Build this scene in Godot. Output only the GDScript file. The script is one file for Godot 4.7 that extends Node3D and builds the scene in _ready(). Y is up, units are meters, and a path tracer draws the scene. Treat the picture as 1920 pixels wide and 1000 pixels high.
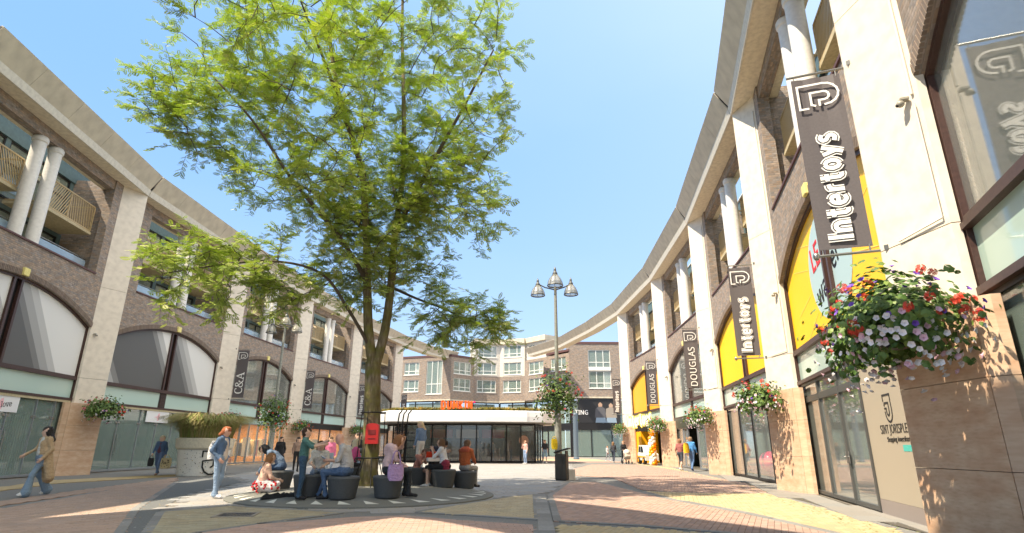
extends Node3D
# A ring-shaped shopping square. Plan coordinates: X right, Z forward from the camera (Godot z = -Z), metres.
const TOP := 13.46      # soffit of the ring beam
const JOINT_HIGH := 8.29
const JOINT_LOW := 4.1
const SILL := 8.72
const BACK := 0.62      # the wall stands this far behind the beam's front line
var M := {}
var used := {}
var rng := RandomNumberGenerator.new()

class MB:
	var v := PackedVector3Array()
	var n := PackedVector3Array()
	var c := PackedColorArray()
	var uv := PackedVector2Array()
	var col := Color(1, 1, 1)
	func tri(a: Vector3, b: Vector3, d: Vector3) -> void:   # counter-clockwise seen from outside
		var m := (b - a).cross(d - a).normalized()
		v.append(a); v.append(d); v.append(b)
		for i in 3:
			n.append(m); c.append(col)
	func quad(a: Vector3, b: Vector3, d: Vector3, e: Vector3) -> void:
		var m := (d - a).cross(e - b).normalized()
		for p in [a, d, b, a, e, d]:
			v.append(p); n.append(m); c.append(col)
	func quad_uv(a: Vector3, b: Vector3, d: Vector3, e: Vector3, r := Rect2(0, 0, 1, 1)) -> void:
		quad(a, b, d, e)
		var t := [Vector2(r.position.x, r.end.y), Vector2(r.end.x, r.end.y), Vector2(r.end.x, r.position.y), Vector2(r.position.x, r.position.y)]
		for i in [0, 2, 1, 0, 3, 2]:
			uv.append(t[i])
	func squad(a: Vector3, b: Vector3, d: Vector3, e: Vector3, na: Vector3, nb: Vector3, nd: Vector3, ne: Vector3) -> void:
		var p := [a, d, b, a, e, d]
		var q := [na, nd, nb, na, ne, nd]
		for i in 6:
			v.append(p[i]); n.append(q[i]); c.append(col)
	func box(a: Vector3, b: Vector3) -> void:
		var lo := Vector3(minf(a.x, b.x), minf(a.y, b.y), minf(a.z, b.z))
		var hi := Vector3(maxf(a.x, b.x), maxf(a.y, b.y), maxf(a.z, b.z))
		obox(Transform3D(Basis.IDENTITY, (lo + hi) / 2), hi - lo)
	func obox(t: Transform3D, s: Vector3, bev := 0.0) -> void:
		var h := s / 2
		var b := minf(bev, minf(h.x, minf(h.y, h.z)) * 0.7)
		if b <= 0:
			var p := []
			for i in 8:
				p.append(t * Vector3(h.x * (1 if i & 1 else -1), h.y * (1 if i & 2 else -1), h.z * (1 if i & 4 else -1)))
			for f in [[4, 5, 7, 6], [1, 0, 2, 3], [5, 1, 3, 7], [0, 4, 6, 2], [6, 7, 3, 2], [0, 1, 5, 4]]:
				quad(p[f[0]], p[f[1]], p[f[2]], p[f[3]])
			return
		# chamfered: rings from bottom to top
		var rings := []
		for lv in [[-h.y, b], [-h.y + b, 0.0], [h.y - b, 0.0], [h.y, b]]:
			var x: float = h.x - lv[1]
			var z: float = h.z - lv[1]
			var k := b * (1.0 if lv[1] == 0.0 else 0.5)
			var r := []
			for q in [Vector2(-x + k, z), Vector2(x - k, z), Vector2(x, z - k), Vector2(x, -z + k), Vector2(x - k, -z), Vector2(-x + k, -z), Vector2(-x, -z + k), Vector2(-x, z - k)]:
				r.append(t * Vector3(q.x, lv[0], q.y))
			rings.append(r)
		for i in 3:
			for j in 8:
				quad(rings[i][j], rings[i][(j + 1) % 8], rings[i + 1][(j + 1) % 8], rings[i + 1][j])
		for j in range(1, 7):
			tri(rings[3][0], rings[3][j], rings[3][j + 1])
			tri(rings[0][0], rings[0][j + 1], rings[0][j])
	func prism(poly: PackedVector2Array, y0: float, y1: float) -> void:   # plan polygon (x, z), any winding
		var p := poly.duplicate()
		var area := 0.0
		for i in p.size():
			area += p[i].x * p[(i + 1) % p.size()].y - p[(i + 1) % p.size()].x * p[i].y
		if area > 0:
			p.reverse()
		for i in p.size():
			var a := p[i]
			var b := p[(i + 1) % p.size()]
			quad(Vector3(a.x, y0, a.y), Vector3(b.x, y0, b.y), Vector3(b.x, y1, b.y), Vector3(a.x, y1, a.y))
		var t := Geometry2D.triangulate_polygon(p)
		for i in range(0, t.size(), 3):
			var a := p[t[i]]
			var b := p[t[i + 1]]
			var d := p[t[i + 2]]
			var up := (b - a).cross(d - a) < 0
			if not up:
				var w := b
				b = d
				d = w
			tri(Vector3(a.x, y1, a.y), Vector3(b.x, y1, b.y), Vector3(d.x, y1, d.y))
			tri(Vector3(a.x, y0, a.y), Vector3(d.x, y0, d.y), Vector3(b.x, y0, b.y))
	func plate(poly: PackedVector2Array, z0: float, z1: float) -> void:   # an outline in x, y with thickness in z
		var t := Geometry2D.triangulate_polygon(poly)
		var p := poly
		var area := 0.0
		for i in p.size():
			area += p[i].x * p[(i + 1) % p.size()].y - p[(i + 1) % p.size()].x * p[i].y
		for i in range(0, t.size(), 3):
			var a := p[t[i]]
			var b := p[t[i + 1]]
			var d := p[t[i + 2]]
			if (b - a).cross(d - a) < 0:
				var w := b
				b = d
				d = w
			tri(Vector3(a.x, a.y, z1), Vector3(b.x, b.y, z1), Vector3(d.x, d.y, z1))
			if z1 - z0 > 0.0001:
				tri(Vector3(a.x, a.y, z0), Vector3(d.x, d.y, z0), Vector3(b.x, b.y, z0))
		if z1 - z0 > 0.0001:
			for i in p.size():
				var a := p[i]
				var b := p[(i + 1) % p.size()]
				if area < 0:
					var w := a
					a = b
					b = w
				quad(Vector3(a.x, a.y, z0), Vector3(b.x, b.y, z0), Vector3(b.x, b.y, z1), Vector3(a.x, a.y, z1))
	func tube(pts: Array, rad: Array, sides := 8, cap := true) -> void:
		var rings := []
		var norms := []
		var side := Vector3.ZERO
		for i in pts.size():
			var d: Vector3 = (pts[mini(i + 1, pts.size() - 1)] - pts[maxi(i - 1, 0)]).normalized()
			if side == Vector3.ZERO:
				side = d.cross(Vector3.UP if absf(d.y) < 0.9 else Vector3.RIGHT).normalized()
			side = (side - d * side.dot(d)).normalized()
			var o := d.cross(side)
			var r := []
			var q := []
			for j in sides:
				var a := TAU * j / sides
				var u := side * cos(a) + o * sin(a)
				q.append(u)
				r.append(pts[i] + u * rad[mini(i, rad.size() - 1)])
			rings.append(r)
			norms.append(q)
		for i in pts.size() - 1:
			for j in sides:
				var k := (j + 1) % sides
				squad(rings[i][j], rings[i][k], rings[i + 1][k], rings[i + 1][j], norms[i][j], norms[i][k], norms[i + 1][k], norms[i + 1][j])
		if cap:
			var e := pts.size() - 1
			for j in range(1, sides - 1):
				tri(rings[e][0], rings[e][j], rings[e][j + 1])
				tri(rings[0][0], rings[0][j + 1], rings[0][j])
	func lathe(prof: Array, sides := 16, t := Transform3D()) -> void:   # profile of Vector2(radius, height), bottom to top outside
		for i in prof.size() - 1:
			var a: Vector2 = prof[i]
			var b: Vector2 = prof[i + 1]
			var d := b - a
			var sl := Vector2(d.y, -d.x).normalized()
			for j in sides:
				var u := TAU * j / sides
				var w := TAU * (j + 1) / sides
				var p := [Vector3(a.x * cos(u), a.y, -a.x * sin(u)), Vector3(a.x * cos(w), a.y, -a.x * sin(w)), Vector3(b.x * cos(w), b.y, -b.x * sin(w)), Vector3(b.x * cos(u), b.y, -b.x * sin(u))]
				var nu := t.basis * Vector3(sl.x * cos(u), sl.y, -sl.x * sin(u))
				var nw := t.basis * Vector3(sl.x * cos(w), sl.y, -sl.x * sin(w))
				squad(t * p[0], t * p[1], t * p[2], t * p[3], nu, nw, nw, nu)
	func ball(at: Vector3, r: Vector3, k := 8, turn := Basis()) -> void:
		for i in k:
			for j in k * 2:
				var q := []
				var m := []
				for e in [[i, j], [i, j + 1], [i + 1, j + 1], [i + 1, j]]:
					var th: float = PI * e[0] / k
					var ph: float = TAU * e[1] / (k * 2)
					var u := Vector3(sin(th) * cos(ph), -cos(th), -sin(th) * sin(ph))
					q.append(at + turn * (u * r))
					m.append((turn * (u / r)).normalized())
				squad(q[0], q[1], q[2], q[3], m[0], m[1], m[2], m[3])
	func mesh() -> ArrayMesh:
		var a := []
		a.resize(Mesh.ARRAY_MAX)
		a[Mesh.ARRAY_VERTEX] = v
		a[Mesh.ARRAY_NORMAL] = n
		a[Mesh.ARRAY_COLOR] = c
		if uv.size() == v.size():
			a[Mesh.ARRAY_TEX_UV] = uv
		var m := ArrayMesh.new()
		m.add_surface_from_arrays(Mesh.PRIMITIVE_TRIANGLES, a)
		return m

func P(x: float, y: float, z: float) -> Vector3:
	return Vector3(x, y, -z)

func numbered(s: String) -> String:
	used[s] = used.get(s, -1) + 1
	return s if used[s] == 0 else "%s_%03d" % [s, used[s]]

func thing(called: String, label: String, category: String, at := Vector3.ZERO, turn := 0.0, group := "") -> Node3D:
	var o := Node3D.new()
	o.name = numbered(called)
	add_child(o)
	o.position = at
	o.rotation.y = turn
	o.set_meta("label", label)
	o.set_meta("category", category)
	if group:
		o.set_meta("group", group)
	return o

func part(called: String, m, mat: Material, parent: Node, xf := Transform3D()) -> MeshInstance3D:
	var o := MeshInstance3D.new()
	o.name = called
	o.mesh = m.mesh() if m is MB else m
	o.material_override = mat
	o.transform = xf
	parent.add_child(o, true)
	return o

func structure(called: String, m, mat: Material) -> MeshInstance3D:
	var o := part(called, m, mat, self)
	o.set_meta("kind", "structure")
	return o

func copies(called: String, mesh: Mesh, mat: Material, parent: Node, where: Array, tints: Array) -> MultiMeshInstance3D:
	var mm := MultiMesh.new()
	mm.transform_format = MultiMesh.TRANSFORM_3D
	mm.use_colors = tints.size() > 0
	mm.mesh = mesh
	mm.instance_count = where.size()
	for i in where.size():
		mm.set_instance_transform(i, where[i])
		if tints.size():
			mm.set_instance_color(i, tints[i])
	var o := MultiMeshInstance3D.new()
	o.name = called
	o.multimesh = mm
	o.material_override = mat
	o.set_meta("kind", "stuff")
	parent.add_child(o, true)
	return o

func text_mesh(s: String, size: float, depth := 0.01, bold := 0.0, family := "Droid Sans") -> TextMesh:
	var f := SystemFont.new()
	f.font_names = PackedStringArray([family])
	var t := TextMesh.new()
	if bold != 0.0:
		var fv := FontVariation.new()
		fv.base_font = f
		fv.variation_embolden = bold
		t.font = fv
	else:
		t.font = f
	t.text = s
	t.font_size = 64
	t.pixel_size = size / 46.0     # size = height of a capital letter, roughly
	t.depth = depth
	t.curve_step = 1.0
	return t

func lin(r: float, g: float, b: float) -> Color:   # linear base colour -> sRGB for albedo_color
	return Color(r, g, b).linear_to_srgb()

func noise_tex(seed_: int, freq: float, stops: Array, size := 256, octaves := 4, normal := false, bump := 4.0) -> NoiseTexture2D:
	var nz := FastNoiseLite.new()
	nz.seed = seed_
	nz.noise_type = FastNoiseLite.TYPE_SIMPLEX_SMOOTH
	nz.frequency = freq
	nz.fractal_octaves = octaves
	var t := NoiseTexture2D.new()
	t.width = size
	t.height = size
	t.seamless = true
	t.noise = nz
	if normal:
		t.as_normal_map = true
		t.bump_strength = bump
	else:
		var g := Gradient.new()
		var off := PackedFloat32Array()
		var cs := PackedColorArray()
		for i in stops.size():
			off.append(stops[i][0])
			cs.append(stops[i][1])
		g.offsets = off
		g.colors = cs
		t.color_ramp = g
	return t

func plain(c: Color, rough := 0.8, metal := 0.0, spec := 0.5) -> StandardMaterial3D:
	var m := StandardMaterial3D.new()
	m.albedo_color = c
	m.roughness = rough
	m.metallic = metal
	m.metallic_specular = spec
	return m

func grainy(c: Color, vary: float, rough: float, scale: float, seed_: int, world := true, bump := 0.0, fine := 0.02) -> StandardMaterial3D:
	# base colour with blotches (noise ramp from darker to lighter) and fine relief
	var m := plain(Color.WHITE, rough)
	var lo := Color(c.r * (1 - vary), c.g * (1 - vary * 1.05), c.b * (1 - vary * 1.1))
	var hi := Color(minf(1, c.r * (1 + vary * 0.7)), minf(1, c.g * (1 + vary * 0.7)), minf(1, c.b * (1 + vary * 0.65)))
	m.albedo_texture = noise_tex(seed_, fine, [[0.2, lo], [0.5, c], [0.8, hi]], 512, 6)
	m.uv1_triplanar = true
	m.uv1_world_triplanar = world
	m.uv1_scale = Vector3.ONE * scale
	if bump > 0:
		m.heightmap_enabled = true
		m.heightmap_texture = noise_tex(seed_ + 7, 0.08, [[0.0, Color.BLACK], [1.0, Color.WHITE]], 256, 4)
		m.heightmap_scale = bump
	return m

func glass(tint: Color, alpha: float) -> StandardMaterial3D:
	var m := plain(Color(tint, alpha), 0.03)
	m.transparency = BaseMaterial3D.TRANSPARENCY_ALPHA
	return m

func brick_material(base: Color, vary: float, joint: Color, seed_: int) -> StandardMaterial3D:
	# running bond: 8 x 24 bricks of 0.22 x 0.075 m in a tile of 1.76 x 1.8 m
	var w := 512
	var h := 576
	var r := RandomNumberGenerator.new()
	r.seed = seed_
	var im := Image.create(w, h, false, Image.FORMAT_RGB8)
	var hm := Image.create(w, h, false, Image.FORMAT_RGB8)
	im.fill(joint)
	hm.fill(Color(0.25, 0.25, 0.25))
	for row in 24:
		for k in 8:
			var t := r.randf_range(1 - vary, 1 + vary)
			var warm := r.randf_range(-0.03, 0.03)
			var cc := Color(base.r * t + warm, base.g * t, base.b * t - warm)
			var hh := r.randf_range(0.75, 1.0)
			var x0 := (k * 64 + (32 if row % 2 else 0)) % w
			for q in 3:   # three flecks of tone along each brick
				var f := r.randf_range(0.93, 1.07)
				im.fill_rect(Rect2i(x0 + 2 + q * 20, row * 24 + 3, 20, 19), Color(cc.r * f, cc.g * f, cc.b * f))
				hm.fill_rect(Rect2i(x0 + 2 + q * 20, row * 24 + 3, 20, 19), Color(hh, hh, hh))
			if x0 + 64 > w:
				im.fill_rect(Rect2i(0, row * 24 + 3, x0 + 62 - w, 19), cc)
				hm.fill_rect(Rect2i(0, row * 24 + 3, x0 + 62 - w, 19), Color(hh, hh, hh))
	var m := plain(Color.WHITE, 0.9)
	m.albedo_texture = ImageTexture.create_from_image(im)
	m.heightmap_enabled = true
	m.heightmap_texture = ImageTexture.create_from_image(hm)
	m.heightmap_scale = 0.8
	m.uv1_triplanar = true
	m.uv1_triplanar_sharpness = 8.0
	m.uv1_scale = Vector3(1 / 1.76, 1 / 1.8, 1 / 1.76)
	return m

func tinted(rough := 0.85, spec := 0.5) -> StandardMaterial3D:   # colour from vertices or copies
	var m := plain(Color.WHITE, rough, 0, spec)
	m.vertex_color_use_as_albedo = true
	return m

# ---------------------------------------------------------------- camera, sky, sun
const SUN := Vector3(0.59, -1.0, -0.35)     # direction sunlight travels (Godot axes)

func camera_and_light() -> void:
	var cam := Camera3D.new()
	cam.name = "camera"
	cam.fov = 50.46
	cam.near = 0.05
	cam.far = 2000.0
	add_child(cam)
	cam.position = Vector3(0, 1.27, 0)
	cam.rotation_order = EULER_ORDER_YXZ
	cam.rotation_degrees = Vector3(17.655, 0, 0.28)
	cam.current = true
	var env := Environment.new()
	env.background_mode = Environment.BG_SKY
	env.tonemap_mode = Environment.TONE_MAPPER_LINEAR
	env.tonemap_exposure = 3.4
	env.sdfgi_enabled = true
	env.ssao_enabled = true
	env.ssil_enabled = true
	var sky := Sky.new()
	var pan := PanoramaSkyMaterial.new()
	pan.panorama = ImageTexture.create_from_image(sky_image())
	sky.sky_material = pan
	env.sky = sky
	env.background_energy_multiplier = 1.0
	var we := WorldEnvironment.new()
	we.name = "daylight"
	we.environment = env
	add_child(we)
	var sun := DirectionalLight3D.new()
	sun.name = "sun"
	sun.light_energy = 0.95
	sun.light_color = Color(1.0, 0.94, 0.84)
	sun.light_angular_distance = 0.55
	sun.shadow_enabled = true
	add_child(sun)
	sun.look_at_from_position(Vector3.ZERO, SUN, Vector3.UP)

func sky_image() -> Image:
	# clear summer sky: pale at the horizon, deeper blue upwards and away from the sun, hazier round the sun
	var w := 512
	var h := 256
	var im := Image.create(w, h, false, Image.FORMAT_RGBF)
	var s := -SUN.normalized()
	var nz := FastNoiseLite.new()
	nz.seed = 4
	nz.frequency = 0.9
	nz.fractal_octaves = 4
	for y in h:
		var th := PI * (y + 0.5) / h
		for x in w:
			var ph := TAU * (x + 0.5) / w
			var d := Vector3(-sin(th) * sin(ph), cos(th), -sin(th) * cos(ph))
			var up := maxf(d.y, 0.0)
			var k := pow(1.0 - up, 3.0)
			var away := clampf((1.0 - d.dot(s)) / 2.0, 0, 1)
			var blue := Color(0.070, 0.175, 0.360).lerp(Color(0.027, 0.112, 0.295), away)
			var pale := Color(0.27, 0.35, 0.41)
			var c := blue.lerp(pale, clampf(k * 0.85 + 0.05, 0, 1))
			var haze := exp(-away * 6.0)
			c = c.lerp(Color(0.46, 0.46, 0.45), minf(1.0, haze * 1.25)) + Color(1.0, 0.95, 0.85) * 0.9 * exp(-away * 30.0)
			var cl := clampf(nz.get_noise_3d(d.x * 1.6, d.y * 4.0, d.z * 1.6) * 1.3 - 0.12, 0, 1) * 0.05
			c = c.lerp(Color(0.42, 0.43, 0.44), cl)
			if d.y < 0:
				c = Color(0.2, 0.2, 0.2).lerp(pale, clampf(1.0 + d.y * 12.0, 0, 1))
			im.set_pixel(x, y, c)
	return im

func materials() -> void:
	M.concrete = grainy(Color(0.86, 0.825, 0.77), 0.045, 0.85, 0.35, 11, true, 0.12, 0.015)
	M.fascia = grainy(Color(0.77, 0.735, 0.66), 0.07, 0.8, 0.3, 12, true, 0.2, 0.01)
	M.strip = grainy(Color(0.82, 0.80, 0.75), 0.06, 0.8, 0.5, 13)
	M.soffit = grainy(Color(0.86, 0.82, 0.73), 0.05, 0.85, 0.4, 14)
	M.brick = brick_material(Color(0.575, 0.52, 0.475), 0.10, Color(0.535, 0.495, 0.46), 5)
	M.voussoir = tinted(0.9)
	M.stone = stone_material()
	M.frame = grainy(Color(0.27, 0.185, 0.165), 0.12, 0.45, 1.5, 21)
	M.dark_frame = plain(Color(0.10, 0.095, 0.10), 0.45)
	M.coping = grainy(Color(0.36, 0.25, 0.25), 0.1, 0.7, 2.0, 22)
	M.keystone = grainy(Color(0.90, 0.85, 0.55), 0.06, 0.8, 1.5, 23)
	M.white = plain(Color(0.88, 0.88, 0.86), 0.55)
	M.column = grainy(Color(0.87, 0.86, 0.84), 0.04, 0.5, 0.6, 24)
	M.teal = grainy(Color(0.33, 0.42, 0.44), 0.06, 0.6, 0.4, 25)
	M.balcony = plain(Color(0.73, 0.64, 0.48), 0.5, 0.15)
	M.slab = grainy(Color(0.74, 0.69, 0.56), 0.06, 0.8, 0.6, 26)
	M.render_wall = grainy(Color(0.80, 0.78, 0.74), 0.05, 0.85, 0.5, 27)
	M.mint = plain(Color(0.70, 0.80, 0.76), 0.06)
	M.mint.clearcoat_enabled = true
	M.vent = plain(Color(0.20, 0.17, 0.16), 0.6)
	M.glass = glass(Color(0.80, 0.90, 0.86), 0.16)
	M.glass_clear = glass(Color(0.92, 0.97, 0.95), 0.08)
	M.glass_blue = glass(Color(0.75, 0.86, 0.95), 0.35)
	M.metal = plain(Color(0.62, 0.62, 0.61), 0.35, 0.9)
	M.aluminium = plain(Color(0.60, 0.62, 0.64), 0.4, 0.6)
	M.grey_metal = plain(Color(0.36, 0.365, 0.36), 0.45, 0.5)
	M.black = plain(Color(0.045, 0.045, 0.05), 0.5)
	M.iron = plain(Color(0.09, 0.09, 0.10), 0.5, 0.3)
	M.interior = grainy(Color(0.66, 0.63, 0.57), 0.1, 0.9, 0.3, 31)
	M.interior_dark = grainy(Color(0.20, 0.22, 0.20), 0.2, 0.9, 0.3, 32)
	M.interior_warm = grainy(Color(0.80, 0.60, 0.33), 0.15, 0.8, 0.5, 33)
	M.interior_floor = plain(Color(0.52, 0.49, 0.44), 0.35)
	M.curtain = grainy(Color(0.82, 0.80, 0.76), 0.08, 0.9, 0.8, 34)
	M.tint = tinted(0.85)
	M.gloss = tinted(0.35)
	M.yellow_print = plain(Color(1.0, 0.78, 0.02), 0.5)
	M.asphalt = grainy(Color(0.47, 0.465, 0.45), 0.10, 0.95, 0.8, 41, true, 0.4, 0.05)

func stone_material() -> StandardMaterial3D:
	# warm travertine: soft horizontal veins and rusty clouds
	var im := Image.create(512, 512, false, Image.FORMAT_RGB8)
	var a := FastNoiseLite.new()
	a.seed = 8
	a.frequency = 0.012
	a.fractal_octaves = 5
	var b := FastNoiseLite.new()
	b.seed = 9
	b.frequency = 0.05
	b.fractal_octaves = 4
	for y in 512:
		for x in 512:
			var u := absf(x - 256.0)
			var w := absf(y - 256.0)
			var t := clampf(a.get_noise_2d(u * 0.7, w * 1.6) * 0.9 + 0.5, 0, 1)
			var f := clampf(b.get_noise_2d(u * 0.5, w * 2.2) * 0.8 + 0.5, 0, 1)
			var c := Color(0.78, 0.63, 0.51).lerp(Color(0.86, 0.76, 0.65), t)
			c = c.lerp(Color(0.68, 0.53, 0.41), f * f * 0.4)
			im.set_pixel(x, y, c)
	var m := plain(Color.WHITE, 0.55)
	m.albedo_texture = ImageTexture.create_from_image(im)
	m.uv1_triplanar = true
	m.uv1_world_triplanar = true
	m.uv1_scale = Vector3.ONE * 0.4
	return m

# ---------------------------------------------------------------- the ring building
const LV := [Vector2(-17.5, 15.4), Vector2(-18.7, 26.6), Vector2(-18.3, 37.8), Vector2(-17.5, 48.7), Vector2(-15.9, 60.0), Vector2(-13.64, 71.4)]
const RV := [Vector2(1.55, -2.35), Vector2(5.57, 8.1), Vector2(8.4, 18.9), Vector2(10.0, 30.05), Vector2(10.66, 41.8), Vector2(10.2, 53.6)]

func bay_frame(a: Vector2, b: Vector2, right: bool) -> Transform3D:
	# local x runs left to right seen from the square, z points into the square, origin on the wall plane
	var d := (b - a).normalized()
	var nrm := Vector2(-d.y, d.x) if right else Vector2(d.y, -d.x)
	var o := (b if right else a) - nrm * BACK
	var xa := -d if right else d
	return Transform3D(Basis(Vector3(xa.x, 0, -xa.y), Vector3.UP, Vector3(nrm.x, 0, -nrm.y)), P(o.x, 0, o.y))

func arch(s: float, length: float) -> float:
	var half := length / 2 - 0.85
	var rise := 1.05
	var rr := (half * half + rise * rise) / (2 * rise)
	var q := clampf(s - (length / 2 - 0.15), -half, half)
	return 6.35 + sqrt(rr * rr - q * q) - (rr - rise)

class Bay:
	var length: float
	var right: bool
	func x(s: float) -> float:
		return length - s if right else s
	func fbox(m: MB, s0: float, s1: float, y0: float, y1: float, z0: float, z1: float) -> void:
		m.box(Vector3(x(s0), y0, z0), Vector3(x(s1), y1, z1))
	func at(s: float, y: float, z: float) -> Vector3:
		return Vector3(x(s), y, z)

func build_bay(bld: Node3D, a: Vector2, b: Vector2, right: bool, o: Dictionary) -> Transform3D:
	var xf := bay_frame(a, b, right)
	var B := Bay.new()
	B.length = a.distance_to(b)
	B.right = right
	var L := B.length
	var s0 := 0.7
	var s1 := L - 1.0
	# brick wall round the arch and the loggia opening
	var w := MB.new()
	var steps := 28
	for i in steps:
		var p := lerpf(s0, s1, float(i) / steps)
		var q := lerpf(s0, s1, float(i + 1) / steps)
		var yp := arch(p, L)
		var yq := arch(q, L)
		var pts := [B.at(p, yp, 0), B.at(q, yq, 0), B.at(q, SILL, 0), B.at(p, SILL, 0)]
		if right:
			pts = [pts[1], pts[0], pts[3], pts[2]]
		w.quad(pts[0], pts[1], pts[2], pts[3])
		var bk := Vector3(0, 0, -0.38)
		w.quad(pts[1] + bk, pts[0] + bk, pts[3] + bk, pts[2] + bk)
		w.quad(pts[0] + bk, pts[1] + bk, pts[1], pts[0])
		w.quad(pts[3], pts[2], pts[2] + bk, pts[3] + bk)
	B.fbox(w, 0.0, s0, 3.2, SILL, -0.38, 0)
	B.fbox(w, s1, L, 3.2, SILL, -0.38, 0)
	B.fbox(w, 0.0, 1.45, SILL, TOP, -0.38, 0)
	B.fbox(w, 9.55 / 11.2 * L, L, SILL, TOP, -0.38, 0)
	part("brick_wall", w, M.brick, bld, xf)
	for e in [[0.0, 1.25], [9.75 / 11.2 * L, L]]:   # brick cross walls that close the loggia at both ends
		var jn := MB.new()
		B.fbox(jn, e[0], e[1], SILL - 0.2, TOP, -2.2, -0.38)
		part("loggia_side_wall", jn, M.brick, bld, xf)
	var ln := MB.new()
	B.fbox(ln, 1.45, 9.55 / 11.2 * L, 12.98, TOP, -0.42, -0.06)
	part("brick_lintel", ln, M.brick, bld, xf)
	var lb := MB.new()
	B.fbox(lb, 1.25, 9.75 / 11.2 * L, 13.05, TOP - 0.01, -1.95 if o.has("closed") else -0.72, -0.42)  # deepened on the unseen bay to block sun coming through its loggia
	part("lintel_board", lb, M.soffit, bld, xf)
	var cp := MB.new()
	B.fbox(cp, 1.45, 9.55 / 11.2 * L, SILL, SILL + 0.07, -0.42, 0.05)
	part("sill_coping", cp, M.coping, bld, xf)
	# soldier course over the arch
	var vs := MB.new()
	var cnt := int((s1 - s0) / 0.082)
	for i in cnt:
		var p := lerpf(s0, s1, (i + 0.5) / cnt)
		var slope := (arch(p + 0.05, L) - arch(p - 0.05, L)) / 0.1
		var ang := atan(slope) * (-1.0 if right else 1.0)
		var t := rng.randf_range(0.85, 1.15)
		vs.col = Color(0.20 * t, 0.155 * t, 0.125 * t)
		vs.obox(Transform3D(Basis(Vector3(0, 0, 1), ang), B.at(p, arch(p, L) + 0.115, -0.01)), Vector3(0.062, 0.22, 0.06))
	var va := part("arch_brickwork", vs, M.voussoir, bld, xf)
	va.set_meta("kind", "stuff")
	var ks := MB.new()
	ks.obox(Transform3D(Basis(), B.at(L / 2 - 0.15, arch(L / 2 - 0.15, L) + 0.17, 0.03)), Vector3(0.3, 0.3, 0.14), 0.015)
	part("keystone", ks, M.keystone, bld, xf)
	# ring beam over this bay: soffit block, pale strip, raking fascia
	var bm := MB.new()
	extrude(bm, [Vector2(-0.40, TOP), Vector2(0.62, TOP), Vector2(0.60, TOP + 0.24), Vector2(-0.40, TOP + 0.24)], 0.012, L - 0.012)
	part("ring_beam", bm, M.soffit, bld, xf)
	var st := MB.new()
	extrude(st, [Vector2(0.605, TOP - 0.03), Vector2(0.66, TOP - 0.03), Vector2(0.74, TOP + 0.26), Vector2(0.602, TOP + 0.26)], 0.03, L - 0.03)
	part("beam_edge_strip", st, M.strip, bld, xf)
	var fa := MB.new()
	extrude(fa, [Vector2(0.56, TOP + 0.265), Vector2(0.66, TOP + 0.265), Vector2(1.14, TOP + 1.04), Vector2(1.08, TOP + 1.07), Vector2(-0.30, TOP + 1.0), Vector2(-0.40, TOP + 0.25)], 0.085, L - 0.085)
	part("fascia_core", fa, M.vent, bld, xf)
	var pn := 5
	for i in pn:   # cladding panels with open joints
		var fp := MB.new()
		var xa := lerpf(0.085, L - 0.085, float(i) / pn)
		var xb := lerpf(0.085, L - 0.085, float(i + 1) / pn)
		var j := rng.randf_range(-0.004, 0.004)
		extrude(fp, [Vector2(0.64 + j, TOP + 0.262), Vector2(0.70 + j, TOP + 0.262), Vector2(1.18 + j, TOP + 1.06), Vector2(1.10 + j, TOP + 1.10)], xa + 0.005, xb - 0.005)
		part("fascia_panel", fp, M.fascia, bld, xf)
	# white concrete pillar at the far vertex, and its stone base
	for blk in [[3.0, JOINT_LOW - 0.007], [JOINT_LOW + 0.007, JOINT_HIGH - 0.007], [JOINT_HIGH + 0.007, TOP]]:
		var pb := MB.new()
		pb.prism(PackedVector2Array([Vector2(B.x(L - 1.05), 0.004), Vector2(B.x(L - 0.02), 0.60), Vector2(B.x(L + 0.02), 0.60), Vector2(B.x(L + 0.06), -0.1), Vector2(B.x(L - 1.05), -0.1)]), blk[0], blk[1])
		part("pillar_block", pb, M.concrete, bld, xf)
	var core := MB.new()
	core.prism(PackedVector2Array([Vector2(B.x(L - 1.0), -0.02), Vector2(B.x(L - 0.03), 0.55), Vector2(B.x(L + 0.03), -0.12)]), 3.0, TOP)
	part("pillar_core", core, M.vent, bld, xf)
	var ylow := 0.0
	for yh in [1.03, 2.06, 3.0]:
		for seg in 2:
			var sl := MB.new()
			var p0 := Vector2(B.x(L - 1.62), 0.0)
			var p1 := Vector2(B.x(L - 1.50), 0.16)
			var p2 := Vector2(B.x(L + 0.03), 0.70)
			var p3 := Vector2(B.x(L + 0.10), -0.1)
			if seg == 0:
				sl.prism(PackedVector2Array([p0, p1, Vector2(B.x(L - 1.40), 0.0), Vector2(B.x(L - 1.40), -0.1), p0 + Vector2(0, -0.1)]), ylow, yh - 0.008)
			else:
				sl.prism(PackedVector2Array([p1 + (p2 - p1) * 0.008, p2, p3, Vector2(B.x(L - 1.395), -0.1), Vector2(B.x(L - 1.395), 0.01)]), ylow, yh - 0.008)
			part("stone_slab", sl, M.stone, bld, xf)
		ylow = yh
	# loggia: paired columns, balconies, set-back flats
	for cs in [4.72, 5.66]:
		var cm := MB.new()
		cm.lathe([Vector2(0.24, SILL + 0.07), Vector2(0.24, 12.72), Vector2(0.28, 12.76), Vector2(0.285, 12.9), Vector2(0.24, 12.98)], 20, Transform3D(Basis(), B.at(cs * L / 11.2, 0, -0.24)))
		part("column", cm, M.column, bld, xf)
	loggia(bld, xf, B, o)
	arch_window(bld, xf, B, o, s0, s1)
	return xf

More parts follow.
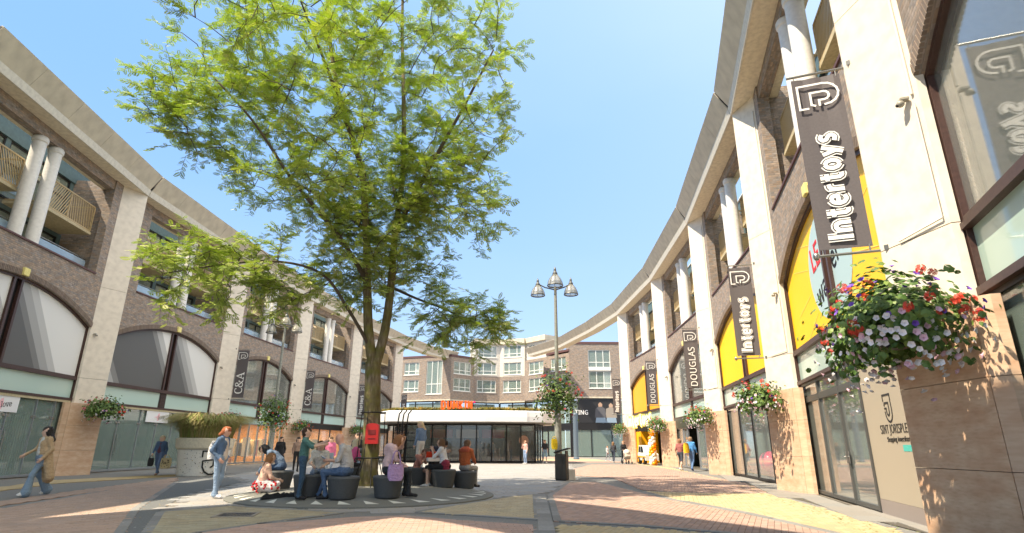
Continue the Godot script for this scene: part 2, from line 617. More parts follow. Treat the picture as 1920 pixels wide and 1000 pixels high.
func extrude(m: MB, prof: Array, x0: float, x1: float) -> void:   # profile of Vector2(z, y) along x
	var k := prof.size()
	var area := 0.0
	for i in k:
		area += prof[i].x * prof[(i + 1) % k].y - prof[(i + 1) % k].x * prof[i].y
	var p := prof.duplicate()
	if area < 0:
		p.reverse()
	for i in k:
		var a: Vector2 = p[i]
		var b: Vector2 = p[(i + 1) % k]
		m.quad(Vector3(x1, a.y, a.x), Vector3(x1, b.y, b.x), Vector3(x0, b.y, b.x), Vector3(x0, a.y, a.x))
	for i in range(1, k - 1):
		m.tri(Vector3(x0, p[0].y, p[0].x), Vector3(x0, p[i].y, p[i].x), Vector3(x0, p[i + 1].y, p[i + 1].x))
		m.tri(Vector3(x1, p[0].y, p[0].x), Vector3(x1, p[i + 1].y, p[i + 1].x), Vector3(x1, p[i].y, p[i].x))

func window_unit(parent: Node, xf: Transform3D, x0: float, x1: float, y0: float, y1: float, z: float, cols: Array, rows: Array, fm: Material, gm: Material, t := 0.05) -> Node3D:
	# a framed window in the plane z of frame xf: cols / rows are fractions where bars stand; panes are sub-parts
	var f := MB.new()
	f.box(Vector3(x0, y0, z - 0.05), Vector3(x1, y0 + t, z + 0.04))
	f.box(Vector3(x0, y1 - t, z - 0.05), Vector3(x1, y1, z + 0.04))
	f.box(Vector3(x0, y0 + t, z - 0.05), Vector3(x0 + t, y1 - t, z + 0.04))
	f.box(Vector3(x1 - t, y0 + t, z - 0.05), Vector3(x1, y1 - t, z + 0.04))
	var xs := [0.0] + cols + [1.0]
	var ys := [0.0] + rows + [1.0]
	for c in cols:
		var x := lerpf(x0, x1, c)
		f.box(Vector3(x - t * 0.5, y0 + t, z - 0.045), Vector3(x + t * 0.5, y1 - t, z + 0.035))
	for r in rows:
		var y := lerpf(y0, y1, r)
		for i in xs.size() - 1:
			f.box(Vector3(lerpf(x0, x1, xs[i]) + t * 0.5, y - t * 0.5, z - 0.04), Vector3(lerpf(x0, x1, xs[i + 1]) - t * 0.5, y + t * 0.5, z + 0.03))
	var win := part("window", f, fm, parent, xf)
	for i in xs.size() - 1:
		for j in ys.size() - 1:
			var g := MB.new()
			g.box(Vector3(lerpf(x0, x1, xs[i]) + t * 0.4, lerpf(y0, y1, ys[j]) + t * 0.4, z - 0.012), Vector3(lerpf(x0, x1, xs[i + 1]) - t * 0.4, lerpf(y0, y1, ys[j + 1]) - t * 0.4, z - 0.004))
			part("pane", g, gm, win)
	return win

func loggia(bld: Node3D, xf: Transform3D, B: Bay, o: Dictionary) -> void:
	var L := B.length
	var e0 := 1.25
	var e1 := 9.75 / 11.2 * L
	var fl := MB.new()
	B.fbox(fl, e0, e1, SILL - 0.35, SILL - 0.15, -2.3, -0.38)
	part("terrace_floor", fl, M.slab, bld, xf)
	# dwellings behind: walls, teal roof edge
	var wl := MB.new()
	B.fbox(wl, e0, e1, 10.42, 10.6, -2.16, -2.0)
	for p in [0.0, 0.485, 0.97]:
		B.fbox(wl, lerpf(e0, e1, p), lerpf(e0, e1, p) + 0.25, SILL - 0.15, 10.42, -2.16, -2.0)
		B.fbox(wl, lerpf(e0, e1, p), lerpf(e0, e1, p) + 0.25, 10.85, 13.25, -2.16, -2.0)
	part("flat_wall", wl, M.teal, bld, xf)
	var tl := MB.new()
	B.fbox(tl, -0.02, L + 0.02, 13.25, 14.02, -2.18, -1.94)
	part("roof_edge_board", tl, M.teal, bld, xf)
	var cap := MB.new()
	B.fbox(cap, -0.02, L + 0.02, 14.02, 14.08, -2.3, -1.88)
	part("roof_edge_cap", cap, M.white, bld, xf)
	var bx := MB.new()   # rooms behind the flat windows: back wall, party walls, ceilings
	B.fbox(bx, e0, e1, SILL - 0.35, 13.6, -5.6, -5.4)
	B.fbox(bx, -0.02, L + 0.02, 13.6, 13.8, -5.6, -2.18)
	B.fbox(bx, e0, e1, 10.42, 10.85, -5.4, -2.16)
	B.fbox(bx, e0, e1, SILL - 0.35, SILL - 0.15, -5.4, -2.3)
	B.fbox(bx, e0 - 0.1, e0, SILL - 0.35, 13.6, -5.4, -2.2)
	B.fbox(bx, e1, e1 + 0.1, SILL - 0.35, 13.6, -5.4, -2.2)
	B.fbox(bx, L * 0.49, L * 0.49 + 0.15, SILL - 0.35, 13.6, -5.4, -2.2)
	part("flat_rooms", bx, M.interior, bld, xf)
	for half in 2:
		var q0 := lerpf(e0, e1, 0.485 * half) + 0.25
		var q1 := lerpf(e0, e1, 0.485 * (half + 1))
		var xa := minf(B.x(q0), B.x(q1))
		var xb := maxf(B.x(q0), B.x(q1))
		window_unit(bld, xf, xa, xb, SILL - 0.1, 10.42, -2.06, [0.3, 0.62], [], M.dark_frame, M.glass, 0.07)
		window_unit(bld, xf, xa, xb, 10.87, 13.23, -2.06, [0.33, 0.66], [0.62], M.dark_frame, M.glass, 0.07)
		var cw := rng.randf_range(0.5, 1.1)
		var cu := MB.new()
		cu.box(Vector3(xa + 0.1, SILL, -2.4), Vector3(xa + 0.1 + cw, 10.4, -2.36))
		part("curtain", cu, M.curtain, bld, xf)
		var cv := MB.new()
		cv.box(Vector3(xb - 0.2 - cw, 10.9, -2.4), Vector3(xb - 0.2, 13.2, -2.36))
		part("curtain", cv, M.curtain, bld, xf)
		# balcony slab with slatted balustrade
		var b0 := 1.75 if half == 0 else 6.05 / 11.2 * L
		var b1 := 4.75 / 11.2 * L if half == 0 else 9.45 / 11.2 * L
		var sl := MB.new()
		B.fbox(sl, b0 - 0.05, b1 + 0.05, 10.6, 10.72, -1.98, -0.58)
		var bal := part("balcony", sl, M.slab, bld, xf)
		var fr := MB.new()
		var mid := (b0 + b1) / 2
		for yy in [10.74, 11.92]:
			B.fbox(fr, b0, b1, yy, yy + 0.06, -0.66, -0.60)
		for ss in [b0, mid, b1]:
			B.fbox(fr, ss - 0.03, ss + 0.03, 10.8, 11.92, -0.66, -0.60)
		for ss in [b0, b1]:
			B.fbox(fr, ss - 0.03, ss + 0.03, 11.92, 11.98, -1.95, -0.66)
			B.fbox(fr, ss - 0.03, ss + 0.03, 10.74, 10.8, -1.95, -0.66)
		part("railing_frame", fr, M.balcony, bal)
		# diagonal slats, mirrored about the middle post
		var joined := MB.new()
		for side in 2:
			var c0 := b0 + 0.03 if side == 0 else mid + 0.03
			var c1 := mid - 0.03 if side == 0 else b1 - 0.03
			var lean := 0.55 if side == 0 else -0.55
			var k := -6
			while k < 22:
				var sb := c0 + k * 0.135
				var st := sb + lean * 1.1
				var ya := 10.8
				var yb := 11.92
				# clip the slat to the panel
				var f0 := 0.0
				var f1 := 1.0
				if absf(st - sb) > 0.001:
					var ta := (c0 - sb) / (st - sb)
					var tb := (c1 - sb) / (st - sb)
					f0 = maxf(f0, minf(ta, tb))
					f1 = minf(f1, maxf(ta, tb))
				k += 1
				if f1 - f0 < 0.06:
					continue
				var pa := B.at(lerpf(sb, st, f0), lerpf(ya, yb, f0), -0.63)
				var pb := B.at(lerpf(sb, st, f1), lerpf(ya, yb, f1), -0.63)
				var d := (pb - pa)
				var bs := Basis(Vector3(0, 0, 1), atan2(d.y, d.x) - PI / 2)
				if o.get("near", false):
					var one := MB.new()
					one.obox(Transform3D(bs, (pa + pb) / 2), Vector3(0.045, d.length(), 0.02))
					part("slat", one, M.balcony, bal)
				else:
					joined.obox(Transform3D(bs, (pa + pb) / 2), Vector3(0.045, d.length(), 0.02))
		if not o.get("near", false):
			part("slats", joined, M.balcony, bal).set_meta("kind", "stuff")
		# low glass balustrade of the terrace
		var gl := MB.new()
		B.fbox(gl, b0 - 0.2, b1 + 0.1, SILL + 0.1, SILL + 0.62, -0.56, -0.55)
		part("glass_balustrade", gl, M.glass_blue, bld, xf)
		var hr := MB.new()
		hr.tube([B.at(b0 - 0.25, SILL + 0.68, -0.555), B.at(b1 + 0.15, SILL + 0.68, -0.555)], [0.025], 6)
		for ss in [b0 - 0.2, mid, b1 + 0.1]:
			hr.tube([B.at(ss, SILL + 0.0, -0.58), B.at(ss, SILL + 0.68, -0.58)], [0.018], 6)
		part("handrail", hr, M.metal, bld, xf)

func arch_outline(B: Bay, s0: float, s1: float, y0: float, inset: float) -> PackedVector2Array:
	var p := PackedVector2Array()
	p.append(Vector2(B.x(s0 + inset), y0 + inset))
	p.append(Vector2(B.x(s1 - inset), y0 + inset))
	var k := 22
	for i in k + 1:
		var s := lerpf(s1 - inset, s0 + inset, float(i) / k)
		p.append(Vector2(B.x(s), arch(s, B.length) - inset))
	return p

func arch_window(bld: Node3D, xf: Transform3D, B: Bay, o: Dictionary, s0: float, s1: float) -> void:
	var mid := B.length / 2 - 0.15
	var z := -0.2
	var fr := MB.new()
	# outer frame follows the arch, two mullions with a shadow gap between
	var oo := arch_outline(B, s0, s1, 4.05, 0.0)
	var ii := arch_outline(B, s0, s1, 4.05, 0.1)
	for i in oo.size():
		var j := (i + 1) % oo.size()
		for zz in [z + 0.08, z - 0.08]:
			var a := Vector3(oo[i].x, oo[i].y, zz)
			var b := Vector3(oo[j].x, oo[j].y, zz)
			var c := Vector3(ii[j].x, ii[j].y, zz)
			var d := Vector3(ii[i].x, ii[i].y, zz)
			if B.right == (zz > z):
				fr.quad(b, a, d, c)
			else:
				fr.quad(a, b, c, d)
		var e := Vector3(ii[i].x, ii[i].y, z + 0.08)
		var f := Vector3(ii[j].x, ii[j].y, z + 0.08)
		var g := Vector3(0, 0, -0.16)
		if B.right:
			fr.quad(f, e, e + g, f + g)
		else:
			fr.quad(e, f, f + g, e + g)
	for q in [-0.2, 0.2]:
		B.fbox(fr, mid + q - 0.06, mid + q + 0.06, 4.13, arch(mid + q, B.length) - 0.08, z - 0.07, z + 0.09)
	# transom rails and posts below
	B.fbox(fr, s0, s1, 3.98, 4.07, z - 0.1, z + 0.12)
	B.fbox(fr, s0, s1, 3.10, 3.2, z - 0.1, z + 0.12)
	B.fbox(fr, s0, s0 + 0.1, 0.0, 3.1, z - 0.1, z + 0.09)
	B.fbox(fr, s1 - 0.12, s1, 0.0, 3.1, z - 0.1, z + 0.09)
	B.fbox(fr, s0, s0 + 0.1, 3.2, 3.98, z - 0.08, z + 0.08)
	B.fbox(fr, s1 - 0.1, s1, 3.2, 3.98, z - 0.08, z + 0.08)
	var win := part("arch_window", fr, o.get("frame", M.frame), bld, xf)
	var back := MB.new()
	B.fbox(back, mid - 0.14, mid + 0.14, 4.13, arch(mid, B.length) - 0.1, z - 0.06, z - 0.03)
	part("mullion_gap", back, M.black, win)
	for side in 2:
		var p0 := s0 + 0.09 if side == 0 else mid + 0.25
		var p1 := mid - 0.25 if side == 0 else s1 - 0.09
		var g := MB.new()
		var out := PackedVector2Array([Vector2(B.x(p0), 4.12), Vector2(B.x(p1), 4.12)])
		for i in 13:
			var s := lerpf(p1, p0, i / 12.0)
			out.append(Vector2(B.x(s), arch(s, B.length) - 0.09))
		g.plate(out, z - 0.01, z)
		part("arch_pane", g, o.get("pane", M.glass_clear), win)
		if o.has("stripes"):
			stripes(win, B, p0, p1, z, side)
		var tr := MB.new()
		B.fbox(tr, s0 + 0.1 if side == 0 else mid + 0.3, mid - 0.3 if side == 0 else s1 - 0.1, 3.2, 3.98, z - 0.03, z + 0.01)
		part("transom_panel", tr, M.mint, win)
	var vb := MB.new()
	B.fbox(vb, mid - 0.3, mid + 0.3, 3.2, 3.98, z - 0.06, z + 0.02)
	var vp := part("vent_grille", vb, M.vent, win)
	var vl := MB.new()
	for i in 9:
		B.fbox(vl, mid - 0.22, mid + 0.22, 3.27 + i * 0.075, 3.31 + i * 0.075, z + 0.02, z + 0.045)
	part("louvre", vl, o.get("frame", M.frame), vp)

func stripes(win: Node3D, B: Bay, p0: float, p1: float, z: float, side: int) -> void:
	# printed film behind the glass: slanting bands from white to slate grey, clipped to the pane
	var out := PackedVector2Array([Vector2(B.x(p0), 4.13), Vector2(B.x(p1), 4.13)])
	for i in 13:
		var s := lerpf(p1, p0, i / 12.0)
		out.append(Vector2(B.x(s), arch(s, B.length) - 0.1))
	var tones := [[-4.0, 0.6, 0.36], [0.6, 0.95, 0.46], [0.95, 1.45, 0.62], [1.45, 1.9, 0.72], [1.9, 7.0, 0.86]]
	if side == 0:
		tones = [[-9.0, -2.3, 0.87], [-2.3, -1.8, 0.76], [-1.8, -1.3, 0.66], [-1.3, -0.9, 0.5], [-0.9, 2.9, 0.36], [2.9, 3.3, 0.5], [3.3, 3.8, 0.7], [3.8, 9.0, 0.87]]
	var shift := 2.1 if side == 0 else 1.35
	for t in tones:
		# bands lean: x shifts right going down
		var band := PackedVector2Array([Vector2(B.x(p0) + t[0] + shift, 4.0), Vector2(B.x(p0) + t[1] + shift, 4.0), Vector2(B.x(p0) + t[1] + shift - 3.5 * 0.72, 7.5), Vector2(B.x(p0) + t[0] + shift - 3.5 * 0.72, 7.5)])
		for poly in Geometry2D.intersect_polygons(out, band):
			var m := MB.new()
			m.plate(poly, z + 0.002, z + 0.006)
			part("printed_band", m, plain(Color(t[2], t[2], t[2] * 0.985), 0.5), win)

# ---------------------------------------------------------------- shop fronts
func rooms(bld: Node3D, xf: Transform3D, B: Bay, low: Material, high: Material) -> void:
	var L := B.length
	var a := MB.new()
	B.fbox(a, 0.1, L - 0.1, 0.0, 3.15, -6.2, -6.0)
	B.fbox(a, 0.1, 0.25, 0.0, 3.15, -6.0, -0.35)
	B.fbox(a, L - 0.25, L - 0.1, 0.0, 3.15, -6.0, -0.35)
	B.fbox(a, 0.1, L - 0.1, 3.15, 3.3, -6.2, -0.32)
	part("shop_walls", a, low, bld, xf)
	var f := MB.new()
	B.fbox(f, 0.25, L - 0.25, -0.1, 0.015, -6.0, -0.1)
	part("shop_floor", f, M.interior_floor, bld, xf)
	var b := MB.new()
	B.fbox(b, 0.1, L - 0.1, 3.3, SILL - 0.36, -4.6, -4.4)
	B.fbox(b, 0.1, 0.25, 3.3, SILL - 0.36, -4.4, -0.39)
	B.fbox(b, L - 0.25, L - 0.1, 3.3, SILL - 0.36, -4.4, -0.39)
	B.fbox(b, 0.1, L - 0.1, SILL - 0.5, SILL - 0.36, -4.4, -0.39)
	part("upper_shop_walls", b, high, bld, xf)

func glazing(bld: Node3D, xf: Transform3D, B: Bay, cuts: Array, y0: float, y1: float, z: float, fm: Material, gm: Material, t := 0.05) -> Node3D:
	# a row of panes between posts standing at the cuts
	var f := MB.new()
	for s in cuts:
		B.fbox(f, s - t / 2, s + t / 2, y0, y1, z - 0.05, z + 0.05)
	for i in cuts.size() - 1:
		B.fbox(f, cuts[i] + t / 2, cuts[i + 1] - t / 2, y1 - 0.07, y1 - 0.002, z - 0.045, z + 0.045)
		B.fbox(f, cuts[i] + t / 2, cuts[i + 1] - t / 2, y0, y0 + 0.09, z - 0.045, z + 0.045)
	var fr := part("shop_front", f, fm, bld, xf)
	for i in cuts.size() - 1:
		var g := MB.new()
		B.fbox(g, cuts[i] + t / 2, cuts[i + 1] - t / 2, y0 + 0.09, y1 - 0.07, z - 0.008, z + 0.002)
		part("pane", g, gm, fr)
	return fr

func handle(parent: Node, B: Bay, s: float, y0: float, y1: float, z: float, xf := Transform3D()) -> void:
	var m := MB.new()
	m.tube([B.at(s, y0, z + 0.01), B.at(s, y0, z + 0.08), B.at(s, y1, z + 0.08), B.at(s, y1, z + 0.01)], [0.018], 6)
	part("door_handle", m, M.metal, parent, xf)

func text_on(parent: Node, s: String, at: Transform3D, size: float, mat: Material, bold := 0.0, family := "Droid Sans", called := "lettering", depth := 0.012) -> MeshInstance3D:
	return part(called, text_mesh(s, size, depth, bold, family), mat, parent, at)

func stroke(m: MB, pts: Array, w: float, z0: float, z1: float) -> void:   # thick polyline in x, y
	for i in pts.size() - 1:
		var a: Vector2 = pts[i]
		var b: Vector2 = pts[i + 1]
		var d := (b - a).normalized()
		var e := d * w * 0.45
		var q := Vector2(-d.y, d.x) * w / 2
		m.plate(PackedVector2Array([a - e - q, b + e - q, b + e + q, a - e + q]), z0, z1 + 0.0004 * (i % 2))

func emblem(m: MB, t: float, w: float, o := Vector2.ZERO, z0 := 0.0, z1 := 0.006) -> void:
	# shield-like letter mark: an open J round a smaller one, t = height
	var out := []
	var inn := []
	out.append(Vector2(0.0, 0.80)); out.append(Vector2(0.0, 1.0)); out.append(Vector2(0.74, 1.0)); out.append(Vector2(0.74, 0.40))
	for i in 9:
		var a := -PI * i / 8.0
		out.append(Vector2(0.40 + 0.34 * cos(a), 0.36 + 0.36 * sin(a)))
	inn.append(Vector2(0.06, 0.62)); inn.append(Vector2(0.10, 0.70)); inn.append(Vector2(0.48, 0.70)); inn.append(Vector2(0.48, 0.40))
	for i in 7:
		var a := -PI * i / 6.0
		inn.append(Vector2(0.35 + 0.13 * cos(a), 0.37 + 0.13 * sin(a)))
	inn.append(Vector2(0.22, 0.5))
	inn.append(Vector2(0.06, 0.5))
	for path in [out, inn]:
		var p := []
		for q in path:
			p.append(o + (q - Vector2(0.37, 0.5)) * t)
		stroke(m, p, w, z0, z1)

func shop_fronts(left: Node3D, right: Node3D, lx: Array, rx: Array) -> void:
	var z := -0.2
	# ---- left side
	var black_text := plain(Color(0.1, 0.1, 0.11), 0.6)
	for i in 2:      # two empty units with white signs
		var B := bay_of(LV, i, false)
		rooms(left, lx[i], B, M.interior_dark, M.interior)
		var cuts := [0.85, 2.3, 3.9, 5.3, 6.7, 8.2, 9.3, B.length - 1.1]
		var fr := glazing(left, lx[i], B, cuts, 0.05, 3.1, z, M.aluminium, M.glass, 0.035)
		for s in [2.22, 2.42] + ([5.2, 5.4, 6.6, 6.8] if i == 0 else []):
			handle(fr, B, s, 0.85, 1.75, z)
		var rail := MB.new()
		B.fbox(rail, 0.85, B.length - 1.1, 3.0, 3.098, z + 0.05, z + 0.1)
		part("head_rail", rail, M.slab, fr)
		var fit := MB.new()
		for s in cuts:
			B.fbox(fit, s - 0.16, s + 0.16, 2.28, 2.36, z + 0.002, z + 0.03)
		part("glass_clamp", fit, M.metal, fr)
		var bl := MB.new()   # vertical blinds in the right half
		for k in 26:
			var s := 5.6 + k * 0.13
			bl.obox(Transform3D(Basis(Vector3.UP, 0.9), B.at(s, 1.25, -0.75)), Vector3(0.09, 2.3, 0.006))
		part("vertical_blinds", bl, plain(Color(0.40, 0.46, 0.42), 0.8), left, lx[i]).set_meta("kind", "stuff")
		var sx: float = 5.25 if i == 1 else 6.2
		var sg := MB.new()
		B.fbox(sg, sx - 0.95, sx + 0.95, 2.42, 3.0, z + 0.055, z + 0.075)
		var sn := part("sign_board", sg, plain(Color(0.90, 0.90, 0.90), 0.6), fr)
		text_on(sn, "love", Transform3D(Basis(Vector3(0, 0, 1), 0.12), B.at(sx + 0.32, 2.70, z + 0.077)), 0.2, black_text, 0.0, "Droid Serif")
		var bsh := MB.new()
		bsh.plate(PackedVector2Array([Vector2(-0.02, -0.2), Vector2(0.10, -0.22), Vector2(0.16, 0.0), Vector2(0.12, 0.2), Vector2(0.0, 0.16), Vector2(-0.06, 0.02), Vector2(-0.32, -0.02), Vector2(-0.04, -0.06)]), 0, 0.001)
		part("brush_mark", bsh, plain(Color(0.93, 0.74, 0.76), 0.7), sn, Transform3D(Basis(), B.at(sx, 2.72, z + 0.0765)))
	for i in [2, 3, 4]:
		var B := bay_of(LV, i, false)
		rooms(left, lx[i], B, M.interior_warm, M.interior)
		var cuts := [0.85, 1.9, 3.1, 4.3, 5.6, 6.9, 8.2, 9.2, B.length - 1.1] if i == 2 else [0.85, 3.0, 5.2, 7.4, B.length - 1.1]
		var fr := glazing(left, lx[i], B, cuts, 0.05, 2.75, z, M.aluminium if i == 2 else M.dark_frame, M.glass_clear, 0.12 if i == 2 else 0.07)
		var hd := MB.new()
		B.fbox(hd, 0.85, B.length - 1.1, 2.75, 3.1, z - 0.05, z + 0.03)
		part("head_panel", hd, M.mint if i == 2 else M.dark_frame, fr)
		# goods and shelves inside
		var gd := MB.new()
		for k in 60:
			var s := rng.randf_range(1.0, B.length - 1.4)
			var d := rng.randf_range(-4.8, -1.0)
			var t := rng.randf()
			gd.col = [Color(0.45, 0.10, 0.08), Color(0.30, 0.22, 0.14), Color(0.12, 0.12, 0.16), Color(0.55, 0.45, 0.30), Color(0.55, 0.52, 0.5)][rng.randi() % 5]
			gd.obox(Transform3D(Basis(Vector3.UP, t * 2), B.at(s, 0.95 + 0.2 * t, d)), Vector3(0.5, 0.9 + 0.5 * t, 0.22), 0.04)
		part("clothes_on_racks", gd, M.tint, left, lx[i]).set_meta("kind", "stuff")
		shop_lamps(left, lx[i], B, 2 if i < 4 else 1)
	# ---- right side, nearest first
	# unit beside the camera: dark frame, posters on green glass
	var B0 := bay_of(RV, 0, true)
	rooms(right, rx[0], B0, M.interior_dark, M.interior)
	var f0 := glazing(right, rx[0], B0, [0.85, 3.0, 5.2, 7.4, B0.length - 1.1], 0.05, 3.1, z, M.black, M.glass, 0.08)
	var gp := MB.new()
	B0.fbox(gp, 6.6, B0.length - 2.0, 1.3, 3.0, z + 0.01, z + 0.02)
	part("poster", gp, plain(Color(0.10, 0.38, 0.25), 0.4), f0)
	# double door and information panel
	var B1 := bay_of(RV, 1, true)
	rooms(right, rx[1], B1, M.interior, M.interior)
	var cut1 := [4.7, 6.3, 8.2, B1.length - 1.1]
	var f1 := glazing(right, rx[1], B1, cut1, 0.05, 2.62, z, M.grey_metal, M.glass_clear, 0.09)
	var f1b := glazing(right, rx[1], B1, cut1, 2.62, 3.1, z, M.grey_metal, M.glass_clear, 0.09)
	f1b.name = "fanlight_row"
	var lev := MB.new()
	for s in [6.2, 6.4]:
		lev.tube([B1.at(s, 1.08, z + 0.04), B1.at(s, 1.08, z + 0.12), B1.at(s + (0.14 if s < 6.3 else -0.14) * -1.0, 1.08, z + 0.12)], [0.014], 6)
		B1.fbox(lev, s - 0.025, s + 0.025, 0.93, 1.2, z + 0.045, z + 0.055)
	part("door_handle", lev, M.metal, f1)
	var pn := MB.new()
	B1.fbox(pn, 0.82, 4.64, 0.3, 3.0, z - 0.02, z + 0.02)
	var panel := part("information_panel", pn, plain(Color(0.66, 0.62, 0.55), 0.5), right, rx[1])
	var pl := MB.new()
	B1.fbox(pl, 0.82, 4.64, 0.0, 0.296, z - 0.02, z + 0.025)
	part("kick_plate", pl, plain(Color(0.56, 0.52, 0.50), 0.45), panel)
	var ht := MB.new()
	B1.fbox(ht, 0.82, 4.64, 3.0, 3.1, z - 0.02, z + 0.03)
	part("head_plate", ht, plain(Color(0.60, 0.57, 0.53), 0.45), panel)
	var em := MB.new()
	emblem(em, 0.50, 0.034)
	var ink := plain(Color(0.16, 0.15, 0.14), 0.6)
	part("emblem", em, ink, panel, Transform3D(Basis(), B1.at(3.3, 2.0, z + 0.021)))
	text_on(panel, "SINT JORISPLEIN", Transform3D(Basis.from_scale(Vector3(0.95, 1.0, 1)), B1.at(3.1, 1.62, z + 0.022)), 0.16, ink, 0.0)
	text_on(panel, "Shopping Amersfoort", Transform3D(Basis.from_scale(Vector3(1.0, 1, 1)), B1.at(3.05, 1.43, z + 0.022)), 0.085, ink)
	var tag := MB.new()
	B1.fbox(tag, 2.2, 2.9, 1.22, 1.33, z + 0.021, z + 0.024)
	part("printed_tag", tag, plain(Color(0.30, 0.72, 0.68), 0.5), panel)
	# window with beach balls
	var B2 := bay_of(RV, 2, true)
	rooms(right, rx[2], B2, M.render_wall, M.interior)
	var f2 := glazing(right, rx[2], B2, [1.0, 3.2, 5.5, 7.6, B2.length - 1.1], 0.05, 3.1, z, M.dark_frame, M.glass_clear, 0.07)
	var bp := MB.new()
	B2.fbox(bp, 1.0, 10.0, 0.02, 0.3, -1.6, -0.3)
	part("display_plinth", bp, M.dark_frame, right, rx[2])
	# perfumery: dark fascia with pale letters, open door
	var B3 := bay_of(RV, 3, true)
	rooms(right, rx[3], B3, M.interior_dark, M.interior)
	glazing(right, rx[3], B3, [0.95, 3.3, 5.0], 0.05, 2.5, z, M.aluminium, M.glass_clear, 0.08)
	glazing(right, rx[3], B3, [7.4, 8.6, B3.length - 1.1], 0.05, 2.5, z, M.aluminium, M.glass_clear, 0.14)
	var h3 := MB.new()
	B3.fbox(h3, 0.85, B3.length - 1.1, 2.5, 3.1, z - 0.05, z + 0.12)
	var fas := part("shop_fascia", h3, plain(Color(0.22, 0.25, 0.22), 0.4), right, rx[3])
	var gl := plain(Color(0.85, 0.95, 0.90), 0.4)
	text_on(fas, "DOUGLAS", Transform3D(Basis(), B3.at(5.2, 2.80, z + 0.13)), 0.34, gl, 0.6)
	# toy shop: yellow portal, bubbly sign
	var B4 := bay_of(RV, 4, true)
	rooms(right, rx[4], B4, M.interior, M.interior)
	for e in [[8.6, B4.length - 1.15], [0.85, 1.9]]:
		var yp := MB.new()
		B4.fbox(yp, e[0], e[1], 0.0, 2.55, -1.6, z + 0.05)
		part("portal_post", yp, plain(Color(0.98, 0.70, 0.01), 0.5), right, rx[4])
	var y4 := MB.new()
	B4.fbox(y4, 0.85, B4.length - 1.1, 2.55, 3.1, z - 0.05, z + 0.05)
	var t4 := part("shop_fascia", y4, M.black, right, rx[4])
	bubble_text(t4, "Intertoys", Transform3D(Basis(Vector3.UP, 0.14) * Basis(Vector3(0, 0, 1), 0.04), B4.at(6.2, 3.3, z + 0.75)), 0.98, true)

func bay_of(v: Array, i: int, right: bool) -> Bay:
	var B := Bay.new()
	B.length = v[i].distance_to(v[i + 1])
	B.right = right
	return B

func shop_lamps(bld: Node3D, xf: Transform3D, B: Bay, rows: int) -> void:
	# lit ceiling panels in the clothes shop, each with a light of its size just below
	var glow := plain(Color(1.0, 0.92, 0.78), 0.5)
	glow.emission_enabled = true
	glow.emission = Color(1.0, 0.86, 0.62)
	glow.emission_energy_multiplier = 2.0
	for k in rows:
		var s := B.length * (k + 0.6) / (rows + 0.2)
		var m := MB.new()
		B.fbox(m, s - 0.9, s + 0.9, 3.09, 3.13, -3.6, -2.0)
		part("ceiling_lamp", m, glow, bld, xf)
		var l := AreaLight3D.new()
		l.name = "shop_lamp_light"
		l.area_size = Vector2(1.8, 1.6)
		l.light_energy = 7.0
		l.light_color = Color(1.0, 0.84, 0.6)
		l.shadow_enabled = true
		l.transform = xf * Transform3D(Basis(Vector3.RIGHT, -PI / 2), B.at(s, 3.06, -2.8))
		bld.add_child(l, true)

# ---------------------------------------------------------------- strokes for bubbly letters
const LETTERS := {
	"D": [[Vector2(0, 0), Vector2(0, 0.9)], [Vector2(0, 0.9), Vector2(0.22, 0.88), Vector2(0.38, 0.66), Vector2(0.38, 0.28), Vector2(0.22, 0.02), Vector2(0, 0)]],
	"U": [[Vector2(0, 0.9), Vector2(0, 0.26), Vector2(0.1, 0.04), Vector2(0.28, 0.04), Vector2(0.38, 0.26), Vector2(0.38, 0.9)]],
	"N": [[Vector2(0, 0), Vector2(0, 0.9), Vector2(0.38, 0.02), Vector2(0.38, 0.9)]],
	"K": [[Vector2(0, 0), Vector2(0, 0.9)], [Vector2(0.36, 0.9), Vector2(0.04, 0.44), Vector2(0.38, 0.0)]],
	"'": [[Vector2(0.0, 0.72), Vector2(0.03, 0.9)]],
	"I": [[Vector2(0.0, 0.0), Vector2(0.0, 0.95)]],
	"n": [[Vector2(0, 0), Vector2(0, 0.6)], [Vector2(0, 0.42), Vector2(0.12, 0.58), Vector2(0.28, 0.58), Vector2(0.36, 0.42), Vector2(0.36, 0.0)]],
	"t": [[Vector2(0.16, 0.85), Vector2(0.16, 0.12), Vector2(0.24, 0.0), Vector2(0.36, 0.02)], [Vector2(0.0, 0.58), Vector2(0.34, 0.6)]],
	"e": [[Vector2(0.02, 0.3), Vector2(0.38, 0.32), Vector2(0.34, 0.52), Vector2(0.2, 0.6)], [Vector2(0.2, 0.6), Vector2(0.06, 0.5), Vector2(0.0, 0.3), Vector2(0.06, 0.1), Vector2(0.2, 0.0), Vector2(0.38, 0.06)]],
	"r": [[Vector2(0, 0), Vector2(0, 0.6)], [Vector2(0, 0.4), Vector2(0.1, 0.56), Vector2(0.26, 0.58)]],
	"o": [[Vector2(0.2, 0.0), Vector2(0.06, 0.1), Vector2(0.0, 0.3), Vector2(0.06, 0.5), Vector2(0.2, 0.6)], [Vector2(0.2, 0.6), Vector2(0.34, 0.5), Vector2(0.4, 0.3), Vector2(0.34, 0.1), Vector2(0.2, 0.0)]],
	"y": [[Vector2(0, 0.6), Vector2(0.17, 0.06)], [Vector2(0.36, 0.62), Vector2(0.17, 0.06), Vector2(0.06, -0.2)]],
	"s": [[Vector2(0.34, 0.52), Vector2(0.18, 0.6), Vector2(0.04, 0.5), Vector2(0.08, 0.36), Vector2(0.26, 0.26), Vector2(0.32, 0.12), Vector2(0.18, 0.0), Vector2(0.0, 0.06)]],
}
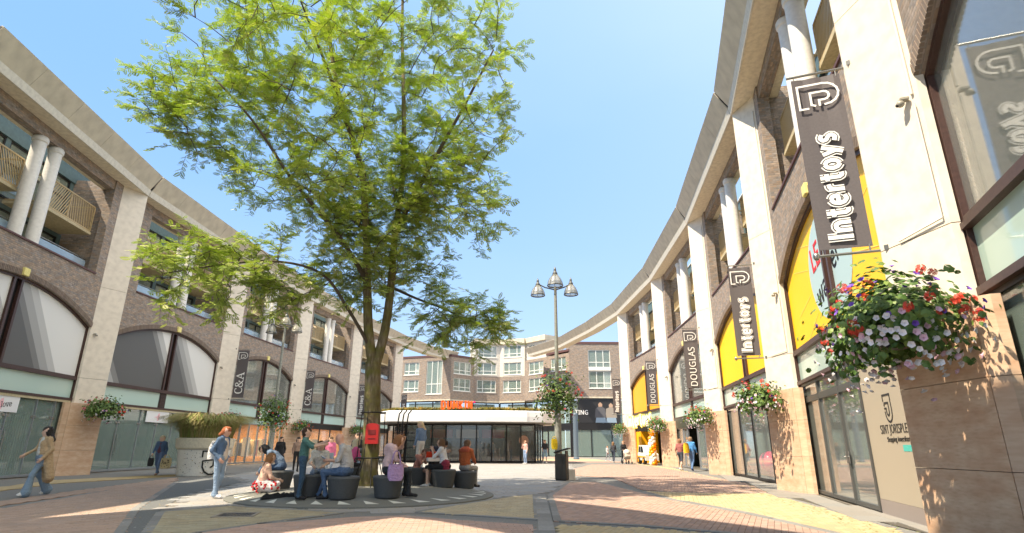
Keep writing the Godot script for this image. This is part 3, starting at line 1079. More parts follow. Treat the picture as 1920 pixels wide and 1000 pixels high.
const WIDE := {"I": 0.0, "n": 0.36, "t": 0.30, "e": 0.38, "r": 0.13, "o": 0.4, "y": 0.36, "s": 0.34}

func bubble_text(parent: Node, s: String, at: Transform3D, size: float, yellow := false) -> void:
	# three layers of rounded strokes, 4 mm apart: border, dark line, letter
	var layers := [[0.19, Color(0.92, 0.92, 0.91), "lettering_border"], [0.132, Color(0.17, 0.15, 0.16), "lettering_line"], [0.09, Color(0.92, 0.92, 0.91), "lettering"]]
	if yellow:
		layers.push_front([0.28, Color(0.98, 0.86, 0.2), "lettering_edge"])
	var total := 0.0
	for ch in s:
		total += WIDE[ch] + 0.285
	var k := 0
	for la in layers:
		var polys := []
		var x := -total / 2 + 0.13
		for ch in s:
			for path in LETTERS[ch]:
				var p := PackedVector2Array()
				for q in path:
					p.append((q + Vector2(x, -0.3)) * size)
				polys.append_array(Geometry2D.offset_polyline(p, la[0] * size, Geometry2D.JOIN_ROUND, Geometry2D.END_ROUND))
			x += WIDE[ch] + 0.285
		var m := MB.new()
		for i in polys.size():
			if not Geometry2D.is_polygon_clockwise(polys[i]):
				var q: PackedVector2Array = polys[i]
				m.plate(q, 0.004 * k, 0.004 * k + 0.003 + 0.00012 * (i % 5))
		part(la[2], m, plain(la[1], 0.5), parent, at)
		k += 1

# ---------------------------------------------------------------- plain facades of the houses at the far end
func facade(parent: Node, a: Vector2, b: Vector2, y0: float, y1: float, wall: Material, wins: Array, depth := 0.3) -> Transform3D:
	# a left end, b right end seen from the square; wins: [x0, x1, y0, y1, cols, rows, frame, glass]
	var d := (b - a).normalized()
	var nrm := Vector2(d.y, -d.x)
	var L := a.distance_to(b)
	var xf := Transform3D(Basis(Vector3(d.x, 0, -d.y), Vector3.UP, Vector3(nrm.x, 0, -nrm.y)), P(a.x, 0, a.y))
	var xs := [0.0, L]
	var ys := [y0, y1]
	for w in wins:
		xs.append_array([w[0], w[1]])
		ys.append_array([w[2], w[3]])
	xs.sort()
	ys.sort()
	var m := MB.new()
	for i in xs.size() - 1:
		for j in ys.size() - 1:
			if xs[i + 1] - xs[i] < 0.005 or ys[j + 1] - ys[j] < 0.005:
				continue
			var c := Vector2((xs[i] + xs[i + 1]) / 2, (ys[j] + ys[j + 1]) / 2)
			var hole := false
			for w in wins:
				if c.x > w[0] and c.x < w[1] and c.y > w[2] and c.y < w[3]:
					hole = true
			if not hole:
				m.quad(Vector3(xs[i], ys[j], 0), Vector3(xs[i + 1], ys[j], 0), Vector3(xs[i + 1], ys[j + 1], 0), Vector3(xs[i], ys[j + 1], 0))
	for w in wins:   # reveals
		var q := -depth
		m.quad(Vector3(w[0], w[2], q), Vector3(w[1], w[2], q), Vector3(w[1], w[2], 0), Vector3(w[0], w[2], 0))
		m.quad(Vector3(w[0], w[3], 0), Vector3(w[1], w[3], 0), Vector3(w[1], w[3], q), Vector3(w[0], w[3], q))
		m.quad(Vector3(w[0], w[2], q), Vector3(w[0], w[2], 0), Vector3(w[0], w[3], 0), Vector3(w[0], w[3], q))
		m.quad(Vector3(w[1], w[2], 0), Vector3(w[1], w[2], q), Vector3(w[1], w[3], q), Vector3(w[1], w[3], 0))
	# top, ends and back of the wall
	m.quad(Vector3(0, y1, 0), Vector3(L, y1, 0), Vector3(L, y1, -3.5), Vector3(0, y1, -3.5))
	m.quad(Vector3(0, y0, -3.5), Vector3(0, y0, 0), Vector3(0, y1, 0), Vector3(0, y1, -3.5))
	m.quad(Vector3(L, y0, 0), Vector3(L, y0, -3.5), Vector3(L, y1, -3.5), Vector3(L, y1, 0))
	m.quad(Vector3(L, y0, -3.5), Vector3(0, y0, -3.5), Vector3(0, y1, -3.5), Vector3(L, y1, -3.5))
	m.quad(Vector3(0, y0, -3.5), Vector3(L, y0, -3.5), Vector3(L, y0, 0), Vector3(0, y0, 0))
	part("wall", m, wall, parent, xf)
	for w in wins:
		window_unit(parent, xf, w[0], w[1], w[2], w[3], -0.12, w[4], w[5], w[6], w[7], 0.09)
		var sl := MB.new()
		sl.box(Vector3(w[0] - 0.06, w[2] - 0.08, -0.1), Vector3(w[1] + 0.06, w[2] - 0.002, 0.06))
		part("window_sill", sl, M.white, parent, xf)
		if rng.randf() < 0.75:
			var cu := MB.new()
			var cw: float = (w[1] - w[0]) * rng.randf_range(0.2, 0.45)
			if rng.randf() < 0.5:
				cu.box(Vector3(w[0] + 0.05, w[2], -0.5), Vector3(w[0] + cw, w[3], -0.47))
			else:
				cu.box(Vector3(w[1] - cw, w[2], -0.5), Vector3(w[1] - 0.05, w[3], -0.47))
			part("curtain", cu, M.curtain, parent, xf)
	return xf

func far_houses() -> void:
	var h := thing("concave_apartment_block", "pale brick apartment block with white bays curving round behind the round-roofed pavilion", "building")
	var wf = M.white
	var gl = M.glass
	var pts := [Vector2(-24.5, 86.5), Vector2(-16.6, 85.0), Vector2(-8.7, 82.2), Vector2(-5.6, 85.2), Vector2(-1.75, 86.2), Vector2(1.95, 84.7), Vector2(5.0, 81.0), Vector2(7.8, 77.0), Vector2(24.0, 77.0)]
	var two := func(x0: float, x1: float, ya: float, yb: float, cols: Array) -> Array:
		return [x0, x1, ya, yb, cols, [0.3], wf, gl]
	# left block
	facade(h, pts[0], pts[1], 7.65, 13.7, M.brick, [two.call(4.5, 7.0, 8.8, 10.5, [0.3, 0.7]), two.call(4.5, 7.0, 11.25, 13.05, [0.3, 0.7])])
	facade(h, pts[1], pts[2], 7.65, 13.7, M.brick, [two.call(0.7, 3.2, 8.8, 10.5, [0.3, 0.75]), two.call(0.7, 3.2, 11.25, 13.05, [0.3, 0.75]), two.call(4.4, 7.0, 8.4, 13.2, [0.35, 0.7])])
	# concave middle
	var c1: float = pts[2].distance_to(pts[3])
	facade(h, pts[2], pts[3], 7.65, 13.7, M.brick, [two.call(0.5, c1 - 0.6, 8.9, 10.7, [0.35, 0.7]), two.call(0.5, c1 - 0.6, 11.3, 13.1, [0.35, 0.7])])
	for k in [3, 4]:
		var L: float = pts[k].distance_to(pts[k + 1])
		facade(h, pts[k], pts[k + 1], 7.65, 11.25, M.brick, [two.call(0.5, L - 0.6, 8.9, 10.7, [0.3, 0.75])])
		facade(h, pts[k], pts[k + 1], 11.25, 16.1, M.render_wall, [two.call(0.6, L - 0.55, 11.5, 13.3, [0.3, 0.75]), two.call(0.6, L - 0.55, 14.1, 15.9, [0.3, 0.75])])
	for k in [5, 6]:
		var L: float = pts[k].distance_to(pts[k + 1])
		facade(h, pts[k], pts[k + 1], 7.65, 13.5, M.brick, [two.call(0.9, L - 0.7, 8.9, 10.7, [0.35, 0.7]), two.call(0.9, L - 0.7, 11.3, 13.1, [0.35, 0.7])])
		if k == 5:
			facade(h, pts[k] + Vector2(0, 0.6), pts[k + 1] + Vector2(0, 0.6), 13.5, 16.1, M.render_wall, [two.call(0.8, L - 0.6, 14.5, 15.8, [0.25, 0.5, 0.75])])
	# right block
	facade(h, pts[7], pts[8], 7.65, 14.7, M.brick, [two.call(2.6, 5.6, 8.75, 11.05, [0.36, 0.68]), two.call(2.6, 5.6, 11.5, 13.9, [0.36, 0.68]), two.call(9.0, 12.0, 8.75, 13.9, [0.36, 0.68])])
	var sp := MB.new()
	sp.box(Vector3(pts[7].x + 2.6, 11.09, -76.95), Vector3(pts[7].x + 5.6, 11.46, -76.9))
	part("spandrel", sp, M.white, h)
	# roof cornices and floor bands
	for k in range(1, 8):
		var a: Vector2 = pts[k]
		var b: Vector2 = pts[k + 1]
		var d := (b - a).normalized()
		var n := Vector2(d.y, -d.x)
		var top := 16.1 if k in [3, 4, 5] else (14.7 if k == 7 else 13.7)
		var off := 0.6 if k == 5 else 0.0
		var xf := Transform3D(Basis(Vector3(d.x, 0, -d.y), Vector3.UP, Vector3(n.x, 0, -n.y)), P(a.x, 0, a.y + off))
		var c := MB.new()
		var hgt := 0.75 if k in [3, 4, 5] else 0.3
		c.box(Vector3(-0.05, top, -3.6), Vector3(a.distance_to(b) + 0.05, top + hgt, 0.28 if k in [3, 4, 5] else 0.06))
		part("cornice", c, M.fascia if k in [3, 4, 5] else M.coping, h, xf)
		var bd := MB.new()
		bd.box(Vector3(-0.03, 7.45, -0.3), Vector3(a.distance_to(b) + 0.03, 7.64, 0.08))
		part("floor_band", bd, M.fascia, h, xf)
		# two storeys of dark shop glass
		var fr := MB.new()
		var L := a.distance_to(b)
		fr.box(Vector3(0, 3.4, -0.35), Vector3(L, 4.25, -0.1))
		fr.box(Vector3(0, 7.3, -0.3), Vector3(L, 7.45, -0.1))
		var nn := maxi(1, roundi(L / 2.6))
		for i in nn + 1:
			var x := L * i / nn
			fr.box(Vector3(x - 0.06, 0, -0.3), Vector3(x + 0.06, 3.4, -0.12))
			fr.box(Vector3(x - 0.06, 4.25, -0.3), Vector3(x + 0.06, 7.3, -0.12))
		var sf := part("shop_front", fr, M.dark_frame, h, xf)
		for i in nn:
			for lv in [[0.1, 3.4], [4.25, 7.3]]:
				var g := MB.new()
				g.box(Vector3(L * i / nn + 0.06, lv[0], -0.21), Vector3(L * (i + 1) / nn - 0.06, lv[1], -0.2))
				part("pane", g, M.glass, sf)
		var bk := MB.new()
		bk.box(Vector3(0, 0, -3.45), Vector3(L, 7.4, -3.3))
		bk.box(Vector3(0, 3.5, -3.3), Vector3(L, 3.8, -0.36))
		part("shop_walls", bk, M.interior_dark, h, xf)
	# print of two people in jackets: plain stand-in shapes, and the end of a word
	var px := Transform3D(Basis(), P(7.8, 0, 77.0))
	var po := MB.new()
	po.box(Vector3(1.0, 4.3, -0.14), Vector3(6.6, 7.28, -0.09))
	var pr := part("poster", po, plain(Color(0.16, 0.16, 0.17), 0.4), h, px)
	var fig := MB.new()
	for q in [[4.0, 0.0, Color(0.10, 0.10, 0.11), Color(0.42, 0.28, 0.2)], [5.4, -0.1, Color(0.30, 0.26, 0.22), Color(0.45, 0.31, 0.23)]]:
		fig.col = q[2]
		fig.plate(PackedVector2Array([Vector2(q[0] - 0.75, 4.95), Vector2(q[0] + 0.75, 4.95), Vector2(q[0] + 0.62, 6.1), Vector2(q[0] + 0.25, 6.35 + q[1]), Vector2(q[0] - 0.25, 6.35 + q[1]), Vector2(q[0] - 0.65, 6.1)]), 0, 0.001)
		fig.col = Color(0.25, 0.33, 0.42)
		fig.plate(PackedVector2Array([Vector2(q[0] - 0.7, 4.32), Vector2(q[0] + 0.7, 4.32), Vector2(q[0] + 0.6, 4.95), Vector2(q[0] - 0.6, 4.95)]), 0, 0.001)
		fig.col = q[3]
		fig.plate(PackedVector2Array([Vector2(q[0] - 0.24, 6.36 + q[1]), Vector2(q[0] + 0.24, 6.36 + q[1]), Vector2(q[0] + 0.27, 6.7 + q[1]), Vector2(q[0], 6.95 + q[1]), Vector2(q[0] - 0.27, 6.7 + q[1])]), 0.001, 0.002)
	part("print", fig, M.tint, pr, Transform3D(Basis(), Vector3(0, 0, -0.088)))
	text_on(pr, "TING", Transform3D(Basis(), Vector3(1.5, 5.6, -0.085)), 0.55, plain(Color(0.9, 0.9, 0.9), 0.5), 0.4)
	# ring beam crossing the two gaps to the far block
	var right_run := [RV[5], Vector2(8.75, 62.0), Vector2(6.2, 72.6), Vector2(2.4, 80.3)]
	var left_run := [LV[5], Vector2(-11.2, 79.2), Vector2(-8.2, 84.0)]
	for run in [[right_run, true], [left_run, false]]:
		for i in run[0].size() - 1:
			var xf := bay_frame(run[0][i], run[0][i + 1], run[1])
			var L: float = run[0][i].distance_to(run[0][i + 1])
			var bm := MB.new()
			extrude(bm, [Vector2(-0.40, TOP), Vector2(0.62, TOP), Vector2(0.60, TOP + 0.24), Vector2(-0.40, TOP + 0.24)], 0.0, L)
			part("ring_beam", bm, M.soffit, h, xf)
			var st := MB.new()
			extrude(st, [Vector2(0.605, TOP - 0.03), Vector2(0.66, TOP - 0.03), Vector2(0.74, TOP + 0.26), Vector2(0.602, TOP + 0.26)], 0.0, L)
			part("beam_edge_strip", st, M.strip, h, xf)
			var fa := MB.new()
			extrude(fa, [Vector2(0.58, TOP + 0.265), Vector2(0.70, TOP + 0.265), Vector2(1.18, TOP + 1.06), Vector2(1.10, TOP + 1.10), Vector2(-0.30, TOP + 1.02), Vector2(-0.40, TOP + 0.25)], 0.05, L - 0.05)
			part("fascia_panel", fa, M.fascia, h, xf)
	# street posts in front of the far shops
	for q in [[985.0, 1], [1078.0, 2]]:
		var x: float = (q[0] - 960.0) / 1061.0 * 62.0
		var po2 := thing("advertising_post", ("round blue-grey post standing beside the pavilion's open end" if q[1] == 1 else "round blue-grey post standing before the fashion poster"), "post", P(x, 0, 63.0), 0, "posts before the far shops")
		var m := MB.new()
		m.lathe([Vector2(0.0, 0), Vector2(0.32, 0), Vector2(0.32, 0.15), Vector2(0.26, 0.2), Vector2(0.26, 4.6), Vector2(0.2, 4.75), Vector2(0, 4.78)], 14)
		part("shaft", m, plain(Color(0.36, 0.42, 0.48), 0.5), po2)

func shadow_bridge() -> void:
	# unseen bridge added above the camera, shaped to cast the shadow band below
	var b := thing("added_shadow_bridge", "unseen concrete bridge added overhead and shaped to cast the shadow band on the paving", "bridge")
	var front := [Vector2(-16.4, 6.0), Vector2(-14.9, 8.2), Vector2(-13.4, 9.8), Vector2(-9.4, 11.7), Vector2(-7.7, 10.15), Vector2(-6.04, 7.88), Vector2(-4.67, 5.54), Vector2(-3.4, 3.5), Vector2(0.0, 0.4), Vector2(2.2, -1.8)]
	var back := [Vector2(-13.4, 2.4), Vector2(-12.0, 4.2), Vector2(-11.0, 5.7), Vector2(-9.33, 8.2), Vector2(-7.6, 7.2), Vector2(-6.4, 5.8), Vector2(-5.4, 4.2), Vector2(-4.3, 2.0), Vector2(-1.2, -1.2), Vector2(1.0, -3.2)]
	for i in front.size() - 1:
		var m := MB.new()
		var p := []
		for q in [front[i], front[i + 1], back[i + 1], back[i]]:
			p.append(P(q.x, 14.5, q.y))
		for q in [front[i], front[i + 1]]:
			p.append(P(q.x, 13.3, q.y))
		for q in [back[i + 1], back[i]]:
			p.append(P(q.x, 10.6, q.y))
		for f in [[3, 2, 1, 0], [4, 5, 6, 7], [5, 4, 0, 1], [7, 6, 2, 3], [4, 7, 3, 0], [6, 5, 1, 2]]:
			m.quad(p[f[0]], p[f[1]], p[f[2]], p[f[3]])
		part("shadow_bridge_segment", m, M.fascia, b)

func pavilion() -> void:
	var k := thing("round_roofed_pavilion", "glass doughnut pavilion with white canopy and orange letters on its planted roof", "pavilion")
	var rim := PackedVector2Array()
	# canopy outline in plan (x, -z): straight front, rounded right end
	var outline := [Vector2(-9.5, 45.2), Vector2(-2.0, 44.6), Vector2(1.2, 44.9)]
	for i in 9:
		var a := -PI / 2 + PI * i / 8.0
		outline.append(Vector2(1.4 + 2.7 * cos(a), 49.5 + 4.5 * sin(a)))
	outline.append_array([Vector2(-2, 55.0), Vector2(-11.0, 55.0), Vector2(-12.6, 50.6)])
	for p in outline:
		rim.append(Vector2(p.x, -p.y))
	# canopy lip with a rounded section, built from stacked offset outlines
	var wht := plain(Color(0.90, 0.905, 0.91), 0.35)
	var levels := [[3.08, -0.5], [3.05, -0.06], [3.09, 0.0], [3.45, 0.02], [3.82, 0.0], [3.9, -0.07], [3.92, -0.6]]
	var loops := []
	for lv in levels:
		var q := Geometry2D.offset_polygon(rim, lv[1] if lv[1] != 0.0 else 0.001, Geometry2D.JOIN_MITER)
		loops.append([lv[0], q[0]])
	var m := MB.new()
	for i in loops.size() - 1:
		var a: PackedVector2Array = loops[i][1]
		var b: PackedVector2Array = loops[i + 1][1]
		var n := mini(a.size(), b.size())
		# match each point of a with the nearest of b
		for j in a.size():
			var p := a[j]
			var r := a[(j + 1) % a.size()]
			var pb := b[nearest(b, p)]
			var rb := b[nearest(b, r)]
			m.quad(Vector3(p.x, loops[i][0], p.y), Vector3(r.x, loops[i][0], r.y), Vector3(rb.x, loops[i + 1][0], rb.y), Vector3(pb.x, loops[i + 1][0], pb.y))
	part("canopy", m, wht, k)
	var un := MB.new()
	un.prism(loops[0][1], 3.085, 3.2)
	part("ceiling", un, plain(Color(0.60, 0.58, 0.56), 0.6), k)
	# planted roof: low mound with sedum tufts
	var rf: PackedVector2Array = Geometry2D.offset_polygon(rim, -0.7)[0]
	var mo := MB.new()
	mo.prism(rf, 3.8, 3.93)
	part("roof_bed", mo, plain(Color(0.30, 0.28, 0.12), 0.95), k)
	var wh := []
	var tints := []
	var tuft := MB.new()
	for i in 7:
		var a := TAU * i / 7.0
		var d := Vector3(cos(a), 0, sin(a))
		tuft.tri(d.cross(Vector3.UP) * 0.05, -d.cross(Vector3.UP) * 0.05, d * 0.14 + Vector3(0, 0.22, 0))
	var tm := tuft.mesh()
	for i in 5200:
		var p := Vector2(rng.randf_range(-12, 4), -rng.randf_range(44.8, 55))
		if Geometry2D.is_point_in_polygon(p, rf):
			wh.append(Transform3D(Basis(Vector3.UP, rng.randf() * TAU).scaled(Vector3.ONE * rng.randf_range(0.7, 1.6)), Vector3(p.x, 3.92, p.y)))
			var t := rng.randf()
			tints.append(Color(0.20, 0.20, 0.04).lerp(Color(0.50, 0.30, 0.05), t * t))
	copies("sedum", tm, tinted(0.9), k, wh, tints)
	var rg := MB.new()
	rg.prism(Geometry2D.offset_polygon(PackedVector2Array([Vector2(-11.2, -52), Vector2(-9, -48.4), Vector2(0.5, -48.2), Vector2(2.4, -51), Vector2(0, -54), Vector2(-10, -54)]), 0.3, Geometry2D.JOIN_ROUND)[0], 3.93, 4.3)
	part("roof_upstand", rg, wht, k)
	# glass walls
	var wl := [Vector2(-11.0, 52.5), Vector2(-8.9, 49.6), Vector2(-5.4, 48.9), Vector2(-1.6, 48.7), Vector2(2.0, 49.2), Vector2(2.8, 52.5)]
	for i in wl.size() - 1:
		var a: Vector2 = wl[i]
		var b: Vector2 = wl[i + 1]
		var d := (b - a).normalized()
		var nr := Vector2(d.y, -d.x)
		var xf := Transform3D(Basis(Vector3(d.x, 0, -d.y), Vector3.UP, Vector3(nr.x, 0, -nr.y)), P(a.x, 0, a.y))
		var L := a.distance_to(b)
		var n := maxi(1, roundi(L / 1.25))
		var fr := MB.new()
		for j in n + 1:
			var x := L * j / n
			fr.box(Vector3(x - 0.05, 0, -0.06), Vector3(x + 0.05, 3.08, 0.05))
		for j in n:
			fr.box(Vector3(L * j / n + 0.05, 2.94, -0.05), Vector3(L * (j + 1) / n - 0.05, 3.08, 0.04))
			fr.box(Vector3(L * j / n + 0.05, 0.0, -0.05), Vector3(L * (j + 1) / n - 0.05, 0.14, 0.04))
		var f := part("glass_wall", fr, M.black, k, xf)
		for j in n:
			var g := MB.new()
			g.box(Vector3(L * j / n + 0.05, 0.14, -0.01), Vector3(L * (j + 1) / n - 0.05, 2.94, 0))
			part("pane", g, M.glass_clear, f)
		for j in n:
			if (i + j) % 3 == 1:
				var hm := MB.new()
				hm.tube([Vector3(L * j / n + 0.14, 0.9, 0.01), Vector3(L * j / n + 0.14, 0.9, 0.07), Vector3(L * j / n + 0.14, 1.5, 0.07), Vector3(L * j / n + 0.14, 1.5, 0.01)], [0.018], 6)
				part("door_handle", hm, M.metal, f)
	# inside: floor, counter, back wall, menu boards
	var fl := MB.new()
	fl.box(Vector3(-10.5, 0.0, -54.5), Vector3(2.5, 0.02, -49.6))
	part("floor", fl, plain(Color(0.3, 0.28, 0.26), 0.4), k)
	var bw := MB.new()
	bw.box(Vector3(-10.8, 0.02, -54.9), Vector3(2.6, 3.1, -54.6))
	part("back_wall", bw, plain(Color(0.17, 0.16, 0.15), 0.8), k)
	var ct := MB.new()
	ct.obox(Transform3D(Basis(), Vector3(-4.5, 0.55, -53.2)), Vector3(7.0, 1.06, 0.8), 0.04)
	part("counter", ct, plain(Color(0.42, 0.28, 0.17), 0.5), k)
	for i in 3:
		var mb := MB.new()
		mb.box(Vector3(-7.5 + i * 2.4, 2.0, -54.58), Vector3(-5.4 + i * 2.4, 2.75, -54.52))
		part("menu_board", mb, plain([Color(0.6, 0.25, 0.08), Color(0.75, 0.7, 0.62), Color(0.55, 0.16, 0.25)][i], 0.6), k)
	var dk := MB.new()
	dk.lathe([Vector2(0.001, 0), Vector2(0.4, 0), Vector2(0.4, 0.02), Vector2(0.001, 0.02)], 20, Transform3D(Basis(Vector3.RIGHT, PI / 2), P(1.05, 1.75, 49.02)))
	part("round_sticker", dk, plain(Color(0.80, 0.62, 0.52), 0.5), k)
	# orange letters on the roof edge
	var org := plain(Color(0.97, 0.36, 0.06), 0.45)
	var word := "DUNKIN"
	var px := -5.45
	for ch in word + "'":
		var lm := MB.new()
		for path in LETTERS[ch]:
			var pl := PackedVector2Array()
			for q in path:
				pl.append(q * 0.66)
			var idx := 0
			for poly in Geometry2D.offset_polyline(pl, 0.068, Geometry2D.JOIN_ROUND, Geometry2D.END_ROUND):
				if not Geometry2D.is_polygon_clockwise(poly):
					lm.plate(poly, 0.0, 0.16 + 0.002 * idx)
				idx += 1
		part("letter", lm, org if ch != "'" else plain(Color(0.90, 0.15, 0.45), 0.45), k, Transform3D(Basis(), P(px, 4.06, 45.7)))
		px += (0.0 if ch == "I" else 0.25) + 0.215
	var lg := MB.new()
	for x in [-4.9, -3.3]:
		lg.box(P(x - 0.03, 3.85, 45.65), P(x + 0.03, 3.95, 45.59))
	part("letter_stand", lg, M.dark_frame, k)

func nearest(a: PackedVector2Array, p: Vector2) -> int:
	var best := 0
	for i in a.size():
		if a[i].distance_squared_to(p) < a[best].distance_squared_to(p):
			best = i
	return best

# ---------------------------------------------------------------- paving
const ZONES := {
	"red": [Vector2(1.07, 16.54), Vector2(2.10, 22.29), Vector2(3.25, 22.71), Vector2(3.79, 17.84), Vector2(3.98, 15.56), Vector2(4.71, 12.26), Vector2(5.01, 9.66), Vector2(4.74, 7.52), Vector2(3.45, 7.48), Vector2(3.53, 9.50), Vector2(2.18, 10.42), Vector2(0.83, 10.94)],
	"red2": [Vector2(3.73, 35.95), Vector2(6.03, 44.61), Vector2(9.73, 45.19), Vector2(9.47, 32.19), Vector2(8.64, 22.18), Vector2(7.56, 17.87), Vector2(5.32, 17.73), Vector2(4.06, 18.70), Vector2(4.38, 25.82), Vector2(2.97, 27.52)],
	"yellow": [Vector2(3.96, 18.26), Vector2(5.26, 17.53), Vector2(7.47, 17.67), Vector2(7.11, 15.00), Vector2(6.58, 11.47), Vector2(6.20, 9.70), Vector2(5.72, 7.54), Vector2(4.78, 7.52), Vector2(5.05, 9.66), Vector2(4.79, 12.45), Vector2(4.09, 15.72)],
	"yellow2": [Vector2(0.79, 10.44), Vector2(2.11, 10.10), Vector2(3.39, 9.33), Vector2(3.32, 7.48), Vector2(1.44, 4.02), Vector2(0.43, 4.01)],
	"yellow3": [Vector2(10.11, 51.17), Vector2(10.36, 38.61), Vector2(8.86, 26.24), Vector2(7.35, 16.39), Vector2(7.56, 17.87), Vector2(9.47, 32.19), Vector2(9.73, 45.19)],
	"walk": [Vector2(10.45, 31.0), Vector2(9.30, 25.90), Vector2(7.43, 16.57), Vector2(6.84, 12.64), Vector2(6.46, 9.59), Vector2(5.79, 7.54), Vector2(4.9, 5.2), Vector2(5.6, 5.2), Vector2(6.5, 8.1), Vector2(9.3, 18.9), Vector2(10.95, 31.0)],
	"band": [Vector2(0.67, 16.88), Vector2(0.95, 16.89), Vector2(0.69, 9.51), Vector2(0.42, 4.01), Vector2(0.17, 4.01), Vector2(0.43, 9.50)],
	"dark": [Vector2(-1.27, 13.56), Vector2(0.03, 16.14), Vector2(0.67, 16.88), Vector2(0.50, 11.15), Vector2(-0.58, 11.68), Vector2(-1.89, 12.26)],  # yellowish brick lying in shade, not a dark brick
	"pink": [Vector2(-4.71, 9.33), Vector2(-4.25, 10.32), Vector2(-2.94, 11.42), Vector2(-2.01, 11.71), Vector2(-0.74, 10.95), Vector2(0.45, 10.43), Vector2(0.42, 9.50), Vector2(0.17, 4.01), Vector2(-2.87, 3.97)],
	"moss": [Vector2(-5.46, 9.31), Vector2(-6.87, 12.04), Vector2(-6.12, 13.32), Vector2(-4.34, 12.54), Vector2(-3.34, 12.10), Vector2(-4.25, 10.32), Vector2(-4.71, 9.33), Vector2(-2.87, 3.97), Vector2(-3.69, 3.95)],
	"leftred": [Vector2(-7.37, 7.20), Vector2(-10.89, 11.86), Vector2(-10.46, 12.57), Vector2(-11.01, 15.04), Vector2(-12.62, 21.12), Vector2(-11.89, 21.49), Vector2(-7.76, 12.69), Vector2(-5.87, 9.30), Vector2(-3.25, 3.96), Vector2(-4.63, 3.94)],
	"leftband": [Vector2(-5.87, 9.30), Vector2(-7.92, 13.01), Vector2(-11.80, 21.50), Vector2(-12.38, 26.01), Vector2(-9.61, 21.67), Vector2(-8.57, 15.97), Vector2(-6.82, 11.77), Vector2(-5.51, 9.31), Vector2(-2.99, 3.96), Vector2(-3.25, 3.96)],
	"leftyellow": [Vector2(-13.94, 15.66), Vector2(-15.57, 18.50), Vector2(-16.69, 22.07), Vector2(-15.11, 27.20), Vector2(-14.10, 25.39), Vector2(-15.35, 20.32), Vector2(-14.35, 17.08), Vector2(-12.88, 14.50)],
	"leftred2": [Vector2(-11.57, 13.06), Vector2(-11.71, 14.02), Vector2(-12.34, 17.21), Vector2(-13.42, 24.19), Vector2(-12.24, 22.10), Vector2(-11.42, 16.15), Vector2(-10.91, 13.09), Vector2(-10.66, 12.06)],
}

func flat(poly: Array, y: float) -> MB:
	var p := PackedVector2Array()
	for q in poly:
		p.append(Vector2(q.x, -q.y))
	var m := MB.new()
	var t := Geometry2D.triangulate_polygon(p)
	for i in range(0, t.size(), 3):
		var a := p[t[i]]
		var b := p[t[i + 1]]
		var c := p[t[i + 2]]
		if (b - a).cross(c - a) > 0:
			var w := b
			b = c
			c = w
		m.tri(Vector3(a.x, y, a.y), Vector3(b.x, y, b.y), Vector3(c.x, y, c.y))
	return m

func paved(called: String, poly: Array, y: float, size: Vector2, ang: float, tone: Color, vary: float, joint: Color, far := 27.0, singles := 60) -> void:
	# a sheet of joint sand with real paving bricks on it; beyond `far` metres the sheet alone carries the colour
	var base := structure(called, flat(poly, y), grainy(joint, 0.12, 0.95, 0.9, 60 + int(absf(poly[0].x) * 3), true, 0.0, 0.05))
	var p := PackedVector2Array()
	var lo := Vector2(1e9, 1e9)
	var hi := -lo
	for q in poly:
		p.append(q)
		lo = lo.min(q)
		hi = hi.max(q)
	var br := MB.new()
	br.obox(Transform3D(Basis(), Vector3(0, 0, 0)), Vector3(size.x - 0.005, 0.02, size.y - 0.005), 0.003)
	var mesh := br.mesh()
	var c := (lo + hi) / 2
	var reach := int((hi - lo).length() / 2 / minf(size.x, size.y)) + 2
	var r := (hi - lo).length() / 2
	var where := []
	var tints := []
	var ux := Vector2(cos(ang), sin(ang))
	var uy := Vector2(-sin(ang), cos(ang))
	for j in range(int(-r / size.y), int(r / size.y) + 1):
		for i in range(int(-r / size.x), int(r / size.x) + 1):
			var q := c + ux * (i + (0.5 if j % 2 else 0.0)) * size.x + uy * j * size.y
			if q.y > far or q.y < 6.5 or not Geometry2D.is_point_in_polygon(q, p):
				continue
			var b := Basis(Vector3.UP, ang) * Basis.from_euler(Vector3(rng.randf_range(-0.006, 0.006), 0, rng.randf_range(-0.006, 0.006)))
			where.append(Transform3D(b, P(q.x, y + 0.003 + rng.randf_range(-0.0012, 0.0012), q.y)))
			var t := rng.randf_range(1 - vary, 1 + vary)
			var w := rng.randf_range(-0.05, 0.05)
			tints.append(Color(tone.r * t * (1 + w), tone.g * t, tone.b * t * (1 - w)))
	var mat := tinted(0.85)
	# the nearest bricks are parts of their own, the others one part
	var order := range(where.size())
	order.sort_custom(func(a, b): return where[a].origin.length_squared() < where[b].origin.length_squared())
	var rest := []
	var rest_t := []
	var done := 0
	var shades := {}
	for k in order:
		var o: Vector3 = where[k].origin
		var seen_: bool = -o.z > 9.45 and absf(o.x) < -o.z * 0.86
		if seen_ and done < singles:
			done += 1
			var key := int(tints[k].g * 400) % 6
			if not shades.has(key):
				shades[key] = plain(tints[k].linear_to_srgb(), 0.85)
			part("brick", mesh, shades[key], base, where[k])
		else:
			rest.append(where[k])
			rest_t.append(tints[k])
	if rest.size():
		copies("bricks", mesh, mat, base, rest, rest_t)

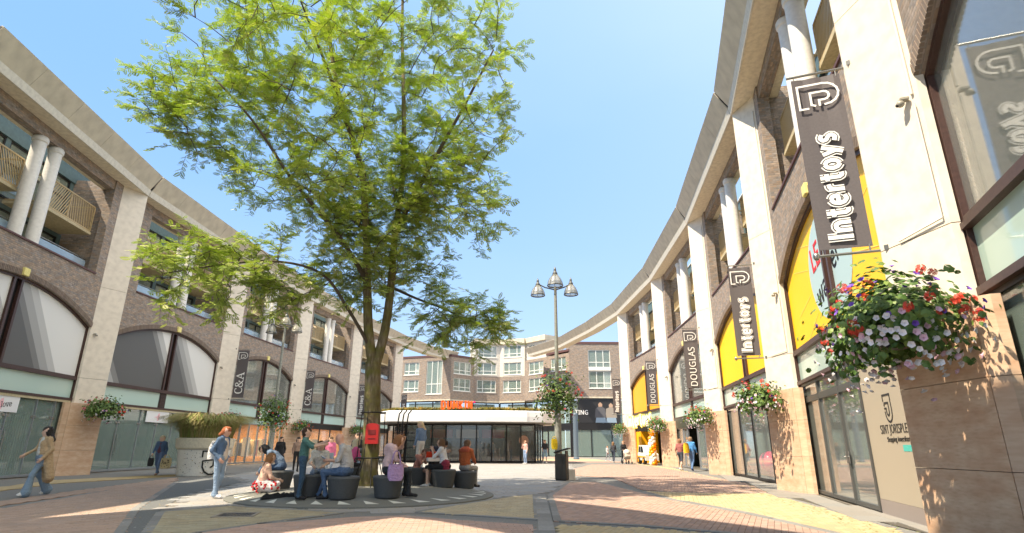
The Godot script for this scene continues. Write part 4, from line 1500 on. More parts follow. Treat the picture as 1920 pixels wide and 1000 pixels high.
func kerbs(called: String, poly: Array) -> void:
	# flush edging stones laid end to end round a paving field
	var o := structure(called, flat(poly, 0.004), plain(Color(0.40, 0.39, 0.37), 0.95))
	var stone := MB.new()
	stone.obox(Transform3D(), Vector3(1, 0.03, 0.15), 0.004)
	var mesh := stone.mesh()
	var tones := []
	for k in 3:
		tones.append(grainy(Color(0.52, 0.515, 0.50).darkened(0.05 * k), 0.05, 0.9, 1.2, 70 + k))
	for i in poly.size():
		var a: Vector2 = poly[i]
		var b: Vector2 = poly[(i + 1) % poly.size()]
		var n := maxi(1, roundi(a.distance_to(b) / 0.85))
		for k in n:
			var p := a.lerp(b, (k + 0.5) / n)
			if p.y > 28.0 or p.y < 7.0:
				continue
			var d := (b - a) / n
			var bs := Basis(Vector3.UP, atan2(d.y, d.x)).scaled_local(Vector3(d.length() - 0.006, 1, 1))
			part("kerb_stone", mesh, tones[(i + k) % 3], o, Transform3D(bs, P(p.x, 0.0045 + 0.0006 * ((i + k) % 4), p.y)))

func paving() -> void:
	var g := MB.new()
	g.quad(Vector3(-400, 0, 400), Vector3(400, 0, 400), Vector3(400, 0, -400), Vector3(-400, 0, -400))
	structure("ground", g, M.asphalt)
	var brick := Vector2(0.21, 0.105)
	var red := Color(0.37, 0.25, 0.195)
	var yellow := Color(0.45, 0.35, 0.195)
	paved("red_brick_paving", ZONES.red, 0.006, brick, 1.15, red, 0.14, Color(0.50, 0.40, 0.34))
	paved("red_brick_paving_far", ZONES.red2, 0.006, brick, 1.3, red, 0.14, Color(0.58, 0.45, 0.37), 45)
	paved("yellow_brick_paving", ZONES.yellow, 0.006, Vector2(0.21, 0.105), 1.3, yellow, 0.12, Color(0.46, 0.40, 0.24))
	paved("yellow_brick_paving_near", ZONES.yellow2, 0.006, brick, 1.2, yellow, 0.12, Color(0.46, 0.41, 0.28))
	paved("yellow_brick_strip", ZONES.yellow3, 0.006, brick, 1.35, yellow, 0.1, Color(0.62, 0.54, 0.40), 52, 0)
	paved("shade_greyed_brick_paving", ZONES.dark, 0.006, brick, 0.3, Color(0.40, 0.33, 0.21), 0.14, Color(0.42, 0.38, 0.28))  # yellowish brick with its shade mixed into a greyer tone
	paved("pink_brick_paving", ZONES.pink, 0.006, brick, 0.1, Color(0.40, 0.27, 0.21), 0.1, Color(0.52, 0.40, 0.33))
	paved("mossy_brick_paving", ZONES.moss, 0.006, brick, 0.15, Color(0.33, 0.28, 0.18), 0.16, Color(0.36, 0.38, 0.22))
	paved("brown_brick_paving", ZONES.leftred, 0.006, brick, 0.9, Color(0.35, 0.25, 0.19), 0.12, Color(0.48, 0.39, 0.32), 24)
	paved("brown_brick_strip", ZONES.leftred2, 0.01, brick, 1.2, Color(0.35, 0.25, 0.19), 0.12, Color(0.46, 0.37, 0.30), 24, 0)
	paved("yellow_brick_edge", ZONES.leftyellow, 0.01, brick, 1.2, yellow * 0.9, 0.12, Color(0.60, 0.53, 0.36), 24, 0)
	var band := structure("grey_slab_band", flat(ZONES.band, 0.010), plain(Color(0.42, 0.41, 0.39), 0.95))
	var tones := []
	for k in 4:
		tones.append(grainy(Color(0.56, 0.555, 0.54).darkened(0.05 * k), 0.05, 0.9, 1.0, 64 + k))
	var za := 5.0
	var kk := 0
	while za < 16.7:   # slabs laid end to end along the narrowing band
		var zb := za + 0.58
		var edge := func(z: float) -> Vector2:
			return Vector2(lerpf(0.43, 0.67, (z - 9.5) / 7.4) - (0.26 * (9.5 - z) / 5.5 if z < 9.5 else 0.0) * 0.9, lerpf(0.69, 0.95, (z - 9.5) / 7.4) - (0.27 * (9.5 - z) / 5.5 if z < 9.5 else 0.0) * 0.9)
		var e0: Vector2 = edge.call(za)
		var e1: Vector2 = edge.call(zb)
		var sm := MB.new()
		sm.prism(PackedVector2Array([Vector2(e0.x, -za), Vector2(e0.y, -za), Vector2(e1.y, -zb), Vector2(e1.x, -zb)]), 0.0, 0.022)
		part("slab", sm, tones[kk % 4], band)
		kk += 1
		za += 0.586
	structure("asphalt_band", flat(ZONES.leftband, 0.014), grainy(Color(0.40, 0.405, 0.40), 0.1, 0.95, 0.8, 75, true, 0.0, 0.05))
	paved("shop_walkway", ZONES.walk, 0.014, Vector2(0.9, 0.6), 1.3, Color(0.24, 0.225, 0.20), 0.07, Color(0.33, 0.31, 0.28), 32, 40)
	kerbs("red_zone_kerb", ZONES.red)
	kerbs("yellow_zone_kerb", ZONES.yellow)
	kerbs("shade_greyed_zone_kerb", ZONES.dark)
	kerbs("mossy_zone_kerb", ZONES.moss)
	kerbs("pink_zone_kerb", ZONES.pink)
	kerbs("brown_zone_kerb", ZONES.leftred)
	# pale slabs of the square round the mound and before the pavilion
	paved("slab_paving", [Vector2(-8.35, 15.4), Vector2(-7.0, 12.3), Vector2(-6.1, 13.35), Vector2(-4.3, 12.58), Vector2(-2.0, 11.9), Vector2(0.1, 16.2), Vector2(1.0, 17.0), Vector2(2.1, 22.3), Vector2(3.4, 30.0), Vector2(4.6, 48.0), Vector2(-12.5, 48.0), Vector2(-13.5, 36.0), Vector2(-12.3, 26.2), Vector2(-9.45, 21.8)], 0.002, Vector2(0.62, 0.42), 0.25, Color(0.29, 0.28, 0.265), 0.07, Color(0.47, 0.455, 0.43), 48, 60)
	# far paving: bands of red and yellow in front of the far shops
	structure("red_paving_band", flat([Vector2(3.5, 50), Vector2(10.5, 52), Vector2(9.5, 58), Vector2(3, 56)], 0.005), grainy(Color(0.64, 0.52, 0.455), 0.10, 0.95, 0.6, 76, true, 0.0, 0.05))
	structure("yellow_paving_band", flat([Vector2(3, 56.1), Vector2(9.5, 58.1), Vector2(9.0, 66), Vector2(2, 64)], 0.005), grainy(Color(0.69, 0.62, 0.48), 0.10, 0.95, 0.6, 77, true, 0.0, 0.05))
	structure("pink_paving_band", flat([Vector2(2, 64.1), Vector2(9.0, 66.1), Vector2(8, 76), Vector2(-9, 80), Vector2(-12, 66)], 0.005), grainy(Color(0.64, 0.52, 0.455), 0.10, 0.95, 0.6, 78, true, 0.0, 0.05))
	# moss and litter of small leaves between the stones under the tree
	var lf := MB.new()
	lf.tri(Vector3(-0.012, 0, 0), Vector3(0.012, 0, 0.006), Vector3(0, 0.004, -0.03))
	var wh := []
	var ti := []
	for i in 2600:
		var a := rng.randf() * TAU
		var d := 3.4 + absf(rng.randfn()) * 2.2
		var q := Vector2(-3.86 + cos(a) * d, 16.15 + sin(a) * d)
		wh.append(Transform3D(Basis(Vector3.UP, rng.randf() * TAU).scaled(Vector3.ONE * rng.randf_range(0.7, 1.4)), P(q.x, 0.022, q.y)))
		ti.append(Color(0.36, 0.30, 0.10).lerp(Color(0.22, 0.12, 0.05), rng.randf()))
	for i in 500:   # along the right walkway edge, where moss grows in the joints
		var k := rng.randf()
		var q := Vector2(6.3, 9.5).lerp(Vector2(8.6, 22.0), k) + Vector2(rng.randf_range(-0.8, 0.1), rng.randf_range(-0.4, 0.4))
		wh.append(Transform3D(Basis(Vector3.UP, rng.randf() * TAU).scaled(Vector3.ONE * rng.randf_range(0.8, 2.0)), P(q.x, 0.022, q.y)))
		ti.append(Color(0.14, 0.2, 0.05).lerp(Color(0.25, 0.26, 0.08), rng.randf()))
	var li := copies("leaf_litter", lf.mesh(), tinted(0.9), self, wh, ti)
	li.set_meta("label", "tiny fallen leaves and moss scattered on the paving round the tree")
	li.set_meta("category", "leaf litter")
	# old chewing gum trodden flat on the paving
	var gum := MB.new()
	gum.lathe([Vector2(0.016, 0.0), Vector2(0.014, 0.002), Vector2(0.0, 0.0025)], 7)
	var gw := []
	var gt := []
	for i in 900:
		var q := Vector2(rng.randf_range(-9, 9), rng.randf_range(9.0, 34.0))
		if q.distance_to(MOUND) < MOUND_R + 0.1:
			continue
		gw.append(Transform3D(Basis(Vector3.UP, rng.randf() * TAU).scaled(Vector3(rng.randf_range(0.7, 1.7), 1, rng.randf_range(0.7, 1.5))), P(q.x, 0.019, q.y)))
		gt.append(Color(0.10, 0.10, 0.095).lerp(Color(0.42, 0.41, 0.39), rng.randf()))
	var gu := copies("trodden_gum", gum.mesh(), tinted(0.8), self, gw, gt)
	gu.set_meta("label", "small dark and pale spots of gum trodden into the paving")
	gu.set_meta("category", "gum spots")
	# drain cover in the mossy bricks
	var dc := thing("drain_cover", "square dark iron drain cover set in the mossy bricks", "drain cover", P(-5.15, 0.008, 11.55), 0.2)
	var fm := MB.new()
	for q in [[0, 0.33, 0.72, 0.06], [0, -0.33, 0.72, 0.06], [0.33, 0, 0.06, 0.6], [-0.33, 0, 0.06, 0.6]]:
		fm.obox(Transform3D(Basis(), Vector3(q[0], 0.01, q[1])), Vector3(q[2], 0.03, q[3]))
	part("frame", fm, plain(Color(0.55, 0.52, 0.47), 0.8), dc)
	for i in 9:
		var b := MB.new()
		b.obox(Transform3D(Basis(), Vector3(-0.26 + i * 0.065, 0.008, 0)), Vector3(0.045, 0.016, 0.6))
		part("bar", b, M.iron, dc)

const MOUND := Vector2(-3.86, 16.15)
const MOUND_R := 3.4
func dome(d: float) -> float:
	return 0.05 + 0.21 * (1.0 - (d / MOUND_R) * (d / MOUND_R))
func mound_height(x: float, z: float) -> float:
	var d := Vector2(x, z).distance_to(MOUND)
	return 0.0 if d >= MOUND_R else dome(d)

func mound() -> void:
	var o := thing("rubber_mound", "low round dark rubber mound with white triangles round its rim, under the tree", "play mound", P(MOUND.x, 0, MOUND.y))
	var m := MB.new()
	var prof := [Vector2(MOUND_R, 0.0), Vector2(MOUND_R, 0.04), Vector2(MOUND_R - 0.015, 0.052)]
	for i in range(1, 13):
		var r := MOUND_R * (1.0 - i / 12.0)
		prof.append(Vector2(r, dome(r)))
	m.lathe(prof, 72)
	part("rubber_surface", m, grainy(Color(0.43, 0.43, 0.405), 0.1, 0.9, 1.2, 81, true, 0.15, 0.06), o)
	for i in 34:
		var a := TAU * i / 34.0
		var t := MB.new()
		var pts := []
		for q in [Vector2(3.2, -0.17), Vector2(3.18, 0.11), Vector2(2.82, 0.17)]:
			var r: float = q.x
			var u: float = a + q.y / 3.1
			pts.append(Vector3(r * cos(u), dome(r) + 0.006, r * sin(u)))
		t.tri(pts[0], pts[2], pts[1])
		part("painted_triangle", t, plain(Color(0.80, 0.80, 0.76), 0.8), o)

func stools() -> void:
	var spots := [[-6.12, 16.0, 0.34], [-4.68, 13.97, 0.35], [-3.78, 13.64, 0.37], [-2.83, 13.92, 0.36], [-1.36, 17.6, 0.36], [-2.35, 18.0, 0.34], [-4.5, 16.9, 0.34], [-1.9, 16.95, 0.36], [-3.15, 20.6, 0.3], [-2.72, 17.3, 0.3]]
	var says := ["dark grey rubber stool behind the child in the spotted skirt", "dark grey rubber stool behind the boy in the teal shirt", "dark grey rubber stool under the bald man", "dark grey rubber stool under the woman in the pink hoodie", "dark grey rubber stool under the man in the orange jacket", "dark grey rubber stool under the man in navy", "dark grey rubber stool under the fair child in pink", "dark grey rubber stool under the girl with the maroon jacket", "dark grey rubber stool that the fair-haired girl stands on", "dark grey rubber stool under the small boy"]
	for i in spots.size():
		var s: Array = spots[i]
		var o := thing("stool", says[i], "stool", P(s[0], mound_height(s[0], s[1]) - 0.005, s[1]), 0, "rubber stools on the mound")
		var m := MB.new()
		var k: float = s[2]
		m.lathe([Vector2(0, 0), Vector2(k * 0.74, 0), Vector2(k * 0.78, 0.02), Vector2(k * 0.97, 0.40), Vector2(k * 0.99, 0.43), Vector2(k * 0.96, 0.46), Vector2(k * 0.9, 0.475), Vector2(0, 0.47)], 28)
		part("seat_body", m, grainy(Color(0.29, 0.30, 0.305), 0.08, 0.7, 1.0, 85, true, 0.1, 0.05), o)

# ---------------------------------------------------------------- tree
func tree() -> void:
	var base := P(-3.81, 0.24, 16.14)
	var o := thing("honey_locust_tree", "tall airy honey locust with forked mossy trunk rising from the rubber mound", "tree", base)
	var r := RandomNumberGenerator.new()
	r.seed = 21
	# positions relative to the base, Godot axes
	var stems := [
		[Vector3(0, -0.1, 0), Vector3(0.0, 0.5, 0), Vector3(-0.02, 1.6, 0), Vector3(-0.08, 2.6, 0.0), Vector3(-0.12, 3.3, 0)],
		[Vector3(-0.12, 3.2, 0), Vector3(-0.30, 4.2, 0.12), Vector3(-0.42, 5.6, 0.25), Vector3(-0.58, 7.2, 0.3), Vector3(-0.95, 9.4, 0.2), Vector3(-1.9, 12.0, 0.1), Vector3(-2.5, 15.0, 0.4), Vector3(-2.7, 18.2, 0.2)],
		[Vector3(-0.05, 3.2, 0), Vector3(0.12, 4.2, -0.1), Vector3(0.16, 5.6, -0.3), Vector3(0.15, 7.4, -0.4), Vector3(0.22, 9.6, -0.6), Vector3(0.1, 12.2, -0.5), Vector3(-0.2, 15.2, -0.8), Vector3(-0.3, 18.0, -0.6)],
		[Vector3(-0.42, 5.6, 0.25), Vector3(-1.2, 6.8, 0.8), Vector3(-2.6, 8.4, 1.2), Vector3(-3.9, 10.2, 1.4), Vector3(-5.4, 11.8, 1.5)],
		[Vector3(-0.58, 7.2, 0.3), Vector3(-2.0, 8.5, -0.8), Vector3(-3.9, 9.8, -1.8), Vector3(-6.2, 10.6, -2.2)],
		[Vector3(-0.22, 3.7, 0.1), Vector3(-0.8, 4.7, 0.6), Vector3(-1.5, 5.6, 1.0), Vector3(-2.7, 5.9, 1.2), Vector3(-4.2, 5.8, 1.2), Vector3(-5.9, 5.6, 1.0)],
		[Vector3(0.15, 7.4, -0.4), Vector3(1.0, 8.8, 0.3), Vector3(2.2, 10.8, 1.0), Vector3(3.2, 12.8, 1.4)],
		[Vector3(0.16, 5.6, -0.3), Vector3(0.9, 5.3, -0.5), Vector3(1.9, 4.9, -0.4), Vector3(2.8, 4.4, -0.2)],
		[Vector3(0.22, 9.6, -0.6), Vector3(1.2, 11.0, -1.8), Vector3(2.4, 12.8, -2.6)],
		[Vector3(-0.95, 9.4, 0.2), Vector3(-1.4, 11.0, 2.0), Vector3(-2.0, 12.6, 3.6)],
		[Vector3(0.1, 8.6, -0.4), Vector3(-0.5, 10.0, -2.4), Vector3(-1.0, 11.6, -4.0)],
	]
	var rad0 := [0.34, 0.15, 0.145, 0.08, 0.08, 0.055, 0.09, 0.05, 0.07, 0.08, 0.08]
	var pos := PackedVector3Array()
	var trunk := MB.new()
	var limbs := MB.new()
	for s in stems.size():
		var pts := smooth_path(stems[s], 4)
		var rads := []
		for i in pts.size():
			var f := float(i) / (pts.size() - 1)
			var rr: float = rad0[s] * (1.0 - 0.72 * f) if s > 0 else lerpf(0.235, 0.215, f)
			if s == 0 and i < 3:
				rr += 0.05 * (3 - i) / 3.0
			rads.append(rr)
			if s > 0 or i > pts.size() - 2:
				pos.append(pts[i])
		(trunk if s < 3 else limbs).tube(pts, rads, 14 if s < 3 else 8)
	part("trunk", trunk, bark_material(), o)
	# attraction points through the crown's volume
	var lobes := [[Vector3(-1.7, 12.4, 0), Vector3(6.1, 7.8, 4.8), 640], [Vector3(-1.2, 7.3, 0), Vector3(4.0, 2.4, 3.4), 110], [Vector3(-3.4, 5.7, 0.8), Vector3(3.5, 1.1, 2.0), 92], [Vector3(2.4, 4.5, -0.2), Vector3(1.7, 0.75, 1.3), 50], [Vector3(2.3, 8.6, 0), Vector3(2.0, 2.6, 3.0), 75], [Vector3(-0.1, 7.6, 0), Vector3(2.0, 3.2, 2.0), 95], [Vector3(-5.6, 11.6, 0.5), Vector3(2.8, 2.4, 2.4), 80]]
	var gaps := FastNoiseLite.new()
	gaps.seed = 3
	gaps.frequency = 0.22
	var tips := []
	for lb in lobes:
		var k := 0
		while k < lb[2]:
			var u := Vector3(r.randfn(), r.randfn(), r.randfn()).normalized() * pow(r.randf(), 0.42)
			var q: Vector3 = lb[0] + u * lb[1]
			k += 1
			if gaps.get_noise_3dv(q) < -0.22 or q.y < 3.6:
				continue
			if lb[2] != 92 and q.x < -1.5 and lb[2] != 95 and q.y < 10.9 - (q.x + 8.6) * 0.52:   # open sky under the left limbs
				continue
			tips.append(q)
	tips.sort_custom(func(a, b): return Vector2(a.x + 0.6, a.z).length() + absf(a.y - 9) * 0.2 < Vector2(b.x + 0.6, b.z).length() + absf(b.y - 9) * 0.2)
	var where := []
	var tints := []
	for q in tips:
		var best := 0
		var bd := 1e9
		for i in pos.size():
			var e := pos[i]
			var d := e.distance_squared_to(q)
			if d < bd:
				var pen := d + (maxf(0.0, e.y - q.y) * 1.2 if q.y > 6 else 0.0)
				if pen < bd:
					bd = pen
					best = i
		var a := pos[best]
		var v: Vector3 = q - a
		var len_ := v.length()
		var wob := Vector3(r.randf_range(-1, 1), r.randf_range(-0.3, 1.0), r.randf_range(-1, 1)) * len_ * 0.13
		var pts := [a, a + v * 0.35 + wob, a + v * 0.7 + wob * 0.9 + Vector3(r.randf_range(-1, 1), 0, r.randf_range(-1, 1)) * len_ * 0.05, q, q + (v.normalized() + Vector3(0, -0.25, 0)) * 0.35]
		var w := clampf(0.010 + len_ * 0.0065, 0.010, 0.04)
		limbs.tube(pts, [w, w * 0.8, w * 0.6, w * 0.42, 0.004], 5, false)
		pos.append(pts[1])
		pos.append(pts[2])
		pos.append(q)
		# twigs with feathery leaves
		for t in 5:
			var f := r.randf_range(0.3, 1.08)
			var o0: Vector3 = bez(pts, f)
			var dir := (v.normalized() * 0.6 + Vector3(r.randf_range(-1, 1), r.randf_range(-0.5, 0.5), r.randf_range(-1, 1))).normalized()
			var tl := r.randf_range(0.3, 0.75)
			var p1 := o0 + dir * tl * 0.55
			var p2 := o0 + dir * tl + Vector3(0, -0.12 * tl, 0)
			limbs.tube([o0, p1, p2], [0.007, 0.005, 0.002], 4, false)
			var n := int(5 + tl * 10)
			for i in n:
				var g := (i + 0.4) / n
				var at := o0.lerp(p1, g * 2) if g < 0.5 else p1.lerp(p2, g * 2 - 1)
				var side := dir.cross(Vector3.UP).normalized() * (1 if i % 2 else -1)
				var d2 := (side * r.randf_range(0.5, 1.0) + dir * 0.5 + Vector3(0, r.randf_range(-0.75, 0.15), 0)).normalized()
				var z := d2
				var x := z.cross(Vector3(r.randf_range(-0.5, 0.5), 1, r.randf_range(-0.5, 0.5))).normalized()
				var sc := r.randf_range(0.7, 1.15)
				where.append(Transform3D(Basis(x, z.cross(x), z).scaled(Vector3.ONE * sc), at))
				var c := Color(0.42, 0.48, 0.12).lerp(Color(0.29, 0.38, 0.09), r.randf())
				if r.randf() < 0.15:
					c = Color(0.56, 0.57, 0.24)
				tints.append(c)
	part("branches", limbs, plain(Color(0.32, 0.28, 0.23), 0.9), o)
	# one feathery leaf: a rib with pairs of narrow leaflets
	var lf := MB.new()
	for i in 9:
		var z := 0.02 + i * 0.02
		var wl := 0.056 * sin(PI * (0.18 + 0.78 * i / 9.0)) + 0.01
		for s in [-1.0, 1.0]:
			var a := Vector3(0, -0.05 * z * z / 0.06, z)
			lf.quad(a, a + Vector3(s * wl * 0.5, 0.005, -0.003), a + Vector3(s * wl, -0.005, 0.014), a + Vector3(s * wl * 0.5, 0.004, 0.020))
	lf.tri(Vector3(-0.002, 0, 0), Vector3(0.002, 0, 0), Vector3(0, -0.04, 0.21))
	var lm := tinted(0.6, 0.4)
	lm.backlight_enabled = true
	lm.backlight = Color(0.76, 0.84, 0.36)
	var crown := copies("crown", lf.mesh(), lm, o, where, tints)

func smooth_path(p: Array, k: int) -> Array:
	var c := Curve3D.new()
	for i in p.size():
		var a: Vector3 = p[maxi(i - 1, 0)]
		var b: Vector3 = p[mini(i + 1, p.size() - 1)]
		var t := (b - a) / 6.0
		c.add_point(p[i], -t, t)
	var out := []
	for i in p.size() - 1:
		for j in k:
			out.append(c.sample(i, float(j) / k))
	out.append(p[p.size() - 1])
	return out

func bez(p: Array, f: float) -> Vector3:
	var x := clampf(f, 0, 1) * (p.size() - 1)
	var i := mini(int(x), p.size() - 2)
	return p[i].lerp(p[i + 1], x - i)

func bark_material() -> StandardMaterial3D:
	var im := Image.create(256, 512, false, Image.FORMAT_RGB8)
	var a := FastNoiseLite.new()
	a.seed = 31
	a.frequency = 0.02
	a.fractal_octaves = 5
	var b := FastNoiseLite.new()
	b.seed = 32
	b.frequency = 0.012
	for y in 512:
		for x in 256:
			var f := clampf(a.get_noise_2d(absf(x - 128.0) * 2.4, absf(y - 256.0) * 0.45) + 0.5, 0, 1)
			var g := clampf(b.get_noise_2d(absf(x - 128.0), absf(y - 256.0)) * 1.5 + 0.5, 0, 1)
			var c := Color(0.34, 0.29, 0.22).lerp(Color(0.56, 0.51, 0.42), f)
			c = c.lerp(Color(0.42, 0.42, 0.18), g * 0.75)
			im.set_pixel(x, y, c)
	var m := plain(Color.WHITE, 0.95)
	m.albedo_texture = ImageTexture.create_from_image(im)
	m.uv1_triplanar = true
	m.uv1_scale = Vector3(0.9, 0.45, 0.9)
	return m

func tree_guard() -> void:
	var c := P(-3.81, 0, 16.14)
	var o := thing("tree_guard", "black iron guard of rods and rings round the tree trunk", "tree guard", c + Vector3(0, 0.24, 0))
	var rg := MB.new()
	for q in [[0.38, 0.72], [0.34, 1.9]]:
		var pts := []
		for i in 25:
			var a := TAU * i / 24.0
			pts.append(Vector3(cos(a) * q[0], q[1], sin(a) * q[0]))
		rg.tube(pts, [0.018], 5, false)
	part("ring", rg, M.iron, o)
	for i in 12:
		var a := TAU * i / 12.0 + 0.2
		var d := Vector3(cos(a), 0, sin(a))
		var b := MB.new()
		b.tube([d * 0.72, d * 0.38 + Vector3(0, 0.72, 0)] + ([d * 0.34 + Vector3(0, 1.93, 0)] if i % 3 == 0 else []), [0.013], 5)
		part("rod", b, M.iron, o)
	# black gate-like rack beside the trunk
	var g := thing("metal_rack", "black upright metal rack with curled tops beside the tree trunk", "rack", P(-3.2, 0.22, 16.6))
	for i in 3:
		var b := MB.new()
		b.tube([Vector3(i * 0.13, 0, 0), Vector3(i * 0.13, 1.75, 0), Vector3(i * 0.13 + 0.02, 1.92, 0), Vector3(i * 0.13 + 0.1, 2.02, 0)], [0.02], 6)
		part("post", b, M.iron, g)
	for y in [0.5, 0.75, 1.0, 1.2, 1.4]:
		var b := MB.new()
		b.tube([Vector3(-0.1, y, 0.02), Vector3(0.5, y, 0.02)], [0.012], 5)
		part("bar", b, M.iron, g)
	var x := thing("red_letter_box", "small red metal box with rounded top fixed to the tree trunk", "letter box", P(-3.72, 1.32, 15.8))
	var m := MB.new()
	var out := PackedVector2Array([Vector2(-0.17, 0), Vector2(0.17, 0), Vector2(0.17, 0.46)])
	for i in 9:
		var a := PI * i / 8.0
		out.append(Vector2(0.17 * cos(a), 0.46 + 0.07 * sin(a)))
	m.plate(out, -0.1, 0.06)
	part("body", m, plain(Color(0.66, 0.09, 0.06), 0.5), x)
	var l := MB.new()
	l.obox(Transform3D(Basis(), Vector3(0, 0.14, 0.064)), Vector3(0.2, 0.018, 0.01))
	l.obox(Transform3D(Basis(), Vector3(0, 0.30, 0.064)), Vector3(0.2, 0.12, 0.006))
	part("plate", l, plain(Color(0.45, 0.06, 0.05), 0.6), x)

# ---------------------------------------------------------------- hanging flowers
var leaf_mesh: ArrayMesh
var petal := {}

func flower_meshes() -> void:
	var l := MB.new()
	for i in 6:
		var a := -0.5 + TAU * i / 6.0
		var b := -0.5 + TAU * (i + 1) / 6.0
		l.tri(Vector3(0, 0, 0.01), Vector3(cos(a) * 0.045, sin(a) * 0.045, -0.006), Vector3(cos(b) * 0.045, sin(b) * 0.045, -0.006 + 0.008 * (i % 2)))
	leaf_mesh = l.mesh()
	var p := MB.new()     # five-lobed trumpet flower with a dark eye
	for i in 10:
		var a := TAU * i / 10.0
		var b := TAU * (i + 1) / 10.0
		var ra := 0.045 if i % 2 == 0 else 0.038
		var rb := 0.045 if i % 2 else 0.038
		p.quad(Vector3(cos(a) * 0.012, sin(a) * 0.012, 0), Vector3(cos(a) * ra, sin(a) * ra, 0.016), Vector3(cos(b) * rb, sin(b) * rb, 0.016), Vector3(cos(b) * 0.012, sin(b) * 0.012, 0))
		p.tri(Vector3(0, 0, -0.02), Vector3(cos(a) * 0.012, sin(a) * 0.012, 0), Vector3(cos(b) * 0.012, sin(b) * 0.012, 0))
	petal.trumpet = p.mesh()
	var g := MB.new()     # geranium head: a ball of little florets
	var r := RandomNumberGenerator.new()
	r.seed = 5
	for i in 16:
		var d := Vector3(r.randfn(), r.randfn() * 0.6, r.randfn() + 0.4).normalized()
		var q := d * 0.05
		var u := d.cross(Vector3(0.3, 1, 0.2)).normalized()
		var w := d.cross(u)
		for k in 5:
			var a := TAU * k / 5.0
			var b := a + 0.9
			g.tri(q + d * 0.003, q + (u * cos(a) + w * sin(a)) * 0.024 + d * 0.008, q + (u * cos(b) + w * sin(b)) * 0.024 + d * 0.008)
	petal.head = g.mesh()

func basket(o: Node3D, size: Vector3, seed_: int, leaves: int, red: int, white: int, purple: int, single: bool, all_round := false) -> void:
	# foliage mound of half-axes `size` about the node's origin; blooms sit on its surface, white ones trail below
	var r := RandomNumberGenerator.new()
	r.seed = seed_
	var bowl := MB.new()
	bowl.lathe([Vector2(0.0, -0.30), Vector2(0.16, -0.28), Vector2(0.28, -0.16), Vector2(0.32, 0.0), Vector2(0.28, 0.0), Vector2(0.0, -0.05)], 16)
	part("bowl", bowl, M.black, o)
	var lump := FastNoiseLite.new()
	lump.seed = seed_
	lump.frequency = 1.1
	var surf := func(d: Vector3, f: float) -> Vector3:
		var k := 1.0 + 0.62 * lump.get_noise_3dv(d * 1.7)
		return d * size * k * f
	var wh := []
	var ti := []
	for i in leaves:
		var d := Vector3(r.randfn(), r.randfn(), r.randfn()).normalized()
		if not all_round and d.y < -0.75:
			d.y = absf(d.y) * 0.6
		var q: Vector3 = surf.call(d, r.randf_range(0.55, 1.08))
		var stray := r.randf()
		if stray < 0.07:   # sprays standing out of the mass
			q = surf.call(d, r.randf_range(1.1, 1.4)) + Vector3(0, 0.04, 0)
		elif stray < 0.22 and d.y < 0.3:   # stems trailing over the rim
			var h := absf(sin(atan2(d.x, d.z) * 5.0 + seed_))
			q = surf.call(Vector3(d.x, -0.2, d.z).normalized(), r.randf_range(0.9, 1.05)) + Vector3(0, -r.randf() * h * size.y * 1.1, 0)
		var zz := (d + Vector3(r.randf_range(-0.8, 0.8), r.randf_range(0.0, 1.2), r.randf_range(-0.8, 0.8))).normalized()
		var xx := zz.cross(Vector3(r.randf_range(-1, 1), 1, r.randf_range(-1, 1))).normalized()
		wh.append(Transform3D(Basis(xx, zz.cross(xx), zz).scaled(Vector3.ONE * r.randf_range(0.7, 1.35)), q))
		ti.append(Color(0.055, 0.12, 0.022).lerp(Color(0.19, 0.27, 0.05), r.randf() * r.randf() * 1.3))
	var lm := tinted(0.55)
	lm.backlight_enabled = true
	lm.backlight = Color(0.25, 0.35, 0.08)
	copies("foliage", leaf_mesh, lm, o, wh, ti)
	var kinds := [[red, "head", Color(0.62, 0.045, 0.018), "red_bloom"], [white, "trumpet", Color(0.78, 0.74, 0.76), "white_bloom"], [purple, "trumpet", Color(0.16, 0.06, 0.42), "purple_bloom"]]
	for kd in kinds:
		var w2 := []
		var t2 := []
		for i in kd[0]:
			var d := Vector3(r.randfn(), r.randfn() * 0.8 + 0.1, r.randfn()).normalized()
			var q: Vector3
			if kd[3] == "white_bloom":
				d.y = -absf(d.y) * 0.9 + 0.05
				d = d.normalized()
				q = surf.call(d, r.randf_range(1.0, 1.18)) + Vector3(0, -r.randf() * absf(sin(atan2(d.x, d.z) * 3.0 + seed_)) * 0.75 * size.y, 0)
			else:
				if d.y < -0.4 and not all_round:
					d.y = -d.y
				q = surf.call(d, r.randf_range(1.04, 1.16))
			var zz := (d + Vector3(r.randf_range(-0.3, 0.3), r.randf_range(-0.1, 0.4), r.randf_range(-0.3, 0.3))).normalized()
			var xx := zz.cross(Vector3(0.1, 1, 0.2)).normalized()
			w2.append(Transform3D(Basis(xx, zz.cross(xx), zz).scaled(Vector3.ONE * r.randf_range(0.7, 1.05)), q))
			var c: Color = kd[2]
			if kd[3] == "red_bloom" and r.randf() < 0.25:
				c = Color(0.70, 0.16, 0.20)
			if kd[3] == "white_bloom" and r.randf() < 0.3:
				c = Color(0.70, 0.45, 0.55)
			t2.append(c * r.randf_range(0.85, 1.12))
		if w2.is_empty():
			continue
		if single:
			var mats := []
			for k in 4:
				mats.append(plain(t2[k % t2.size()].linear_to_srgb(), 0.6))
			for i in w2.size():
				part(kd[3], petal[kd[1]], mats[i % 4], o, w2[i])
		else:
			copies(kd[3] + "s", petal[kd[1]], tinted(0.6), o, w2, t2)

